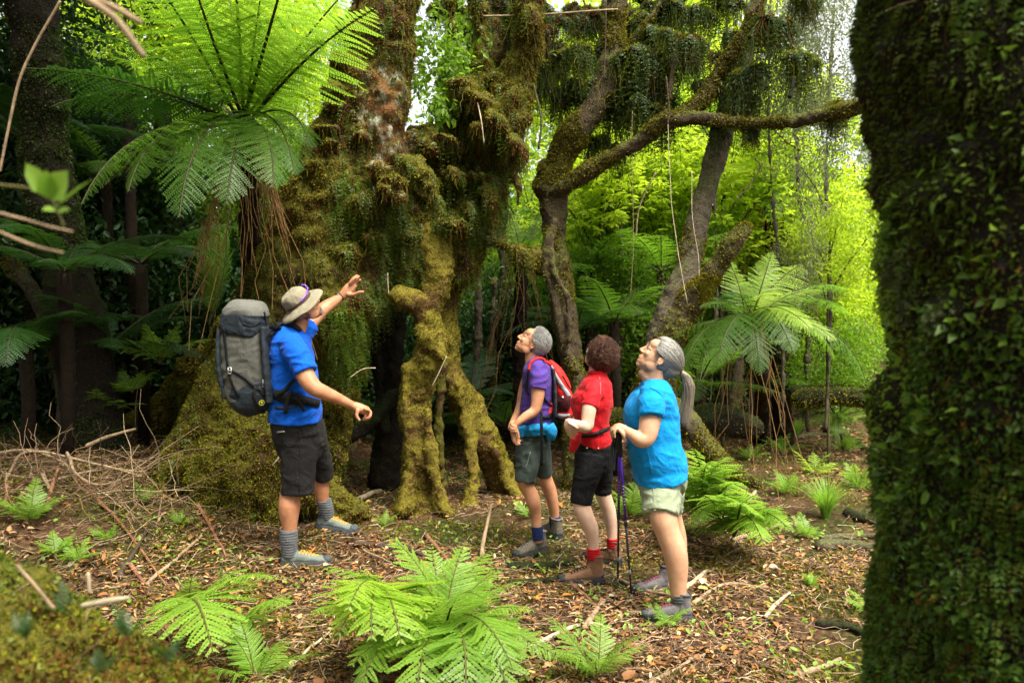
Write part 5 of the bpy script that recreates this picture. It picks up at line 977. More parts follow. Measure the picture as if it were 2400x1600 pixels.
stick([(1870, 1590), (1930, 1570), (1970, 1550)], 8, 'stick', 'bundle-like thick stick near the bottom right')
stick([(665, 1600), (715, 1540), (775, 1485)], 5, 'stick_pale', 'straight bleached stick left of the yellow lime fern')
stick([(1750, 1180), (1785, 1135)], 5, 'stick_pale', 'short pale stick pointing up beside the surface root')
stick([(1130, 1300, 5.6), (1150, 1180, 6.0)], 5, 'stick', 'thin stick standing in front of the right stilt root')
stick([(830, 1180), (875, 1160), (905, 1150)], 7, 'stick_pale', 'knobbly pale stick between the leader\'s boot and the stilt root')
stick([(1600, 1400), (1520, 1392), (1440, 1355)], 5, 'stick', 'stick lying between the two trekking pole tips and the boots')
stick([(640, 960, 6.2), (655, 1050, 6.1), (640, 1090, 6.1)], 3, 'stick_pale', 'thin pale twig stuck in the moss of the buttress')
stick([(425, 1120), (480, 1115), (560, 1090, 6)], 3, 'stick_red', 'thin red twig lying on the mossy buttress root')
# smaller scattered sticks, many alike
x, y, r = scatter_ground(400, 2.6, 9, 91); smesh = [sticks_mesh('small_stick', np.zeros((1, 3)), np.array([[1., 0, 0]]), 1., .011 + .003 * q, MT[k_], 6, .09, 40 + q, 7) for q, k_ in enumerate(('stick', 'stick_pale', 'stick_red', 'stick_dark', 'stick'))]
cnt_ = 0
for q in range(len(x)):
    p = gpt(x[q], y[q], .03)
    if not in_view(p[None], 20)[0] or p[1] < 2.5: continue
    o = put('small_stick', smesh[cnt_ % 5], loc=p); s = r.uniform(.12, .38); o.scale = (s, s, s); o.rotation_euler = (0, r.uniform(-.12, .12), r.uniform(0, 6.28)); qx = 1200 + p[0] / p[1] * FPX; qy = 740 + (CAMH - p[2]) / p[1] * FPX; tag(o, ('pale', 'bleached', 'reddish', 'dark', 'brown')[cnt_ % 5] + (' longer' if s > .29 else ' short' if s > .2 else ' very short') + ' bare stick, ' + ('far back' if qy < 1150 else 'in the middle distance' if qy < 1330 else 'close by') + ' ' + ('on the left bank' if qx < 420 else 'beside the leader' if qx < 860 else 'around the large fern' if qx < 1230 else 'near the hikers boots' if qx < 1650 else 'on the litter at the right'), 'stick', 'short sticks scattered over the forest floor'); cnt_ += 1
    if cnt_ >= 110: break
# ---------------------------------------------------------------- people
from mathutils.bvhtree import BVHTree
def cloth(name, c, rough=.85, sheen=.2, bscale=420, bmp=.12, namt=.10):
    m = solid(name, c, rough, .2, 0, 14, namt, 0, sheen=0); t = m.node_tree; b = t.nodes['Principled BSDF']; b.inputs['Sheen Weight'].default_value = sheen * .25
    tc = t.nodes.new('ShaderNodeTexCoord'); n2 = noise(t, 9, 3, .5, tc.outputs['Object'], 1.2); n3 = noise(t, bscale, 2, .5, tc.outputs['Object'])
    a = nd(t, 'ShaderNodeMath', operation='MULTIPLY_ADD'); t.links.new(n3.outputs[0], a.inputs[0]); a.inputs[1].default_value = .06; t.links.new(n2.outputs[0], a.inputs[2])
    bump(t, b, a.outputs[0], .8, .022); return m
def skin_mat(name, c, c2):
    m, t, b = mat(name); tc = t.nodes.new('ShaderNodeTexCoord'); n = noise(t, 16, 4, .6, tc.outputs['Object']); n2 = noise(t, 240, 3, .6, tc.outputs['Object'])
    mr = nd(t, 'ShaderNodeMapRange'); t.links.new(n.outputs[0], mr.inputs[0]); mr.inputs[1].default_value = .35; mr.inputs[2].default_value = .68
    t.links.new(mixc(t, mr.outputs[0], c, c2), b.inputs['Base Color']); b.inputs['Roughness'].default_value = .5; b.inputs['Specular IOR Level'].default_value = .35
    b.inputs['Subsurface Weight'].default_value = .12; b.inputs['Subsurface Radius'].default_value = (.02, .008, .004); bump(t, b, n2.outputs[0], .25, .002); return m
MT['eye_white'] = solid('eye_white', (.38, .33, .29), .35); MT['iris'] = solid('iris', (.05, .04, .03), .2)
def T_rows(mb, rows, n=4, seg=28, power=2.3):
    """torso-like loft: rows (x_left, x_right, y, d, half depth in metres)"""
    K = np.array(rows, dtype=float); S = spline(K, n); C = np.array([P((a + b) / 2, y, d) for a, b, y, d, h in S]); ra = np.array([M_((b - a) / 2, d) for a, b, y, d, h in S])
    add_tube(mb, C, ra, S[:, 4], seg=seg, power=power)
def L_rows(mb, rows, n=5, seg=26, rnd=False, sq=1.0):
    """limb loft: rows (x, y, r_px, d)"""
    K = np.array(rows, dtype=float); S = spline(K, n); C = np.array([P(a, b, d) for a, b, _, d in S]); R = np.array([M_(c, d) for _, _, c, d in S])
    add_tube(mb, C, R, R * sq, seg=seg, rnd=rnd)
def wrinkle(V, F, amp, seed, sx=(9, 9, 20)):
    N, _ = vnormals(V, F); Q = V * np.array(sx); Q = Q + np.stack([vnoise(V * 5, seed), vnoise(V * 5, seed + 1), vnoise(V * 5, seed + 2)], -1) * 1.3
    n = 1 - np.abs(vnoise(Q, seed + 3)) * 2; n2 = vnoise(V * 30, seed + 7)
    return V + N * (n * amp + n2 * amp * .25)[:, None]
def garment(name, e, mb, mt, vox=.0075, amp=.005, seed=0, it=2, sx=(9, 9, 20)):
    v, f = remesh(mb, vox, it); v = wrinkle(v, f, amp, seed, sx) if amp else v
    o = put(name, mesh_np(name, v, [f], [mt], smooth=True)); adopt(e, [o]); return v, f
def bvh(v, f): return BVHTree.FromPolygons([tuple(x) for x in v], [tuple(int(k) for k in q) for q in f])
def hit(bv, x, y, dflt=5.4, lift=.003):
    o = Vector((0, 0, CAMH)); d = (Vector(P(x, y, 5.0)) - o).normalized(); h = bv.ray_cast(o, d)
    if h[0] is None: return P(x, y, dflt), np.array((0, -1., 0))
    n = np.array(h[1]); 
    if n.dot(np.array(d)) > 0: n = -n
    return np.array(h[0]) + n * lift, n
def ribbon(name, e, bv, rows, mt, th=.004, dflt=5.4, lift=.003, n=5):
    """strap laid over a surface: rows (x, y, half width px)"""
    S = spline(np.array(rows, dtype=float), n); H = [hit(bv, a, b, dflt, lift) for a, b, _ in S]; C = np.array([h[0] for h in H]); N = np.array([h[1] for h in H])
    for _ in range(2): C[1:-1] = (C[:-2] + C[1:-1] * 2 + C[2:]) / 4; N[1:-1] = (N[:-2] + N[1:-1] + N[2:]) / 3
    N = unit(N); T = unit(np.gradient(C, axis=0)); Sd = unit(np.cross(T, N)); W = np.array([M_(w_, c[1]) for (_, _, w_), c in zip(S, C)])[:, None]
    V = np.stack([C - Sd * W, C + Sd * W, C + Sd * W + N * th, C - Sd * W + N * th], 1).reshape(-1, 3); k = len(C); i = np.arange(k - 1)[:, None] * 4; j = np.arange(4)[None]; jj = (j + 1) % 4
    F = np.stack([i + j, i + jj, i + 4 + jj, i + 4 + j], -1).reshape(-1, 4); F = np.vstack([F, [[0, 3, 2, 1]], [[4 * k - 4, 4 * k - 3, 4 * k - 2, 4 * k - 1]]])
    o = put(name, mesh_np(name, V, [F], [mt])); 
    if e is not None: adopt(e, [o])
    return o
def frame(F_, U_):
    F_ = unit(np.array(F_, dtype=float)); U_ = np.array(U_, dtype=float); U_ = unit(U_ - F_ * F_.dot(U_)); return np.stack([F_, np.cross(U_, F_), U_], 1)
def head_prims(mb, c, R, s=1.0, female=False):
    g = lambda x, y, z: c + R @ (np.array((x, y, z)) * s); E = lambda p, r, Q=None: add_ell(mb, g(*p), np.array(r) * s, R if Q is None else R @ Q, 18, 12)
    E((-.014, 0, .034), (.097, .075, .088)); E((.030, 0, -.020), (.060, .060, .075)); E((.040, 0, -.066), (.044, .046, .042)); E((.064, 0, -.098), (.020, .020, .016))
    E((.010, .045, -.062), (.038, .014, .030)); E((.010, -.045, -.062), (.038, .014, .030)); E((.058, 0, .048), (.034, .055, .040))
    E((.086, 0, .024), (.010, .040, .009)); E((.070, .034, -.022), (.018, .018, .018)); E((.070, -.034, -.022), (.018, .018, .018))
    add_tube(mb, [g(.088, 0, .016), g(.100, 0, -.006), g(.108, 0, -.022)], np.array((.008, .0095, .011)) * s, seg=10, ref=R[:, 1], rnd=True)
    E((.100, .012, -.028), (.009, .007, .007)); E((.100, -.012, -.028), (.009, .007, .007))
    E((.089, 0, -.0505), (.008, .020, .005)); E((.087, 0, -.062), (.009, .018, .006)); E((.072, 0, -.056), (.020, .030, .028)); E((.074, 0, -.080), (.016, .024, .014))
    for sd in (-1, 1): E((.072, sd * .031, .012), (.016, .017, .008)); E((.071, sd * .031, -.005), (.014, .016, .006))
    for sd in (-1, 1):
        th = math.radians(12); Q = np.array([[math.cos(th), 0, math.sin(th)], [0, 1, 0], [-math.sin(th), 0, math.cos(th)]])
        for k in range(10):
            a = k / 9 * 4.6 + .9; p0 = np.array((-.006 + .016 * math.cos(a + .5) * .9 - .004, sd * .081, -.006 + .026 * math.sin(a + .5))); E(tuple(p0), (.0052, .006, .0052))
        E((-.004, sd * .078, -.008), (.012, .006, .018), Q); E((.001, sd * .079, -.030), (.008, .005, .007))
def eyes(e, c, R, s):
    for sd in (-1, 1):
        g = lambda x, y, z: c + R @ (np.array((x, y, z)) * s); mb = MB(); add_ell(mb, g(.0735, sd * .031, .003), np.array((.0115,) * 3) * s, R, 14, 9); o = mb.obj('eye', MT['eye_white']); adopt(e, [o])
        mb = MB(); add_ell(mb, g(.0825, sd * .031, .004), np.array((.004, .006, .006)) * s, R, 10, 7); o2 = mb.obj('iris', MT['iris'], None); o2.parent = o; o2.matrix_parent_inverse = Matrix.Identity(4)
def brows(e, c, R, s, mt, seed=0):
    r = np.random.default_rng(seed); pos, d = [], []
    for sd in (-1, 1):
        for _ in range(60):
            t_ = r.random(); pos.append(c + R @ (np.array((.094 - .02 * t_ ** 2, sd * (.012 + .034 * t_), .030 + .004 * math.sin(t_ * 3) + r.normal() * .002)) * s)); d.append(R @ np.array((.3, sd * .8, .3 + r.normal() * .3)))
    o = put('eyebrows', sticks_mesh('eyebrows', np.array(pos), np.array(d), .011, .0007, mt, 3, .1, seed, 3)); adopt(e, [o])
def hair_mat(name, stops):
    m, t, b = mat(name); g = t.nodes.new('ShaderNodeNewGeometry'); r = ramp(t, stops); t.links.new(g.outputs['Random Per Island'], r.inputs[0]); t.links.new(r.outputs[0], b.inputs['Base Color'])
    b.inputs['Roughness'].default_value = .42; b.inputs['Specular IOR Level'].default_value = .5; return m
def strands(name, e, paths, mt, wd=.0016, seg=3):
    """paths (n,k,3) -> thin three-sided hairs locks"""
    paths = np.asarray(paths); n, k, _ = paths.shape; T = unit(np.gradient(paths, axis=1)); A = unit(np.cross(T, np.array((.3, .8, .5)))); B = np.cross(T, A); th = np.arange(seg) / seg * 2 * PI
    tp = (1 - np.linspace(0, 1, k) ** 2 * .8)[None, :, None, None] * wd
    V = paths[:, :, None] + (A[:, :, None] * np.cos(th)[None, None, :, None] + B[:, :, None] * np.sin(th)[None, None, :, None]) * tp
    b0 = (np.arange(n) * k * seg)[:, None, None]; i = (np.arange(k - 1) * seg)[None, :, None]; j = np.arange(seg)[None, None]; jj = (j + 1) % seg
    F = np.stack([b0 + i + j, b0 + i + jj, b0 + i + seg + jj, b0 + i + seg + j], -1).reshape(-1, 4); o = put(name, mesh_np(name, V.reshape(-1, 3), [F], [mt], smooth=True)); adopt(e, [o]); return o
SK = np.array((.101, .079, .092)); SKC = np.array((-.014, 0, .034))
def scalp(n, seed, mask):
    r = np.random.default_rng(seed); d = rand_dir(r, n * 4); p = d * SK + SKC; k = mask(p, d); return p[k][:n], unit(d[k][:n] / SK), r
def boot(e, pos, yaw, L, mats, shaft=.0, pitch=0, wd=.095, roll=0, name='boot', laces=None, toe_cap=True):
    """shoe or boot: x runs heel to toe; mats = (upper, sole, laces, collar)"""
    q = empty(name, (0, 0, 0)); k = L / .30; lo = MB(); up = MB(); so_ = MB(); cl = MB(); la = MB(); tc = MB()
    xs_ = np.array((-.075, -.05, .0, .05, .10, .15, .19, .215)); wdt = np.array((.030, .036, .034, .037, .045, .046, .036, .018)) * wd / .092; top = np.array((.075, .085, .095, .088, .072, .058, .048, .036)) * (1.14 if shaft else 1.0); 
    C = np.stack([xs_, xs_ * 0, (top + .02) / 2], -1); add_tube(up, spline(C, 3) , np.interp(np.arange(22) / 3, np.arange(8), (top - .02) / 2), np.interp(np.arange(22) / 3, np.arange(8), wdt), seg=18, power=2.6)
    add_ell(up, (.205, 0, .033), (.030, .034, .022)); add_ell(up, (-.058, 0, .05), (.028, .034, .034))
    hs = .095 + shaft; add_tube(up, [(-.035, 0, .04), (-.028, 0, .08), (-.03, 0, .12 if shaft else .092), (-.032, 0, hs)], (.052, .054, .050, .049), (.038, .042, .043, .046), seg=18, ref=(0, 1, 0))
    if shaft: add_tube(up, [(.01, 0, .085), (-.0, 0, .12), (-.01, 0, hs + .012)], (.03, .026, .022), (.028, .028, .024), seg=12)
    zs = .016; pr = [(-.088, .022), (-.08, .034), (-.03, .037), (.04, .040), (.10, .049), (.16, .050), (.20, .040), (.228, .020), (.236, .006)]; V = []; n_ = len(pr)
    for z in (0, .012, .026, .034):
        ins = 1.0 if z < .03 else .94
        V += [(x, w_ * ins * wd / .092, z + (.012 * max(0, (x - .15) / .09) ** 2)) for x, w_ in pr] + [(x, -w_ * ins * wd / .092, z + (.012 * max(0, (x - .15) / .09) ** 2)) for x, w_ in pr[::-1]]
    m_ = 2 * n_; F = [(a * m_ + j, a * m_ + (j + 1) % m_, (a + 1) * m_ + (j + 1) % m_, (a + 1) * m_ + j) for a in range(3) for j in range(m_)]; so_.add(V, F)
    so_.add(V[3 * m_:], [[j, j + 1, m_ - 2 - j, m_ - 1 - j] for j in range(n_ - 1)]); so_.add(V[:m_], [[m_ - 1 - j, m_ - 2 - j, j + 1, j] for j in range(n_ - 1)])
    for a in range(9):
        for sd in (-1, 1): box_mb(so_, (-.075 + a * .034, sd * .026, -.004), (.011, .014, .006))
    for a in range(6):
        x0 = .035 + a * .020; z0 = float(np.interp(x0, xs_, top)) + .004; add_tube(la, [(x0 - .004, -.026, z0 - .010), (x0 + .004, 0, z0 + .001), (x0 + .012, .026, z0 - .010)], .0032, seg=5); add_tube(la, [(x0 - .004, .026, z0 - .010), (x0 + .004, 0, z0 + .003), (x0 + .012, -.026, z0 - .010)], .0032, seg=5)
    if shaft:
        for a in range(3): z0 = .105 + a * .024; add_tube(la, [(.008 - a * .006, -.030, z0), (.032 - a * .005, 0, z0 + .006), (.008 - a * .006, .030, z0)], .0032, seg=5)
    else: add_tube(la, [(.045, .0, .098), (.06, .03, .09), (.05, .045, .075)], .003, seg=5)
    th = np.arange(19) / 18 * 2 * PI; add_tube(cl, np.stack([-.033 + .047 * np.cos(th), .043 * np.sin(th), hs + .002 + .006 * np.cos(th)], -1), .007 if shaft else .004, seg=8)
    if toe_cap: add_ell(tc, (.200, 0, .034), (.036, .0385, .026)); hc_ = MB(); add_ell(hc_, (-.066, 0, .042), (.024, .034, .022))
    v, f = remesh(up, .006, 2); v = displace(v, f, [(30, .0025, 3), (90, .001, 5)]); o1 = put('upper', mesh_np('upper', v, [f], [mats[0]], smooth=True))
    os_ = [o1, so_.obj('sole', mats[1], smooth=False), la.obj('laces', mats[2]), cl.obj('collar', mats[3])]
    if toe_cap: os_ += [tc.obj('toe_cap', mats[1]), hc_.obj('heel_counter', mats[1])]
    for o in os_: o.parent = q
    q.location = Vector(pos); q.rotation_euler = (roll, pitch, yaw); q.scale = (k, k, k); bpy.context.view_layer.update(); M = q.matrix_world.copy()
    for o in os_: o.parent = None; o.data.transform(M @ Matrix.Translation((.030, 0, .004)))
    bpy.data.objects.remove(q); b_ = empty(name, pos); adopt(e, [b_]); 
    for o in os_: o.parent = b_; o.matrix_parent_inverse = Matrix.Translation(Vector(pos)).inverted(); 
    return b_
def person(name_pt, label): e = empty('person', name_pt); tag(e, label, 'person'); return e
# fix nesting helper: body-part empties are world placed, so parent inverse of the person handles the offset
SKIN = {'tan': skin_mat('tanned_skin', (.42, .185, .09), (.54, .27, .15)), 'ruddy': skin_mat('ruddy_skin', (.40, .165, .08), (.52, .25, .135)), 'pale': skin_mat('pale_skin', (.55, .34, .235), (.65, .44, .33)), 'fair': skin_mat('fair_skin', (.48, .25, .14), (.58, .34, .21))}
BLK = cloth('black_webbing', (.006, .007, .008), .7, .05); 
# ======================================================== the leader in the blue shirt
ld = person(P(712, 1324, 5.38), 'man in blue t-shirt and sun hat raising an arm toward the tree')
mb = MB(); hc = P(713, 722, 5.40); R = frame((.62, .42, .62), (-.62, -.42, .72)); head_prims(mb, hc, R, 1.02)
L_rows(mb, [(690, 790, 20, 5.42), (700, 768, 18, 5.42), (708, 745, 17, 5.42)])
T_rows(mb, [(655, 712, 785, 5.42, .14), (645, 725, 850, 5.42, .14), (645, 735, 940, 5.42, .13), (655, 735, 1010, 5.45, .12)])
L_rows(mb, [(690, 812, 16, 5.28), (705, 848, 21, 5.18), (716, 880, 22, 5.15), (736, 908, 19.5, 5.13), (760, 920, 17, 5.15), (795, 935, 13, 5.2), (828, 951, 9, 5.26)])
L_rows(mb, [(824, 949, 9.5, 5.26), (842, 956, 12, 5.27), (858, 961, 10, 5.28)], sq=1.15, rnd=True)
for a in ([(856, 958, 4.2, 5.24), (868, 964, 3.8, 5.25), (867, 976, 3.4, 5.24), (860, 980, 3, 5.24)], [(856, 961, 4.2, 5.27), (867, 968, 3.8, 5.28), (864, 980, 3.4, 5.27), (857, 982, 3, 5.27)], [(853, 964, 4, 5.30), (862, 972, 3.6, 5.31), (858, 982, 3.2, 5.30), (851, 983, 2.9, 5.3)], [(850, 966, 3.8, 5.33), (857, 974, 3.3, 5.34), (852, 982, 3, 5.33)],
          [(838, 962, 5, 5.23), (836, 974, 4, 5.22), (842, 984, 3.5, 5.22)]): L_rows(mb, a, rnd=True, seg=10)
L_rows(mb, [(702, 795, 15, 5.58), (720, 767, 16, 5.64), (745, 738, 16, 5.72), (757, 725, 16, 5.75), (777, 710, 13, 5.8), (797, 697, 8.5, 5.86)])
L_rows(mb, [(795, 698, 9, 5.86), (806, 689, 11, 5.87), (817, 678, 13, 5.88), (826, 668, 11, 5.89)], sq=.75, rnd=True)
for a in ([(822, 665, 4.4, 5.86), (832, 656, 4, 5.87), (841, 648, 3.2, 5.88)], [(826, 668, 4.4, 5.89), (835, 661, 4, 5.90), (844, 656, 3.2, 5.9)], [(821, 662, 4.2, 5.90), (829, 652, 3.8, 5.92), (837, 646, 3, 5.93)], [(820, 663, 4, 5.84), (827, 655, 3.6, 5.84), (834, 650, 3, 5.85)],
          [(817, 690, 5.5, 5.85), (831, 690, 4.6, 5.84), (842, 685, 4, 5.83), (851, 684, 3, 5.83)]): L_rows(mb, a, rnd=True, seg=10)
L_rows(mb, [(693, 1090, 30, 5.42), (682, 1150, 24.5, 5.4), (678, 1185, 25.5, 5.38), (678, 1215, 21, 5.38), (679, 1243, 16, 5.38), (676, 1290, 14, 5.38)]); L_rows(mb, [(748, 1070, 22, 5.8), (752, 1118, 17.5, 5.85), (754, 1145, 17.5, 5.87), (757, 1176, 14, 5.88), (766, 1215, 12.5, 5.9)])
L_rows(mb, [(700, 1000, 40, 5.42), (693, 1100, 30, 5.42)]); L_rows(mb, [(720, 1000, 36, 5.6), (748, 1080, 22, 5.8)])
v, f = remesh(mb, .0046, 2); o = put('body', mesh_np('body', v, [f], [SKIN['ruddy']], smooth=True)); adopt(ld, [o]); eyes(ld, hc, R, 1.02)
mb = MB(); T_rows(mb, [(672, 712, 763, 5.42, .08), (650, 722, 778, 5.42, .155), (638, 727, 805, 5.42, .20), (634, 737, 855, 5.42, .195), (634, 745, 905, 5.42, .185), (633, 751, 945, 5.43, .18), (632, 752, 984, 5.44, .185)])
L_rows(mb, [(678, 800, 27, 5.27), (695, 828, 29, 5.20), (708, 852, 28.5, 5.17), (717, 873, 28, 5.15)]); L_rows(mb, [(698, 792, 26, 5.57), (718, 772, 23, 5.62), (727, 762, 22, 5.65)])
BLUE = cloth('royal_blue_cotton', (.0, .085, .50)); LS = garment('tshirt', ld, mb, BLUE, .0075, .006, 11, 2); LSB = bvh(*LS)
ribbon('sleeve_hem', ld, LSB, [(692, 884, 1.2), (712, 876, 1.2), (738, 867, 1.2)], BLUE, .002, lift=.001)
mb = MB(); T_rows(mb, [(637, 748, 976, 5.45, .18), (640, 757, 1010, 5.47, .18), (655, 764, 1045, 5.5, .175), (672, 758, 1065, 5.52, .15)]); L_rows(mb, [(693, 1005, 44, 5.40), (701, 1050, 41, 5.38), (699, 1100, 39, 5.38), (697, 1156, 37, 5.38)], sq=.85)
L_rows(mb, [(722, 1000, 38, 5.62), (742, 1055, 28, 5.75), (754, 1090, 25, 5.82), (759, 1120, 22, 5.86)]); CHAR = cloth('charcoal_canvas', (.015, .014, .0135), .9, .05); SH = garment('shorts', ld, mb, CHAR, .0075, .007, 23, 2, (8, 8, 14)); SHB = bvh(*SH)
ribbon('side_seam', ld, SHB, [(700, 1000, .8), (704, 1080, .8), (702, 1150, .8)], CHAR, .002); ribbon('pocket_flap', ld, SHB, [(662, 1000, .8), (668, 1040, .8), (690, 1043, .8), (703, 1010, .8)], CHAR, .003); ribbon('key_clip', ld, SHB, [(651, 1012, 2), (668, 1010, 2)], solid('steel', (.35, .35, .35), .35, .5, .8), .006)
SOCKG = cloth('grey_wool_sock', (.10, .105, .11), .95, .4)
def sock(e, rows, mt, seed=1):
    mb = MB(); L_rows(mb, rows, n=8); v, f = remesh(mb, .005, 1); N, _ = vnormals(v, f); v = v + N * (np.sin(v[:, 2] * 360 + fbm(v, 12, 2, seed) * 3) * .0022)[:, None]; o = put('sock', mesh_np('sock', v, [f], [mt], smooth=True)); adopt(e, [o])
sock(ld, [(677, 1240, 20.5, 5.38), (677, 1262, 21, 5.38), (678, 1285, 19, 5.38), (678, 1305, 17, 5.38)], SOCKG); sock(ld, [(758, 1170, 17.5, 5.88), (764, 1192, 17.5, 5.89), (768, 1215, 15, 5.9)], SOCKG, 3)
GS = cloth('grey_green_suede', (.15, .18, .16), .9, .2); GSOLE = solid('grey_rubber', (.06, .065, .065), .8); OL = solid('orange_laces', (.75, .36, .03), .8); BC = solid('blue_lining', (.03, .08, .18), .8)
boot(ld, P(680, 1327, 5.38), math.radians(9), .318, (GS, GSOLE, OL, BC), 0, name='shoe'); boot(ld, P(760, 1240, 5.9), math.radians(-14), .31, (GS, solid('blue_grey_rubber', (.06, .075, .085), .8), OL, BC), 0, math.radians(4), name='shoe')
# hat
def hat(e, c, R):
    th = np.arange(48) / 48 * 2 * PI; prof = [(.170, -.034), (.172, -.030), (.160, -.018), (.150, -.0135), (.140, -.008), (.130, -.0035), (.120, .000), (.108, .003), (.097, .005), (.095, .020), (.093, .05), (.089, .078), (.078, .098), (.058, .106), (.030, .100), (.008, .092)]
    V = []; 
    for k, (rr, z) in enumerate(prof):
        for t in th:
            wob = (.006 * math.sin(2 * t + .6) + .003 * math.sin(5 * t)) * (1 if k < 7 else .4); dent = -.012 * max(0, math.cos(2 * t)) if k >= 12 else 0
            V.append((rr * 1.02 * math.cos(t), rr * .92 * math.sin(t), z + wob * (rr / .17) + dent + (.0012 if k % 2 and k < 7 else 0)))
    V = np.array(V) + np.stack([vnoise(np.array(V) * 26, 3), vnoise(np.array(V) * 26, 4), vnoise(np.array(V) * 26, 5)], -1) * .0035
    W = c + (V @ R.T); m_ = 48; n_ = len(prof); F = np.array([(a * m_ + j, a * m_ + (j + 1) % m_, (a + 1) * m_ + (j + 1) % m_, (a + 1) * m_ + j) for a in range(n_ - 1) for j in range(m_)])
    W2 = np.vstack([W, c + R @ np.array((0, 0, .092))]); T3 = np.array([((n_ - 1) * m_ + j, (n_ - 1) * m_ + (j + 1) % m_, n_ * m_) for j in range(m_)])
    HT = cloth('khaki_hat_cloth', (.25, .22, .15), .9, .1, 300); o = put('hat', mesh_np('hat', W2, [F, T3], [HT], smooth=True)); o.modifiers.new('s', 'SOLIDIFY').thickness = .0025; sb = o.modifiers.new('d', 'SUBSURF'); sb.levels = sb.render_levels = 1; adopt(e, [o])
    t2 = np.linspace(0, 2 * PI, 49); mb = MB()
    for zz, q in ((.012, 1.0), (.018, 1.0), (.024, .995)):
        add_tube(mb, (c + np.stack([.0985 * np.cos(t2) * q, .089 * np.sin(t2) * q, zz + .004 * np.sin(2 * t2)], -1) @ R.T), .0042, seg=6)
    o = mb.obj('hat_band', cloth('brown_hat_band', (.075, .045, .03))); adopt(e, [o]); return bvh(W2, list(F) + [tuple(x) for x in T3])
HB = hat(ld, P(702, 711, 5.38), frame((.60, .38, .66), (-.62, -.46, .66)))
SG = solid('purple_plastic', (.20, .05, .62), .3, .5); SGN = ribbon('sunglasses_frame', ld, HB, [(706, 668, 1.6), (714, 668, 1.6), (720, 674, 1.6), (719, 683, 1.6), (713, 695, 1.6), (703, 708, 1.2)], SG, .005, lift=.005)
ribbon('sunglasses_lens', ld, HB, [(718, 672, 1.8), (724, 678, 2), (725, 684, 1.5)], solid('black_lens', (.01, .01, .012), .15, .5), .004, lift=.012)
wb = MB(); a_, b_ = P(792, 700, 5.85), P(800, 694, 5.865); t_ = unit(b_ - a_); add_tube(wb, [a_, b_], .031, .026, seg=20); o = wb.obj('wrist_watch', solid('black_rubber_strap', (.012, .014, .018), .5)); adopt(ld, [o])
wf = MB(); add_ell(wf, (a_ + b_) / 2 + np.array((-.012, -.012, .018)), (.017, .012, .015)); o = wf.obj('watch_face', solid('watch_glass', (.03, .035, .05), .15, .6)); adopt(ld, [o])
r = np.random.default_rng(4); pp, nn, _ = scalp(500, 5, lambda p, d: (p[:, 2] < .03) & (p[:, 0] < .03) & (p[:, 2] > -.05)); st = hc + ((pp[:, None] * 1.03 + np.array((-.25, 0, -.6)) * (np.linspace(0, 1, 4)[None, :, None] * .016)) * 1.02) @ R.T
strands('hair', ld, st, hair_mat('brown_grey_hair', [(0, (.08, .05, .03)), (1, (.25, .18, .13))]), .0011)
n = 600; th = r.uniform(-1.3, 1.3, n); zz = r.uniform(-.11, -.055, n); bp_ = np.stack([.045 + .035 * np.cos(th) + (zz + .09) * .2, .052 * np.sin(th), zz], -1); st = hc + (bp_[:, None] + np.array((.35, 0, -.8)) * (np.linspace(0, 1, 4)[None, :, None] * .012)) @ R.T * 1.02
strands('beard', ld, st, hair_mat('grey_stubble', [(0, (.2, .13, .09)), (1, (.5, .42, .34))]), .0009)
# the leader's backpack
bk = empty('backpack', P(590, 960, 5.35)); tag(bk, 'large grey and black hiking backpack on the leader\'s back', 'backpack'); GREY = cloth('grey_pack_canvas', (.075, .074, .062), .85, .1, 500); DK = cloth('dark_navy_nylon', (.016, .022, .028), .6, .1); LG_ = cloth('light_grey_nylon', (.13, .128, .11), .7, .1)
mb = MB(); T_rows(mb, [(524, 628, 765, 5.38, .125), (521, 632, 800, 5.38, .145), (523, 638, 860, 5.38, .155), (530, 642, 900, 5.38, .155), (538, 645, 925, 5.38, .15), (560, 640, 945, 5.38, .12)], power=3); PK = garment('bag', bk, mb, GREY, .009, .006, 31, 3, (7, 7, 22)); PB = bvh(*PK)
mb = MB(); T_rows(mb, [(536, 645, 895, 5.38, .160), (542, 648, 925, 5.38, .158), (560, 646, 950, 5.38, .14), (585, 632, 968, 5.38, .09)], power=3); PL = garment('base_panel', bk, mb, DK, .009, .005, 33)
mb = MB(); T_rows(mb, [(519, 622, 785, 5.37, .148), (522, 626, 755, 5.37, .15), (530, 622, 732, 5.37, .14), (545, 600, 718, 5.37, .10)], power=2.8); PT = garment('lid_side', bk, mb, DK, .009, .005, 35)
mb = MB(); T_rows(mb, [(524, 628, 742, 5.37, .150), (529, 622, 722, 5.37, .145), (540, 608, 708, 5.37, .11), (556, 592, 702, 5.37, .06)], power=2.6); PT2 = garment('lid', bk, mb, LG_, .009, .004, 36)
mb = MB(); T_rows(mb, [(520, 531, 770, 5.38, .12), (520, 534, 850, 5.38, .145), (532, 548, 930, 5.38, .13)], power=3); garment('side_panel', bk, mb, DK, .009, .004, 37); mb = MB(); T_rows(mb, [(618, 634, 765, 5.36, .125), (626, 643, 850, 5.36, .145), (634, 650, 940, 5.36, .14)], power=3); garment('back_panel', bk, mb, DK, .009, .004, 38)
ALLV = np.vstack([PK[0], PL[0], PT[0], PT2[0]]); o_ = 0; AF = []
for a in (PK, PL, PT, PT2): AF.append(a[1] + o_); o_ += len(a[0])
PA = bvh(ALLV, np.vstack(AF))
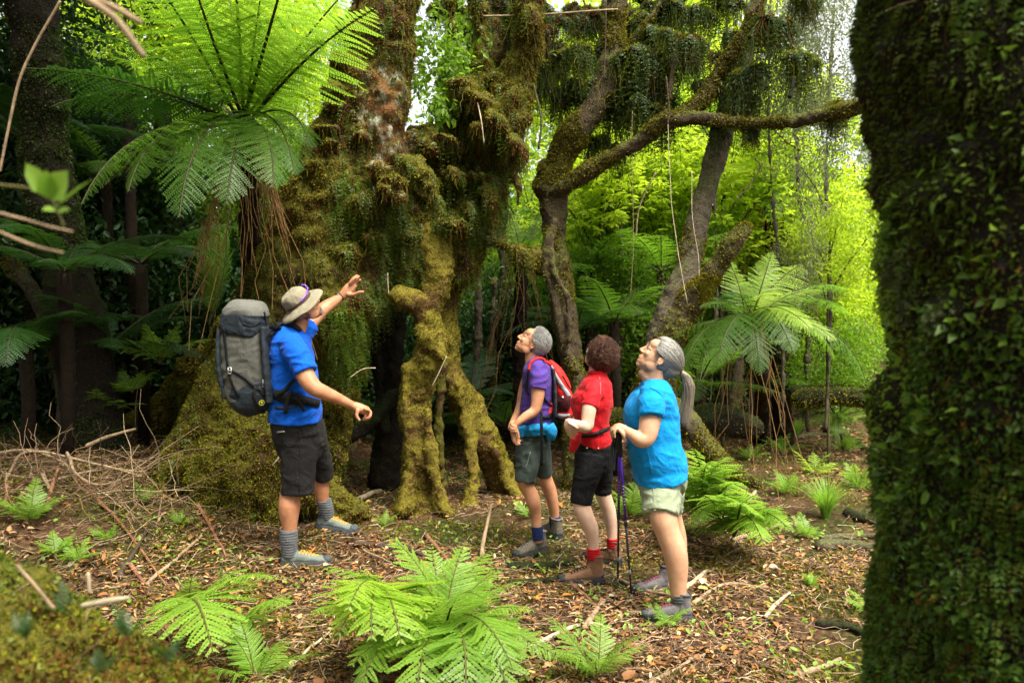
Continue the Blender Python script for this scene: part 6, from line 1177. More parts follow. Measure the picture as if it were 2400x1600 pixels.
for rows in ([(524, 765, 3), (531, 820, 3), (538, 880, 3), (560, 930, 3)], [(541, 868, 3), (565, 880, 3.4), (590, 900, 3.4), (603, 912, 3.4)], [(600, 905, 4), (595, 925, 4), (605, 950, 4), (618, 966, 4)], [(605, 908, 4.4), (622, 928, 4.4), (633, 940, 4.4)], [(618, 730, 3), (623, 760, 3), (628, 830, 3), (640, 900, 3)], [(570, 758, 1), (590, 765, 1), (612, 752, 1)]): ribbon('strap', bk, PA, rows, BLK, .004, 5.25)
SIL = solid('grey_buckle', (.55, .56, .55), .4, .5, .4)
def buckle(x, y, w_, h_, bv, e, mt=SIL, nm='buckle'):
    p, n = hit(bv, x, y, 5.25, .008); mb = MB(); a = unit(np.cross(n, (0, 0, 1))); u_ = np.cross(a, n); 
    q = [p + a * sx * w_ + u_ * sy * h_ for sx, sy in ((-1, -1), (1, -1), (1, 1), (-1, 1))]
    for k in range(4): add_tube(mb, [q[k], q[(k + 1) % 4]], .0025, seg=6)
    add_tube(mb, [p - a * w_, p + a * w_], .002, seg=5); o = mb.obj(nm, mt); adopt(e, [o])
buckle(619, 897, .014, .024, PA, bk); buckle(540, 868, .012, .020, PA, bk)
pc, nn_ = hit(PA, 613, 943, 5.25, .006); a_ = unit(np.cross(nn_, (0, 0, 1))); u_ = np.cross(a_, nn_); mb = MB(); t2 = np.linspace(0, 2 * PI, 25); add_tube(mb, pc + np.outer(np.cos(t2), a_) * .017 + np.outer(np.sin(t2), u_) * .017, .0016, seg=5)
for k in range(5): th = PI / 2 + (k - 2) * .62; add_tube(mb, [pc - u_ * .004, pc + (a_ * math.cos(th) + u_ * math.sin(th)) * .010], [.002, .001], seg=4)
add_tube(mb, [pc - u_ * .010, pc], .0012, seg=4); o = mb.obj('emblem', solid('yellow_embroidery', (.60, .62, .05), .7)); adopt(bk, [o])
BODY = bvh(*LS); 
for rows, nm in (([(632, 765, 6), (645, 764, 8), (668, 760, 9), (690, 768, 7), (704, 778, 5)], 'shoulder_strap'), ([(634, 790, 4), (640, 775, 5), (660, 770, 4)], 'shoulder_strap'), ([(645, 922, 12), (668, 930, 14), (700, 935, 12), (744, 945, 9)], 'hip_belt'), ([(693, 882, 3), (680, 900, 4.5), (665, 916, 5), (650, 928, 5)], 'strap'), ([(686, 915, 4), (676, 935, 5), (671, 965, 4.5)], 'strap'), ([(684, 930, 4), (700, 940, 4), (712, 962, 3)], 'strap'), ([(650, 955, 4), (680, 956, 3), (700, 950, 3)], 'strap')):
    ribbon(nm, bk, LSB, rows, BLK, .012 if nm != 'strap' else .005, 5.25, .006 if nm != 'strap' else .020)
# ======================================================== grey haired man in purple
pm = person(P(1262, 1304, 5.83), 'grey haired man in purple t-shirt, blue jacket round his waist, looking up'); mb = MB(); hc = P(1247, 804, 5.9); R = frame((-.78, -.02, .60), (.6, 0, .78)); head_prims(mb, hc, R, 1.0)
L_rows(mb, [(1250, 865, 18, 5.9), (1247, 845, 17, 5.9), (1248, 825, 16.5, 5.9)]); T_rows(mb, [(1236, 1280, 860, 5.9, .13), (1236, 1288, 920, 5.9, .13), (1232, 1280, 1000, 5.9, .12)])
L_rows(mb, [(1262, 870, 17, 5.74), (1261, 915, 16.5, 5.7), (1257, 950, 13.5, 5.68), (1250, 965, 12.5, 5.67), (1232, 976, 11, 5.65), (1214, 990, 8, 5.63), (1207, 998, 7.5, 5.63)]); L_rows(mb, [(1208, 996, 8.5, 5.63), (1205, 1010, 9.5, 5.64), (1207, 1022, 8.5, 5.65)], sq=.9, rnd=True)
for a in ([(1203, 1018, 3.6, 5.62), (1205, 1032, 3.3, 5.62), (1213, 1042, 2.8, 5.62)], [(1207, 1020, 3.6, 5.62), (1210, 1034, 3.3, 5.62), (1218, 1040, 2.8, 5.62)], [(1211, 1018, 3.5, 5.63), (1214, 1029, 3.1, 5.63), (1219, 1033, 2.7, 5.63)], [(1202, 1015, 3.5, 5.66), (1202, 1030, 3.1, 5.66), (1209, 1041, 2.7, 5.66)], [(1210, 1006, 4, 5.6), (1214, 1016, 3.5, 5.6), (1216, 1026, 3, 5.6)]): L_rows(mb, a, rnd=True, seg=10)
L_rows(mb, [(1245, 870, 17, 6.08), (1230, 915, 15, 6.1), (1220, 955, 12, 6.05), (1205, 985, 8.5, 5.85), (1200, 995, 8, 5.72)]); L_rows(mb, [(1201, 992, 8, 5.72), (1198, 1002, 8, 5.66)], rnd=True)
for a in ([(1196, 996, 3.5, 5.66), (1199, 1004, 3.2, 5.61), (1208, 1006, 2.8, 5.585)], [(1196, 1001, 3.5, 5.66), (1199, 1009, 3.2, 5.61), (1208, 1011, 2.8, 5.585)], [(1198, 991, 3.4, 5.66), (1202, 998, 3.1, 5.61), (1210, 1000, 2.8, 5.59)]): L_rows(mb, a, rnd=True, seg=10)
L_rows(mb, [(1240, 1030, 26, 5.85), (1232, 1090, 22, 5.83), (1230, 1130, 18, 5.82), (1243, 1155, 17, 5.82), (1250, 1175, 17.5, 5.82), (1256, 1203, 13, 5.83), (1259, 1235, 11, 5.83), (1262, 1270, 11, 5.83)]); L_rows(mb, [(1262, 1030, 24, 6.05), (1272, 1080, 20, 6.12), (1277, 1118, 17, 6.15), (1289, 1150, 16, 6.17), (1296, 1180, 13, 6.18), (1300, 1212, 11, 6.2), (1302, 1240, 11, 6.2)])
v, f = remesh(mb, .0046, 2); o = put('body', mesh_np('body', v, [f], [SKIN['tan']], smooth=True)); adopt(pm, [o]); eyes(pm, hc, R, 1)
GH = hair_mat('silver_hair', [(0, (.09, .08, .065)), (.35, (.26, .25, .22)), (1, (.60, .60, .58))]); brows(pm, hc, R, 1, GH, 3)
def cap_hair(n, seed, ln, lift, mask, flow, k=4, curl=0): 
    p, nn, r = scalp(n, seed, mask); fl = unit(np.asarray(flow(p)) - nn * np.sum(np.asarray(flow(p)) * nn, 1, keepdims=True)); t = np.linspace(0, 1, k)[None, :, None]; L = (ln * r.uniform(.6, 1.2, len(p)))[:, None, None]
    jit = rand_dir(r, len(p))[:, None] * curl; return p[:, None] * 1.0 + nn[:, None] * (.004 + lift * np.sin(t * 1.9)) + (fl[:, None] + jit * .5) * (t * L) + (jit * np.sin(t * 7 + r.random((len(p), 1, 1)) * 6) * .005 if curl else 0)
hm = lambda p, d: ((p[:, 0] < .045 - np.clip(.06 - p[:, 2], 0, .1) * .75) & (p[:, 2] > -.055) & (p[:, 2] + (p[:, 0] + .02) * -.35 > -.045)) & ~((np.abs(p[:, 0]) < .022) & (np.abs(p[:, 1]) > .06) & (p[:, 2] < .022))
st = cap_hair(6000, 8, .028, .009, hm, lambda p: np.array((-.9, 0, -.45)) + p * 0, curl=.5); strands('hair', pm, hc + st @ R.T, GH, .0012)
mb = MB(); T_rows(mb, [(1254, 1275, 838, 5.9, .075), (1238, 1284, 848, 5.9, .15), (1228, 1292, 862, 5.9, .195), (1226, 1296, 885, 5.9, .20), (1224, 1298, 915, 5.9, .185), (1220, 1299, 950, 5.9, .175), (1219, 1296, 990, 5.9, .175)]); L_rows(mb, [(1264, 862, 21, 5.76), (1263, 885, 20.5, 5.71), (1260, 911, 19.5, 5.69)]); L_rows(mb, [(1247, 862, 19, 6.05), (1240, 900, 18, 6.1)])
PURP = cloth('purple_cotton', (.075, .035, .23)); PS = garment('tshirt', pm, mb, PURP, .007, .005, 41); PSB = bvh(*PS); ribbon('shirt_print', pm, PSB, [(1231, 880, 3.5), (1232, 900, 5), (1235, 918, 4)], solid('dark_shirt_print', (.03, .02, .08), .8, nscale=120, namt=.6), .001, lift=.0015)
mb = MB(); T_rows(mb, [(1219, 1292, 988, 5.9, .175), (1214, 1300, 1000, 5.9, .19), (1216, 1300, 1012, 5.9, .185)]); L_rows(mb, [(1285, 998, 14, 5.76), (1292, 1012, 13, 5.76), (1290, 1030, 7, 5.77)]); L_rows(mb, [(1222, 1002, 10, 5.74), (1221, 1016, 9, 5.73), (1222, 1024, 5, 5.73)]); L_rows(mb, [(1230, 1008, 8, 5.74), (1255, 1003, 9, 5.72), (1280, 1002, 11, 5.74)]); garment('jacket', pm, mb, cloth('sky_blue_nylon', (.01, .25, .55), .6), .0065, .008, 43, 1, (16, 16, 16))
mb = MB(); T_rows(mb, [(1219, 1291, 1005, 5.9, .17), (1216, 1288, 1040, 5.92, .17), (1214, 1284, 1065, 5.95, .165)]); L_rows(mb, [(1238, 1035, 30, 5.83), (1236, 1080, 28, 5.82), (1231, 1128, 23.5, 5.81)]); L_rows(mb, [(1262, 1035, 26, 6.05), (1270, 1075, 22, 6.1), (1275, 1112, 19, 6.14)]); DG = cloth('dark_green_grey_cloth', (.045, .06, .05), .85, .1); QS = garment('shorts', pm, mb, DG, .007, .006, 45, 2, (9, 9, 14)); QB = bvh(*QS)
ribbon('thigh_pocket', pm, QB, [(1243, 1058, .8), (1236, 1085, .8), (1232, 1095, .8)], solid('zip', (.16, .2, .2), .5), .003)
NAVY = cloth('navy_sock', (.01, .02, .08), .9); sock(pm, [(1259, 1232, 13.5, 5.83), (1260, 1250, 13.5, 5.83), (1262, 1265, 13, 5.83)], NAVY, 5); sock(pm, [(1300, 1210, 13.5, 6.2), (1301, 1225, 14, 6.2), (1302, 1236, 13, 6.2)], NAVY, 6)
GB = cloth('grey_brown_suede', (.12, .10, .075), .9); DS = solid('dark_rubber', (.03, .032, .034), .8); GL = solid('grey_laces', (.18, .17, .14), .8); BGC = cloth('grey_boot_collar', (.16, .145, .12))
boot(pm, P(1265, 1294, 5.88), math.radians(222), .30, (GB, DS, GL, BGC), .062); boot(pm, P(1304, 1262, 6.18), math.radians(128), .30, (GB, DS, GL, BGC), .062)
# his red daypack
rp = empty('daypack', P(1318, 980, 5.9)); tag(rp, 'small red and grey daypack worn by the man in purple', 'backpack'); RED = cloth('red_nylon', (.62, .015, .012), .6, .1); LGR = cloth('silver_grey_nylon', (.30, .31, .33), .6, .1)
mb = MB(); T_rows(mb, [(1284, 1292, 846, 5.9, .07), (1290, 1312, 864, 5.9, .12), (1294, 1328, 886, 5.9, .14), (1296, 1338, 912, 5.9, .145), (1296, 1343, 940, 5.9, .145), (1296, 1342, 962, 5.9, .14), (1298, 1336, 982, 5.9, .12)], power=2.8); RPk = garment('bag', rp, mb, RED, .007, .004, 51); RB = bvh(*RPk)
mb = MB(); T_rows(mb, [(1291, 1300, 862, 5.86, .11), (1294, 1303, 900, 5.86, .13), (1295, 1304, 940, 5.86, .14), (1294, 1302, 972, 5.86, .13)], power=3); garment('back_panel', rp, mb, DK, .007, .003, 52)
for rows, mt_, nm in (([(1293, 858, 4), (1303, 880, 4.5), (1318, 905, 5), (1332, 925, 5), (1341, 945, 3)], LGR, 'reflective_band'), ([(1298, 968, 5), (1315, 974, 5), (1335, 973, 4)], LGR, 'reflective_band'), ([(1318, 880, 1.5), (1328, 898, 1.5), (1340, 918, 1.5)], BLK, 'strap'), ([(1300, 926, 1), (1318, 928, 1), (1337, 936, 1)], BLK, 'pocket_edge'), ([(1305, 980, 3), (1322, 985, 3), (1334, 982, 3)], BLK, 'base_strap')): ribbon(nm, rp, RB, rows, mt_, .003, 5.78)
ribbon('mesh_pocket', rp, RB, [(1319, 928, 19), (1320, 940, 20), (1320, 952, 17), (1320, 964, 10)], cloth('maroon_mesh', (.06, .008, .012), .9), .004, 5.78, .002); ribbon('label_patch', rp, RB, [(1319, 928, 2), (1319, 932, 2)], solid('white_patch', (.75, .75, .75), .6), .002, 5.78, .009)
for rows, mt_, hw, lf in (([(1241, 868, 3.2), (1244, 855, 3.4), (1252, 845, 3.6), (1264, 841, 3.6), (1278, 845, 3.6), (1290, 855, 3.6)], RED, .007, .006), ([(1241, 866, 2.6), (1238, 885, 2.6), (1236, 905, 2.6), (1240, 925, 2.6)], BLK, .005, .005), ([(1273, 928, 2.2), (1282, 942, 2.2), (1292, 952, 2.2)], BLK, .004, .005)): ribbon('shoulder_strap', rp, PSB, rows, mt_, hw, 5.75, lf)
mb = MB(); L_rows(mb, [(1292, 946, 6, 5.78), (1284, 962, 11, 5.77), (1282, 970, 9, 5.77)], rnd=True, sq=.5); garment('hip_pad', rp, mb, cloth('coral_pad', (.66, .04, .05), .7), .006, .002, 53); ribbon('hip_belt', rp, PSB, [(1268, 976, 3), (1282, 978, 4), (1294, 974, 4)], BLK, .006, 5.74, .006)
vs = MB(); C = spline(np.array([P(1268, 960, 5.66), P(1269, 1000, 5.64), P(1270, 1050, 5.66), P(1269, 1090, 5.68)]), 5); add_tube(vs, C, .011, .003, seg=8); o = vs.obj('dangling_strap', BLK); adopt(rp, [o])
# ======================================================== curly haired woman in red
rw = person(P(1375, 1364, 5.22), 'woman with curly auburn hair in a red top and black knee shorts, seen from behind'); mb = MB(); hc = P(1404, 834, 5.38); R = frame((-.52, .60, .60), (.42, -.42, .80)); head_prims(mb, hc, R, .97)
L_rows(mb, [(1397, 885, 16, 5.38), (1395, 868, 15.5, 5.38), (1400, 850, 15.5, 5.38)]); T_rows(mb, [(1372, 1420, 895, 5.38, .11), (1365, 1425, 960, 5.38, .12), (1368, 1418, 1025, 5.38, .11)])
L_rows(mb, [(1394, 915, 13, 5.22), (1383, 948, 17, 5.15), (1378, 980, 16, 5.12), (1375, 1000, 14.5, 5.1), (1355, 996, 12, 5.06), (1336, 988, 8.2, 5.05), (1330, 988, 8, 5.05)]); L_rows(mb, [(1332, 987, 8.5, 5.05), (1330, 998, 9, 5.06), (1334, 1008, 8, 5.08)], sq=.8, rnd=True)
for a in ([(1332, 1004, 3.6, 5.06), (1338, 1014, 3.3, 5.07), (1348, 1020, 2.8, 5.08)], [(1335, 1003, 3.6, 5.05), (1342, 1011, 3.3, 5.06), (1351, 1016, 2.8, 5.07)], [(1330, 1006, 3.5, 5.08), (1335, 1018, 3.2, 5.09), (1344, 1026, 2.7, 5.1)], [(1337, 1000, 3.4, 5.04), (1345, 1006, 3, 5.05), (1352, 1011, 2.6, 5.06)], [(1336, 992, 4, 5.03), (1346, 998, 3.4, 5.02), (1352, 1004, 2.9, 5.03)]): L_rows(mb, a, rnd=True, seg=10)
L_rows(mb, [(1382, 912, 13, 5.55), (1364, 950, 13, 5.58), (1352, 990, 12, 5.55), (1342, 1010, 8, 5.4), (1340, 1016, 8, 5.3)], rnd=True)
L_rows(mb, [(1388, 1065, 24, 5.32), (1372, 1130, 20, 5.24), (1364, 1183, 21.5, 5.22), (1373, 1210, 19.5, 5.21), (1385, 1237, 17.5, 5.21), (1389, 1260, 14.5, 5.21), (1391, 1285, 12.5, 5.21), (1391, 1320, 12, 5.21)]); L_rows(mb, [(1406, 1065, 18, 5.48), (1411, 1120, 16, 5.53), (1414, 1158, 18.5, 5.55), (1427, 1197, 16.5, 5.56), (1433, 1232, 13.5, 5.57), (1435, 1262, 11.5, 5.57), (1437, 1290, 11.5, 5.57)])
v, f = remesh(mb, .0046, 2); o = put('body', mesh_np('body', v, [f], [SKIN['pale']], smooth=True)); adopt(rw, [o]); eyes(rw, hc, R, .97)
AH = hair_mat('auburn_hair', [(0, (.018, .008, .005)), (.4, (.07, .025, .012)), (.8, (.16, .06, .025)), (1, (.28, .13, .07))]); p, nn, r = scalp(4200, 12, lambda p, d: (p[:, 0] < .055 - np.clip(.05 - p[:, 2], 0, .1) * .55)); k_ = 8; t = np.linspace(0, 1, k_)[None, :, None]
ph = r.uniform(0, 6.28, (len(p), 1, 1)); a1 = unit(np.cross(nn, rand_dir(r, len(p))))[:, None]; a2 = np.cross(nn[:, None], a1); Lh = r.uniform(.012, .042, (len(p), 1, 1)); st = p[:, None] * .98 + nn[:, None] * (.003 + Lh * np.sin(t * 2.2) * .8) + (a1 * np.cos(ph + t * 8) + a2 * np.sin(ph + t * 8)) * .008 + a1 * t * .015 + np.array((0, 0, -.006)) * t
strands('hair', rw, hc + (st @ R.T) * 1.0, AH, .0014); mb = MB(); add_ell(mb, hc + R @ (SKC + (-.006, 0, -.004)), SK * 1.10, R, 24, 16); add_ell(mb, hc + R @ np.array((-.045, 0, -.035)), (.055, .066, .055), R, 20, 12); v, f = remesh(mb, .006, 1); l_ = (v - hc) @ R; kf = (l_[f].mean(1)[:, 0] < .052 - np.clip(.05 - l_[f].mean(1)[:, 2], 0, .1) * .5); v = displace(v, f, [(28, .008, 2), (70, .004, 4)]); o = put('hair_mass', mesh_np('hair_mass', v, [f[kf]], [solid('dark_auburn', (.03, .012, .007), .6, nscale=90, namt=.6, bmp=.6)], smooth=True)); adopt(rw, [o])
mb = MB(); T_rows(mb, [(1380, 1420, 868, 5.38, .072), (1379, 1422, 880, 5.38, .085), (1368, 1430, 892, 5.38, .15), (1358, 1434, 910, 5.37, .185), (1347, 1437, 930, 5.37, .185), (1338, 1437, 947, 5.36, .18), (1343, 1432, 965, 5.36, .165), (1350, 1427, 988, 5.36, .16), (1352, 1430, 1010, 5.37, .17), (1353, 1434, 1036, 5.38, .175)]); L_rows(mb, [(1400, 900, 20, 5.24), (1390, 925, 20.5, 5.18), (1381, 954, 19.5, 5.14)]); L_rows(mb, [(1385, 905, 19, 5.55), (1365, 940, 18, 5.6)])
REDS = cloth('red_jersey', (.52, .006, .012), .7, .2); RS = garment('top', rw, mb, REDS, .007, .005, 61); RSB = bvh(*RS); ribbon('collar_edge', rw, RSB, [(1377, 871, 2), (1395, 874, 2), (1420, 868, 2)], REDS, .004, 5.3, .004); ribbon('waist_belt', rw, RSB, [(1364, 1022, 4), (1385, 1020, 4.2), (1405, 1013, 4.2), (1427, 1003, 4)], BLK, .006, 5.2, .004); buckle(1409, 1011, .012, .014, RSB, rw, BLK, 'belt_buckle'); ribbon('shoulder_seam', rw, RSB, [(1405, 884, .8), (1407, 905, .8), (1406, 925, .8)], solid('pink_piping', (.7, .12, .14), .7), .002)
wbg = empty('waist_bag', P(1345, 1040, 5.15)); tag(wbg, 'small red waist bag hanging in front of the woman in red', 'bag'); mb = MB(); L_rows(mb, [(1354, 1012, 8, 5.18), (1350, 1030, 12, 5.17), (1345, 1045, 11, 5.17), (1342, 1052, 8, 5.17)], rnd=True); garment('pouch', wbg, mb, cloth('red_pouch', (.5, .01, .012), .7), .006, .004, 63)
mb = MB(); T_rows(mb, [(1353, 1434, 1030, 5.38, .17), (1349, 1437, 1050, 5.38, .175), (1347, 1436, 1075, 5.38, .175), (1352, 1432, 1100, 5.4, .16)]); L_rows(mb, [(1385, 1070, 38, 5.28), (1375, 1115, 32, 5.24), (1366, 1150, 26.5, 5.23), (1361, 1181, 24.5, 5.22)]); L_rows(mb, [(1408, 1070, 29, 5.5), (1414, 1115, 22, 5.53), (1413, 1156, 20, 5.55)]); BKC = cloth('black_stretch_cloth', (.004, .004, .0045), .8, .02); garment('shorts', rw, mb, BKC, .007, .004, 65)
BB = bvh(*remesh(mb, .02, 0)); 
for x_ in (1377, 1402): buckle(x_, 1050, .003, .003, BB, rw, solid('brass_stud', (.6, .45, .25), .4, .5, .6), 'stud')
RSK = cloth('red_wool_sock', (.42, .006, .012), .95, .3); sock(rw, [(1391, 1283, 15.5, 5.21), (1391, 1298, 16, 5.21), (1391, 1310, 15, 5.21)], RSK, 7); sock(rw, [(1436, 1260, 14.5, 5.57), (1437, 1272, 15, 5.57), (1437, 1284, 14, 5.57)], RSK, 8)
BRN = cloth('brown_leather', (.20, .105, .055), .75, .1); BLC = solid('black_laces', (.015, .012, .012), .8); BRC = cloth('brown_padded_collar', (.16, .08, .045))
boot(rw, P(1396, 1363, 5.21), math.radians(190), .29, (BRN, DS, BLC, BRC), .08); boot(rw, P(1440, 1323, 5.57), math.radians(146), .285, (BRN, DS, BLC, BRC), .08)
# ======================================================== woman in turquoise
tw = person(P(1585, 1453, 4.6), 'woman with a long grey ponytail in a turquoise shirt and pale green shorts, looking up'); mb = MB(); hc = P(1541, 838, 4.8); R = frame((-.78, -.03, .60), (.6, 0, .78)); head_prims(mb, hc, R, 1.02)
L_rows(mb, [(1535, 915, 24, 4.8), (1533, 890, 22, 4.8), (1537, 865, 22, 4.8)]); L_rows(mb, [(1505, 872, 9, 4.8), (1520, 885, 16, 4.8)], rnd=True); T_rows(mb, [(1500, 1570, 930, 4.8, .13), (1490, 1575, 1000, 4.8, .15), (1500, 1585, 1080, 4.82, .15)])
L_rows(mb, [(1530, 925, 24, 4.64), (1528, 960, 25.5, 4.6), (1522, 995, 24.5, 4.56), (1516, 1022, 22, 4.54), (1503, 1030, 19.5, 4.53), (1485, 1020, 14.5, 4.54), (1466, 1007, 9.5, 4.57), (1458, 1003, 9, 4.58)])
L_rows(mb, [(1462, 1004, 9.5, 4.58), (1450, 1002, 11, 4.60), (1440, 1006, 9.5, 4.62)], sq=1.3, rnd=True)
for a in ([(1444, 1002, 4.2, 4.58), (1435, 1008, 3.9, 4.58), (1434, 1022, 3.3, 4.6)], [(1442, 1004, 4.2, 4.62), (1433, 1012, 3.9, 4.62), (1435, 1028, 3.3, 4.63)], [(1442, 1004, 4.2, 4.66), (1434, 1014, 3.9, 4.66), (1439, 1032, 3.3, 4.66)], [(1446, 1004, 4, 4.56), (1440, 1012, 3.6, 4.555), (1441, 1024, 3.1, 4.56)], [(1452, 1007, 4.6, 4.55), (1460, 1018, 4, 4.54), (1463, 1030, 3.4, 4.55)]): L_rows(mb, a, rnd=True, seg=10)
L_rows(mb, [(1510, 930, 22, 4.98), (1490, 975, 20, 5.02), (1478, 1020, 16, 4.98), (1468, 1035, 11, 4.85), (1462, 1038, 9.5, 4.76)], rnd=True)
for a in ([(1464, 1034, 4, 4.74), (1456, 1036, 3.8, 4.68), (1447, 1040, 3.3, 4.64)], [(1463, 1041, 4, 4.74), (1454, 1044, 3.8, 4.68), (1446, 1048, 3.3, 4.64)], [(1462, 1047, 4, 4.74), (1453, 1051, 3.6, 4.68), (1446, 1055, 3.2, 4.65)]): L_rows(mb, a, rnd=True, seg=10)
L_rows(mb, [(1550, 1110, 34, 4.76), (1552, 1170, 33, 4.68), (1555, 1212, 32.5, 4.63), (1566, 1250, 28.5, 4.61), (1581, 1290, 29, 4.6), (1587, 1330, 26, 4.6), (1589, 1370, 20.5, 4.6), (1590, 1400, 18, 4.6)]); L_rows(mb, [(1565, 1110, 26, 4.95), (1573, 1170, 22, 5.0), (1577, 1215, 22, 5.03), (1587, 1260, 22, 5.05), (1588, 1300, 20, 5.06), (1575, 1340, 15.5, 5.07), (1566, 1370, 13.5, 5.07)])
v, f = remesh(mb, .005, 2); o = put('body', mesh_np('body', v, [f], [SKIN['fair']], smooth=True)); adopt(tw, [o]); eyes(tw, hc, R, 1.02); SH2 = hair_mat('long_grey_hair', [(0, (.13, .115, .09)), (.3, (.22, .205, .17)), (.7, (.32, .305, .27)), (1, (.50, .485, .45))]); brows(tw, hc, R, 1.02, SH2, 5)
mb = MB(); add_ell(mb, hc + R @ np.array((-.004, .083, -.040)), (.0035,) * 3, None, 8, 6); o = mb.obj('earring', solid('pearl', (.7, .68, .6), .2, .6)); adopt(tw, [o])
tie = R.T @ (P(1596, 868, 4.8) - hc); p, nn, r = scalp(5200, 14, lambda p, d: ((p[:, 0] < .055 - np.clip(.045 - p[:, 2], 0, .12) * .62) & ~((p[:, 0] > -.014) & (p[:, 2] < .022)))); k_ = 12; t = np.linspace(0, 1, k_)[None, :, None]
Q = (p[:, None] - SKC) * (1 - t) + (tie - SKC) * t; base_r = np.linalg.norm(Q / SK, axis=-1, keepdims=True); tr = np.linalg.norm((tie - SKC) / SK); tgt = 1.10 + (tr - 1.10) * sstep(t * 1.6 - .6) + .05 * np.sin(t * PI) + np.abs(r.normal(size=(len(p), 1, 1))) * .018 + (r.random((len(p), 1, 1)) < .05) * .10 * np.sin(t * 3.1) ** 2; st = SKC + Q / base_r * tgt
strands('hair', tw, hc + st @ R.T, SH2, .0011); mb = MB(); add_ell(mb, hc + R @ SKC, SK * 1.07, R, 28, 18); L_rows(mb, [(1560, 860, 26, 4.8), (1578, 868, 18, 4.8), (1594, 868, 7, 4.8)]); v, f = remesh(mb, .006, 2); l_ = (v - hc) @ R; c_ = l_[f].mean(1); kf = (c_[:, 0] < .052 - np.clip(.045 - c_[:, 2], 0, .12) * .62) & ~((c_[:, 0] > -.025) & (c_[:, 2] < .008)); o = put('hair_mass', mesh_np('hair_mass', v, [f[kf]], [solid('grey_under_hair', (.17, .145, .11), .6, nscale=120, namt=.5, bmp=.5)], smooth=True)); adopt(tw, [o])
S = spline(np.array([P(1596, 868, 4.8), P(1606, 880, 4.8), P(1614, 903, 4.8), P(1613, 930, 4.8), P(1609, 955, 4.8), P(1605, 985, 4.8)]), 3); n = 1300; r = np.random.default_rng(5); rad = np.interp(np.linspace(0, 1, len(S)), [0, .2, .4, .7, 1], [.010, .028, .033, .022, .008]); th = r.uniform(0, 6.28, (n, 1)); q_ = r.random((n, 1)) ** .5; drift = r.normal(size=(n, 1, 3)) * .018 * np.linspace(0, 1, len(S))[None, :, None] ** 2
off = np.stack([np.cos(th + np.linspace(0, 1.5, len(S))) * rad * q_, np.sin(th + np.linspace(0, 1.5, len(S))) * rad * q_, 0 * rad * q_], -1); strands('ponytail', tw, S[None] + off + drift, hair_mat('ponytail_hair', [(0, (.11, .085, .055)), (.4, (.20, .155, .10)), (1, (.38, .32, .24))]), .0011)
mb = MB(); t2 = np.linspace(0, 2 * PI, 13); a_ = P(1597, 869, 4.8); add_tube(mb, a_ + np.stack([.006 * np.cos(t2), .015 * np.sin(t2), .014 * np.cos(t2)], -1), .004, seg=6); o = mb.obj('hair_tie', solid('brown_hair_tie', (.12, .05, .02), .7)); adopt(tw, [o])
mb = MB(); T_rows(mb, [(1514, 1560, 888, 4.8, .085), (1505, 1566, 900, 4.8, .145), (1493, 1577, 919, 4.8, .195), (1478, 1585, 938, 4.8, .205), (1464, 1590, 962, 4.8, .205), (1463, 1590, 978, 4.8, .195), (1468, 1590, 1003, 4.8, .195), (1470, 1592, 1035, 4.8, .20), (1474, 1598, 1060, 4.8, .21), (1480, 1606, 1085, 4.82, .222), (1486, 1610, 1114, 4.83, .235)]); L_rows(mb, [(1529, 915, 29, 4.66), (1528, 945, 31.5, 4.59), (1527, 976, 31, 4.555)]); L_rows(mb, [(1515, 920, 25, 4.95), (1500, 965, 25, 5.0)])
TQ = cloth('turquoise_cotton', (.0, .23, .58), .8, .15); TS = garment('shirt', tw, mb, TQ, .0078, .0055, 71); TB = bvh(*TS); ribbon('sleeve_hem', tw, TB, [(1497, 970, 1), (1525, 976, 1), (1556, 974, 1)], TQ, .003, 4.5); ribbon('armhole_seam', tw, TB, [(1523, 908, .9), (1545, 920, .9), (1562, 945, .9)], TQ, .002, 4.6); ribbon('side_seam', tw, TB, [(1520, 1060, .8), (1524, 1085, .8), (1530, 1110, .8)], TQ, .002, 4.6)
mb = MB(); T_rows(mb, [(1500, 1592, 1085, 4.83, .17), (1497, 1600, 1112, 4.83, .185), (1497, 1607, 1130, 4.83, .20), (1502, 1600, 1150, 4.80, .185)]); L_rows(mb, [(1545, 1125, 42, 4.80), (1550, 1160, 45, 4.70), (1548, 1207, 42, 4.63)], sq=1.0); L_rows(mb, [(1565, 1110, 43, 4.95), (1572, 1160, 31, 4.99), (1575, 1198, 25, 5.02)]); SAGE = cloth('sage_green_cotton', (.27, .31, .20), .85, .1); TS2 = garment('shorts', tw, mb, SAGE, .0078, .006, 73, 2, (9, 9, 16)); T2B = bvh(*TS2); ribbon('cuff', tw, T2B, [(1508, 1196, 7), (1540, 1200, 7), (1586, 1196, 7)], SAGE, .003, 4.55, .001); ribbon('side_seam', tw, T2B, [(1530, 1130, .8), (1533, 1160, .8), (1534, 1205, .8)], SAGE, .002, 4.55); buckle(1535, 1192, .004, .004, T2B, tw, solid('brass_button', (.4, .36, .24), .4), 'button')
sock(tw, [(1592, 1390, 21, 4.6), (1594, 1405, 21, 4.6)], SOCKG, 9); GYB = cloth('grey_purple_suede', (.13, .12, .125), .85, .1); DRB = solid('grey_black_rubber', (.055, .055, .06), .8); PKL = solid('wine_laces', (.22, .03, .06), .8); BK2 = cloth('black_boot_collar', (.035, .03, .032))
boot(tw, P(1600, 1452, 4.59), math.radians(178), .275, (GYB, DRB, PKL, BK2), .065, wd=.1); boot(tw, P(1562, 1382, 5.07), math.radians(197), .275, (GYB, DRB, PKL, BK2), .065)
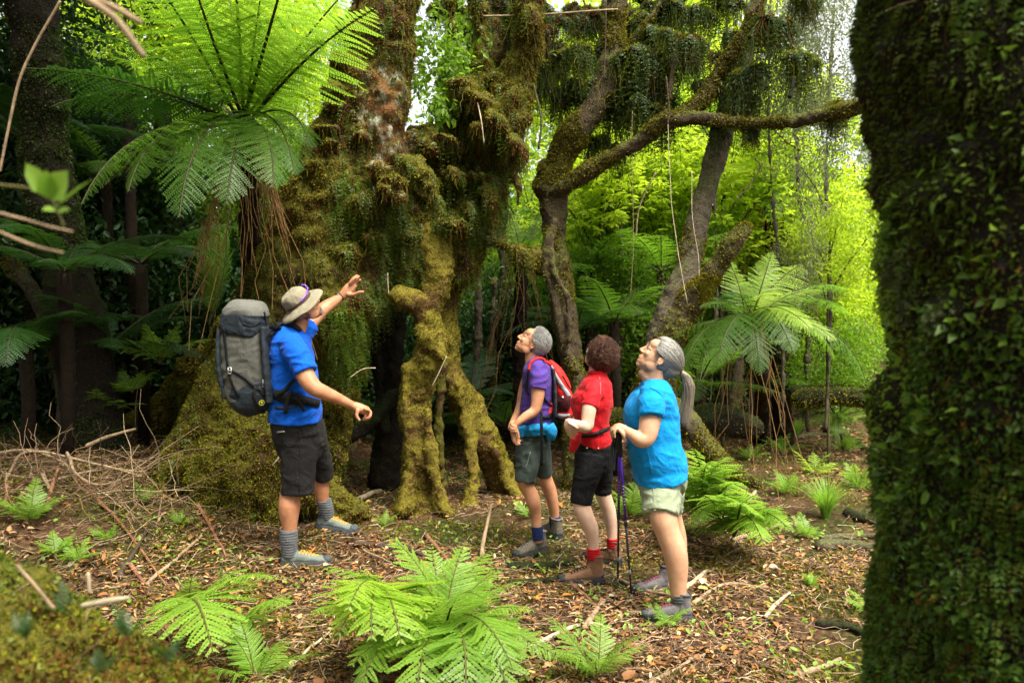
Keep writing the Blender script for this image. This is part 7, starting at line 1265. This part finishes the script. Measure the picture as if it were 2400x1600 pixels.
# bracelet and poles
mb = MB(); a_, b_ = P(1459, 1003, 4.58), P(1461, 1004.5, 4.577); add_tube(mb, [a_, b_], .0255, .0275, seg=20); o = mb.obj('bracelet', solid('silver', (.6, .58, .55), .3, .5, .7)); adopt(tw, [o])
def pole(top, tip, lab, bend):
    A, B = P(*top), P(*tip); e = empty('trekking_pole', B); tag(e, lab, 'trekking pole', 'pair of purple trekking poles'); at = lambda k: A + (B - A) * k; mts = (solid('black_foam', (.015, .015, .016), .9), solid('purple_anodised', (.10, .03, .42), .3, .5, .6), solid('black_carbon', (.015, .015, .018), .4, .5), solid('worn_tip', (.3, .33, .34), .5))
    for nm, k0, k1, r0, r1, m_ in (('grip', -.02, .125, .017, .0145, 0), ('upper_shaft', .12, .52, .0085, .0085, 1), ('locking_collar', .50, .535, .012, .012, 2), ('lower_shaft', .53, .96, .0072, .006, 2), ('tip', .955, 1.0, .0065, .003, 3), ('worn_band', .80, .83, .0078, .0078, 3), ('joint_collar', .735, .755, .0095, .0095, 2)):
        mb = MB(); add_tube(mb, [at(k0), at((k0 + k1) / 2), at(k1)], [r0, (r0 + r1) / 2, r1], seg=12, rnd=nm == 'grip'); o = mb.obj(nm, mts[m_]); adopt(e, [o])
    mb = MB(); w0 = at(.02); C = spline(np.array([w0, w0 + (-.035, .0, -.03), w0 + (-.042, 0, -.12), w0 + (-.03, 0, -.20), w0 + (-.022, 0, -.11), w0 + (-.004, 0, -.02)]), 4); add_tube(mb, C, .006, .0015, seg=6); o = mb.obj('wrist_strap', mts[0]); adopt(e, [o])
    mb = MB()
    for k in range(7): q = at(.30 + k * .018) + np.array((0, -.0082, 0)); box_mb(mb, q, (.0035, .0008, .0035))
    o = mb.obj('pale_markings', solid('pale_print', (.5, .5, .6), .6)); adopt(e, [o])
pole((1452, 1012, 4.66), (1448, 1369, 5.2), 'trekking pole planted straight down, left of the other pole', 0); pole((1450, 1014, 4.60), (1481, 1408, 4.88), 'trekking pole slanting right with its tip nearer the camera', 0)
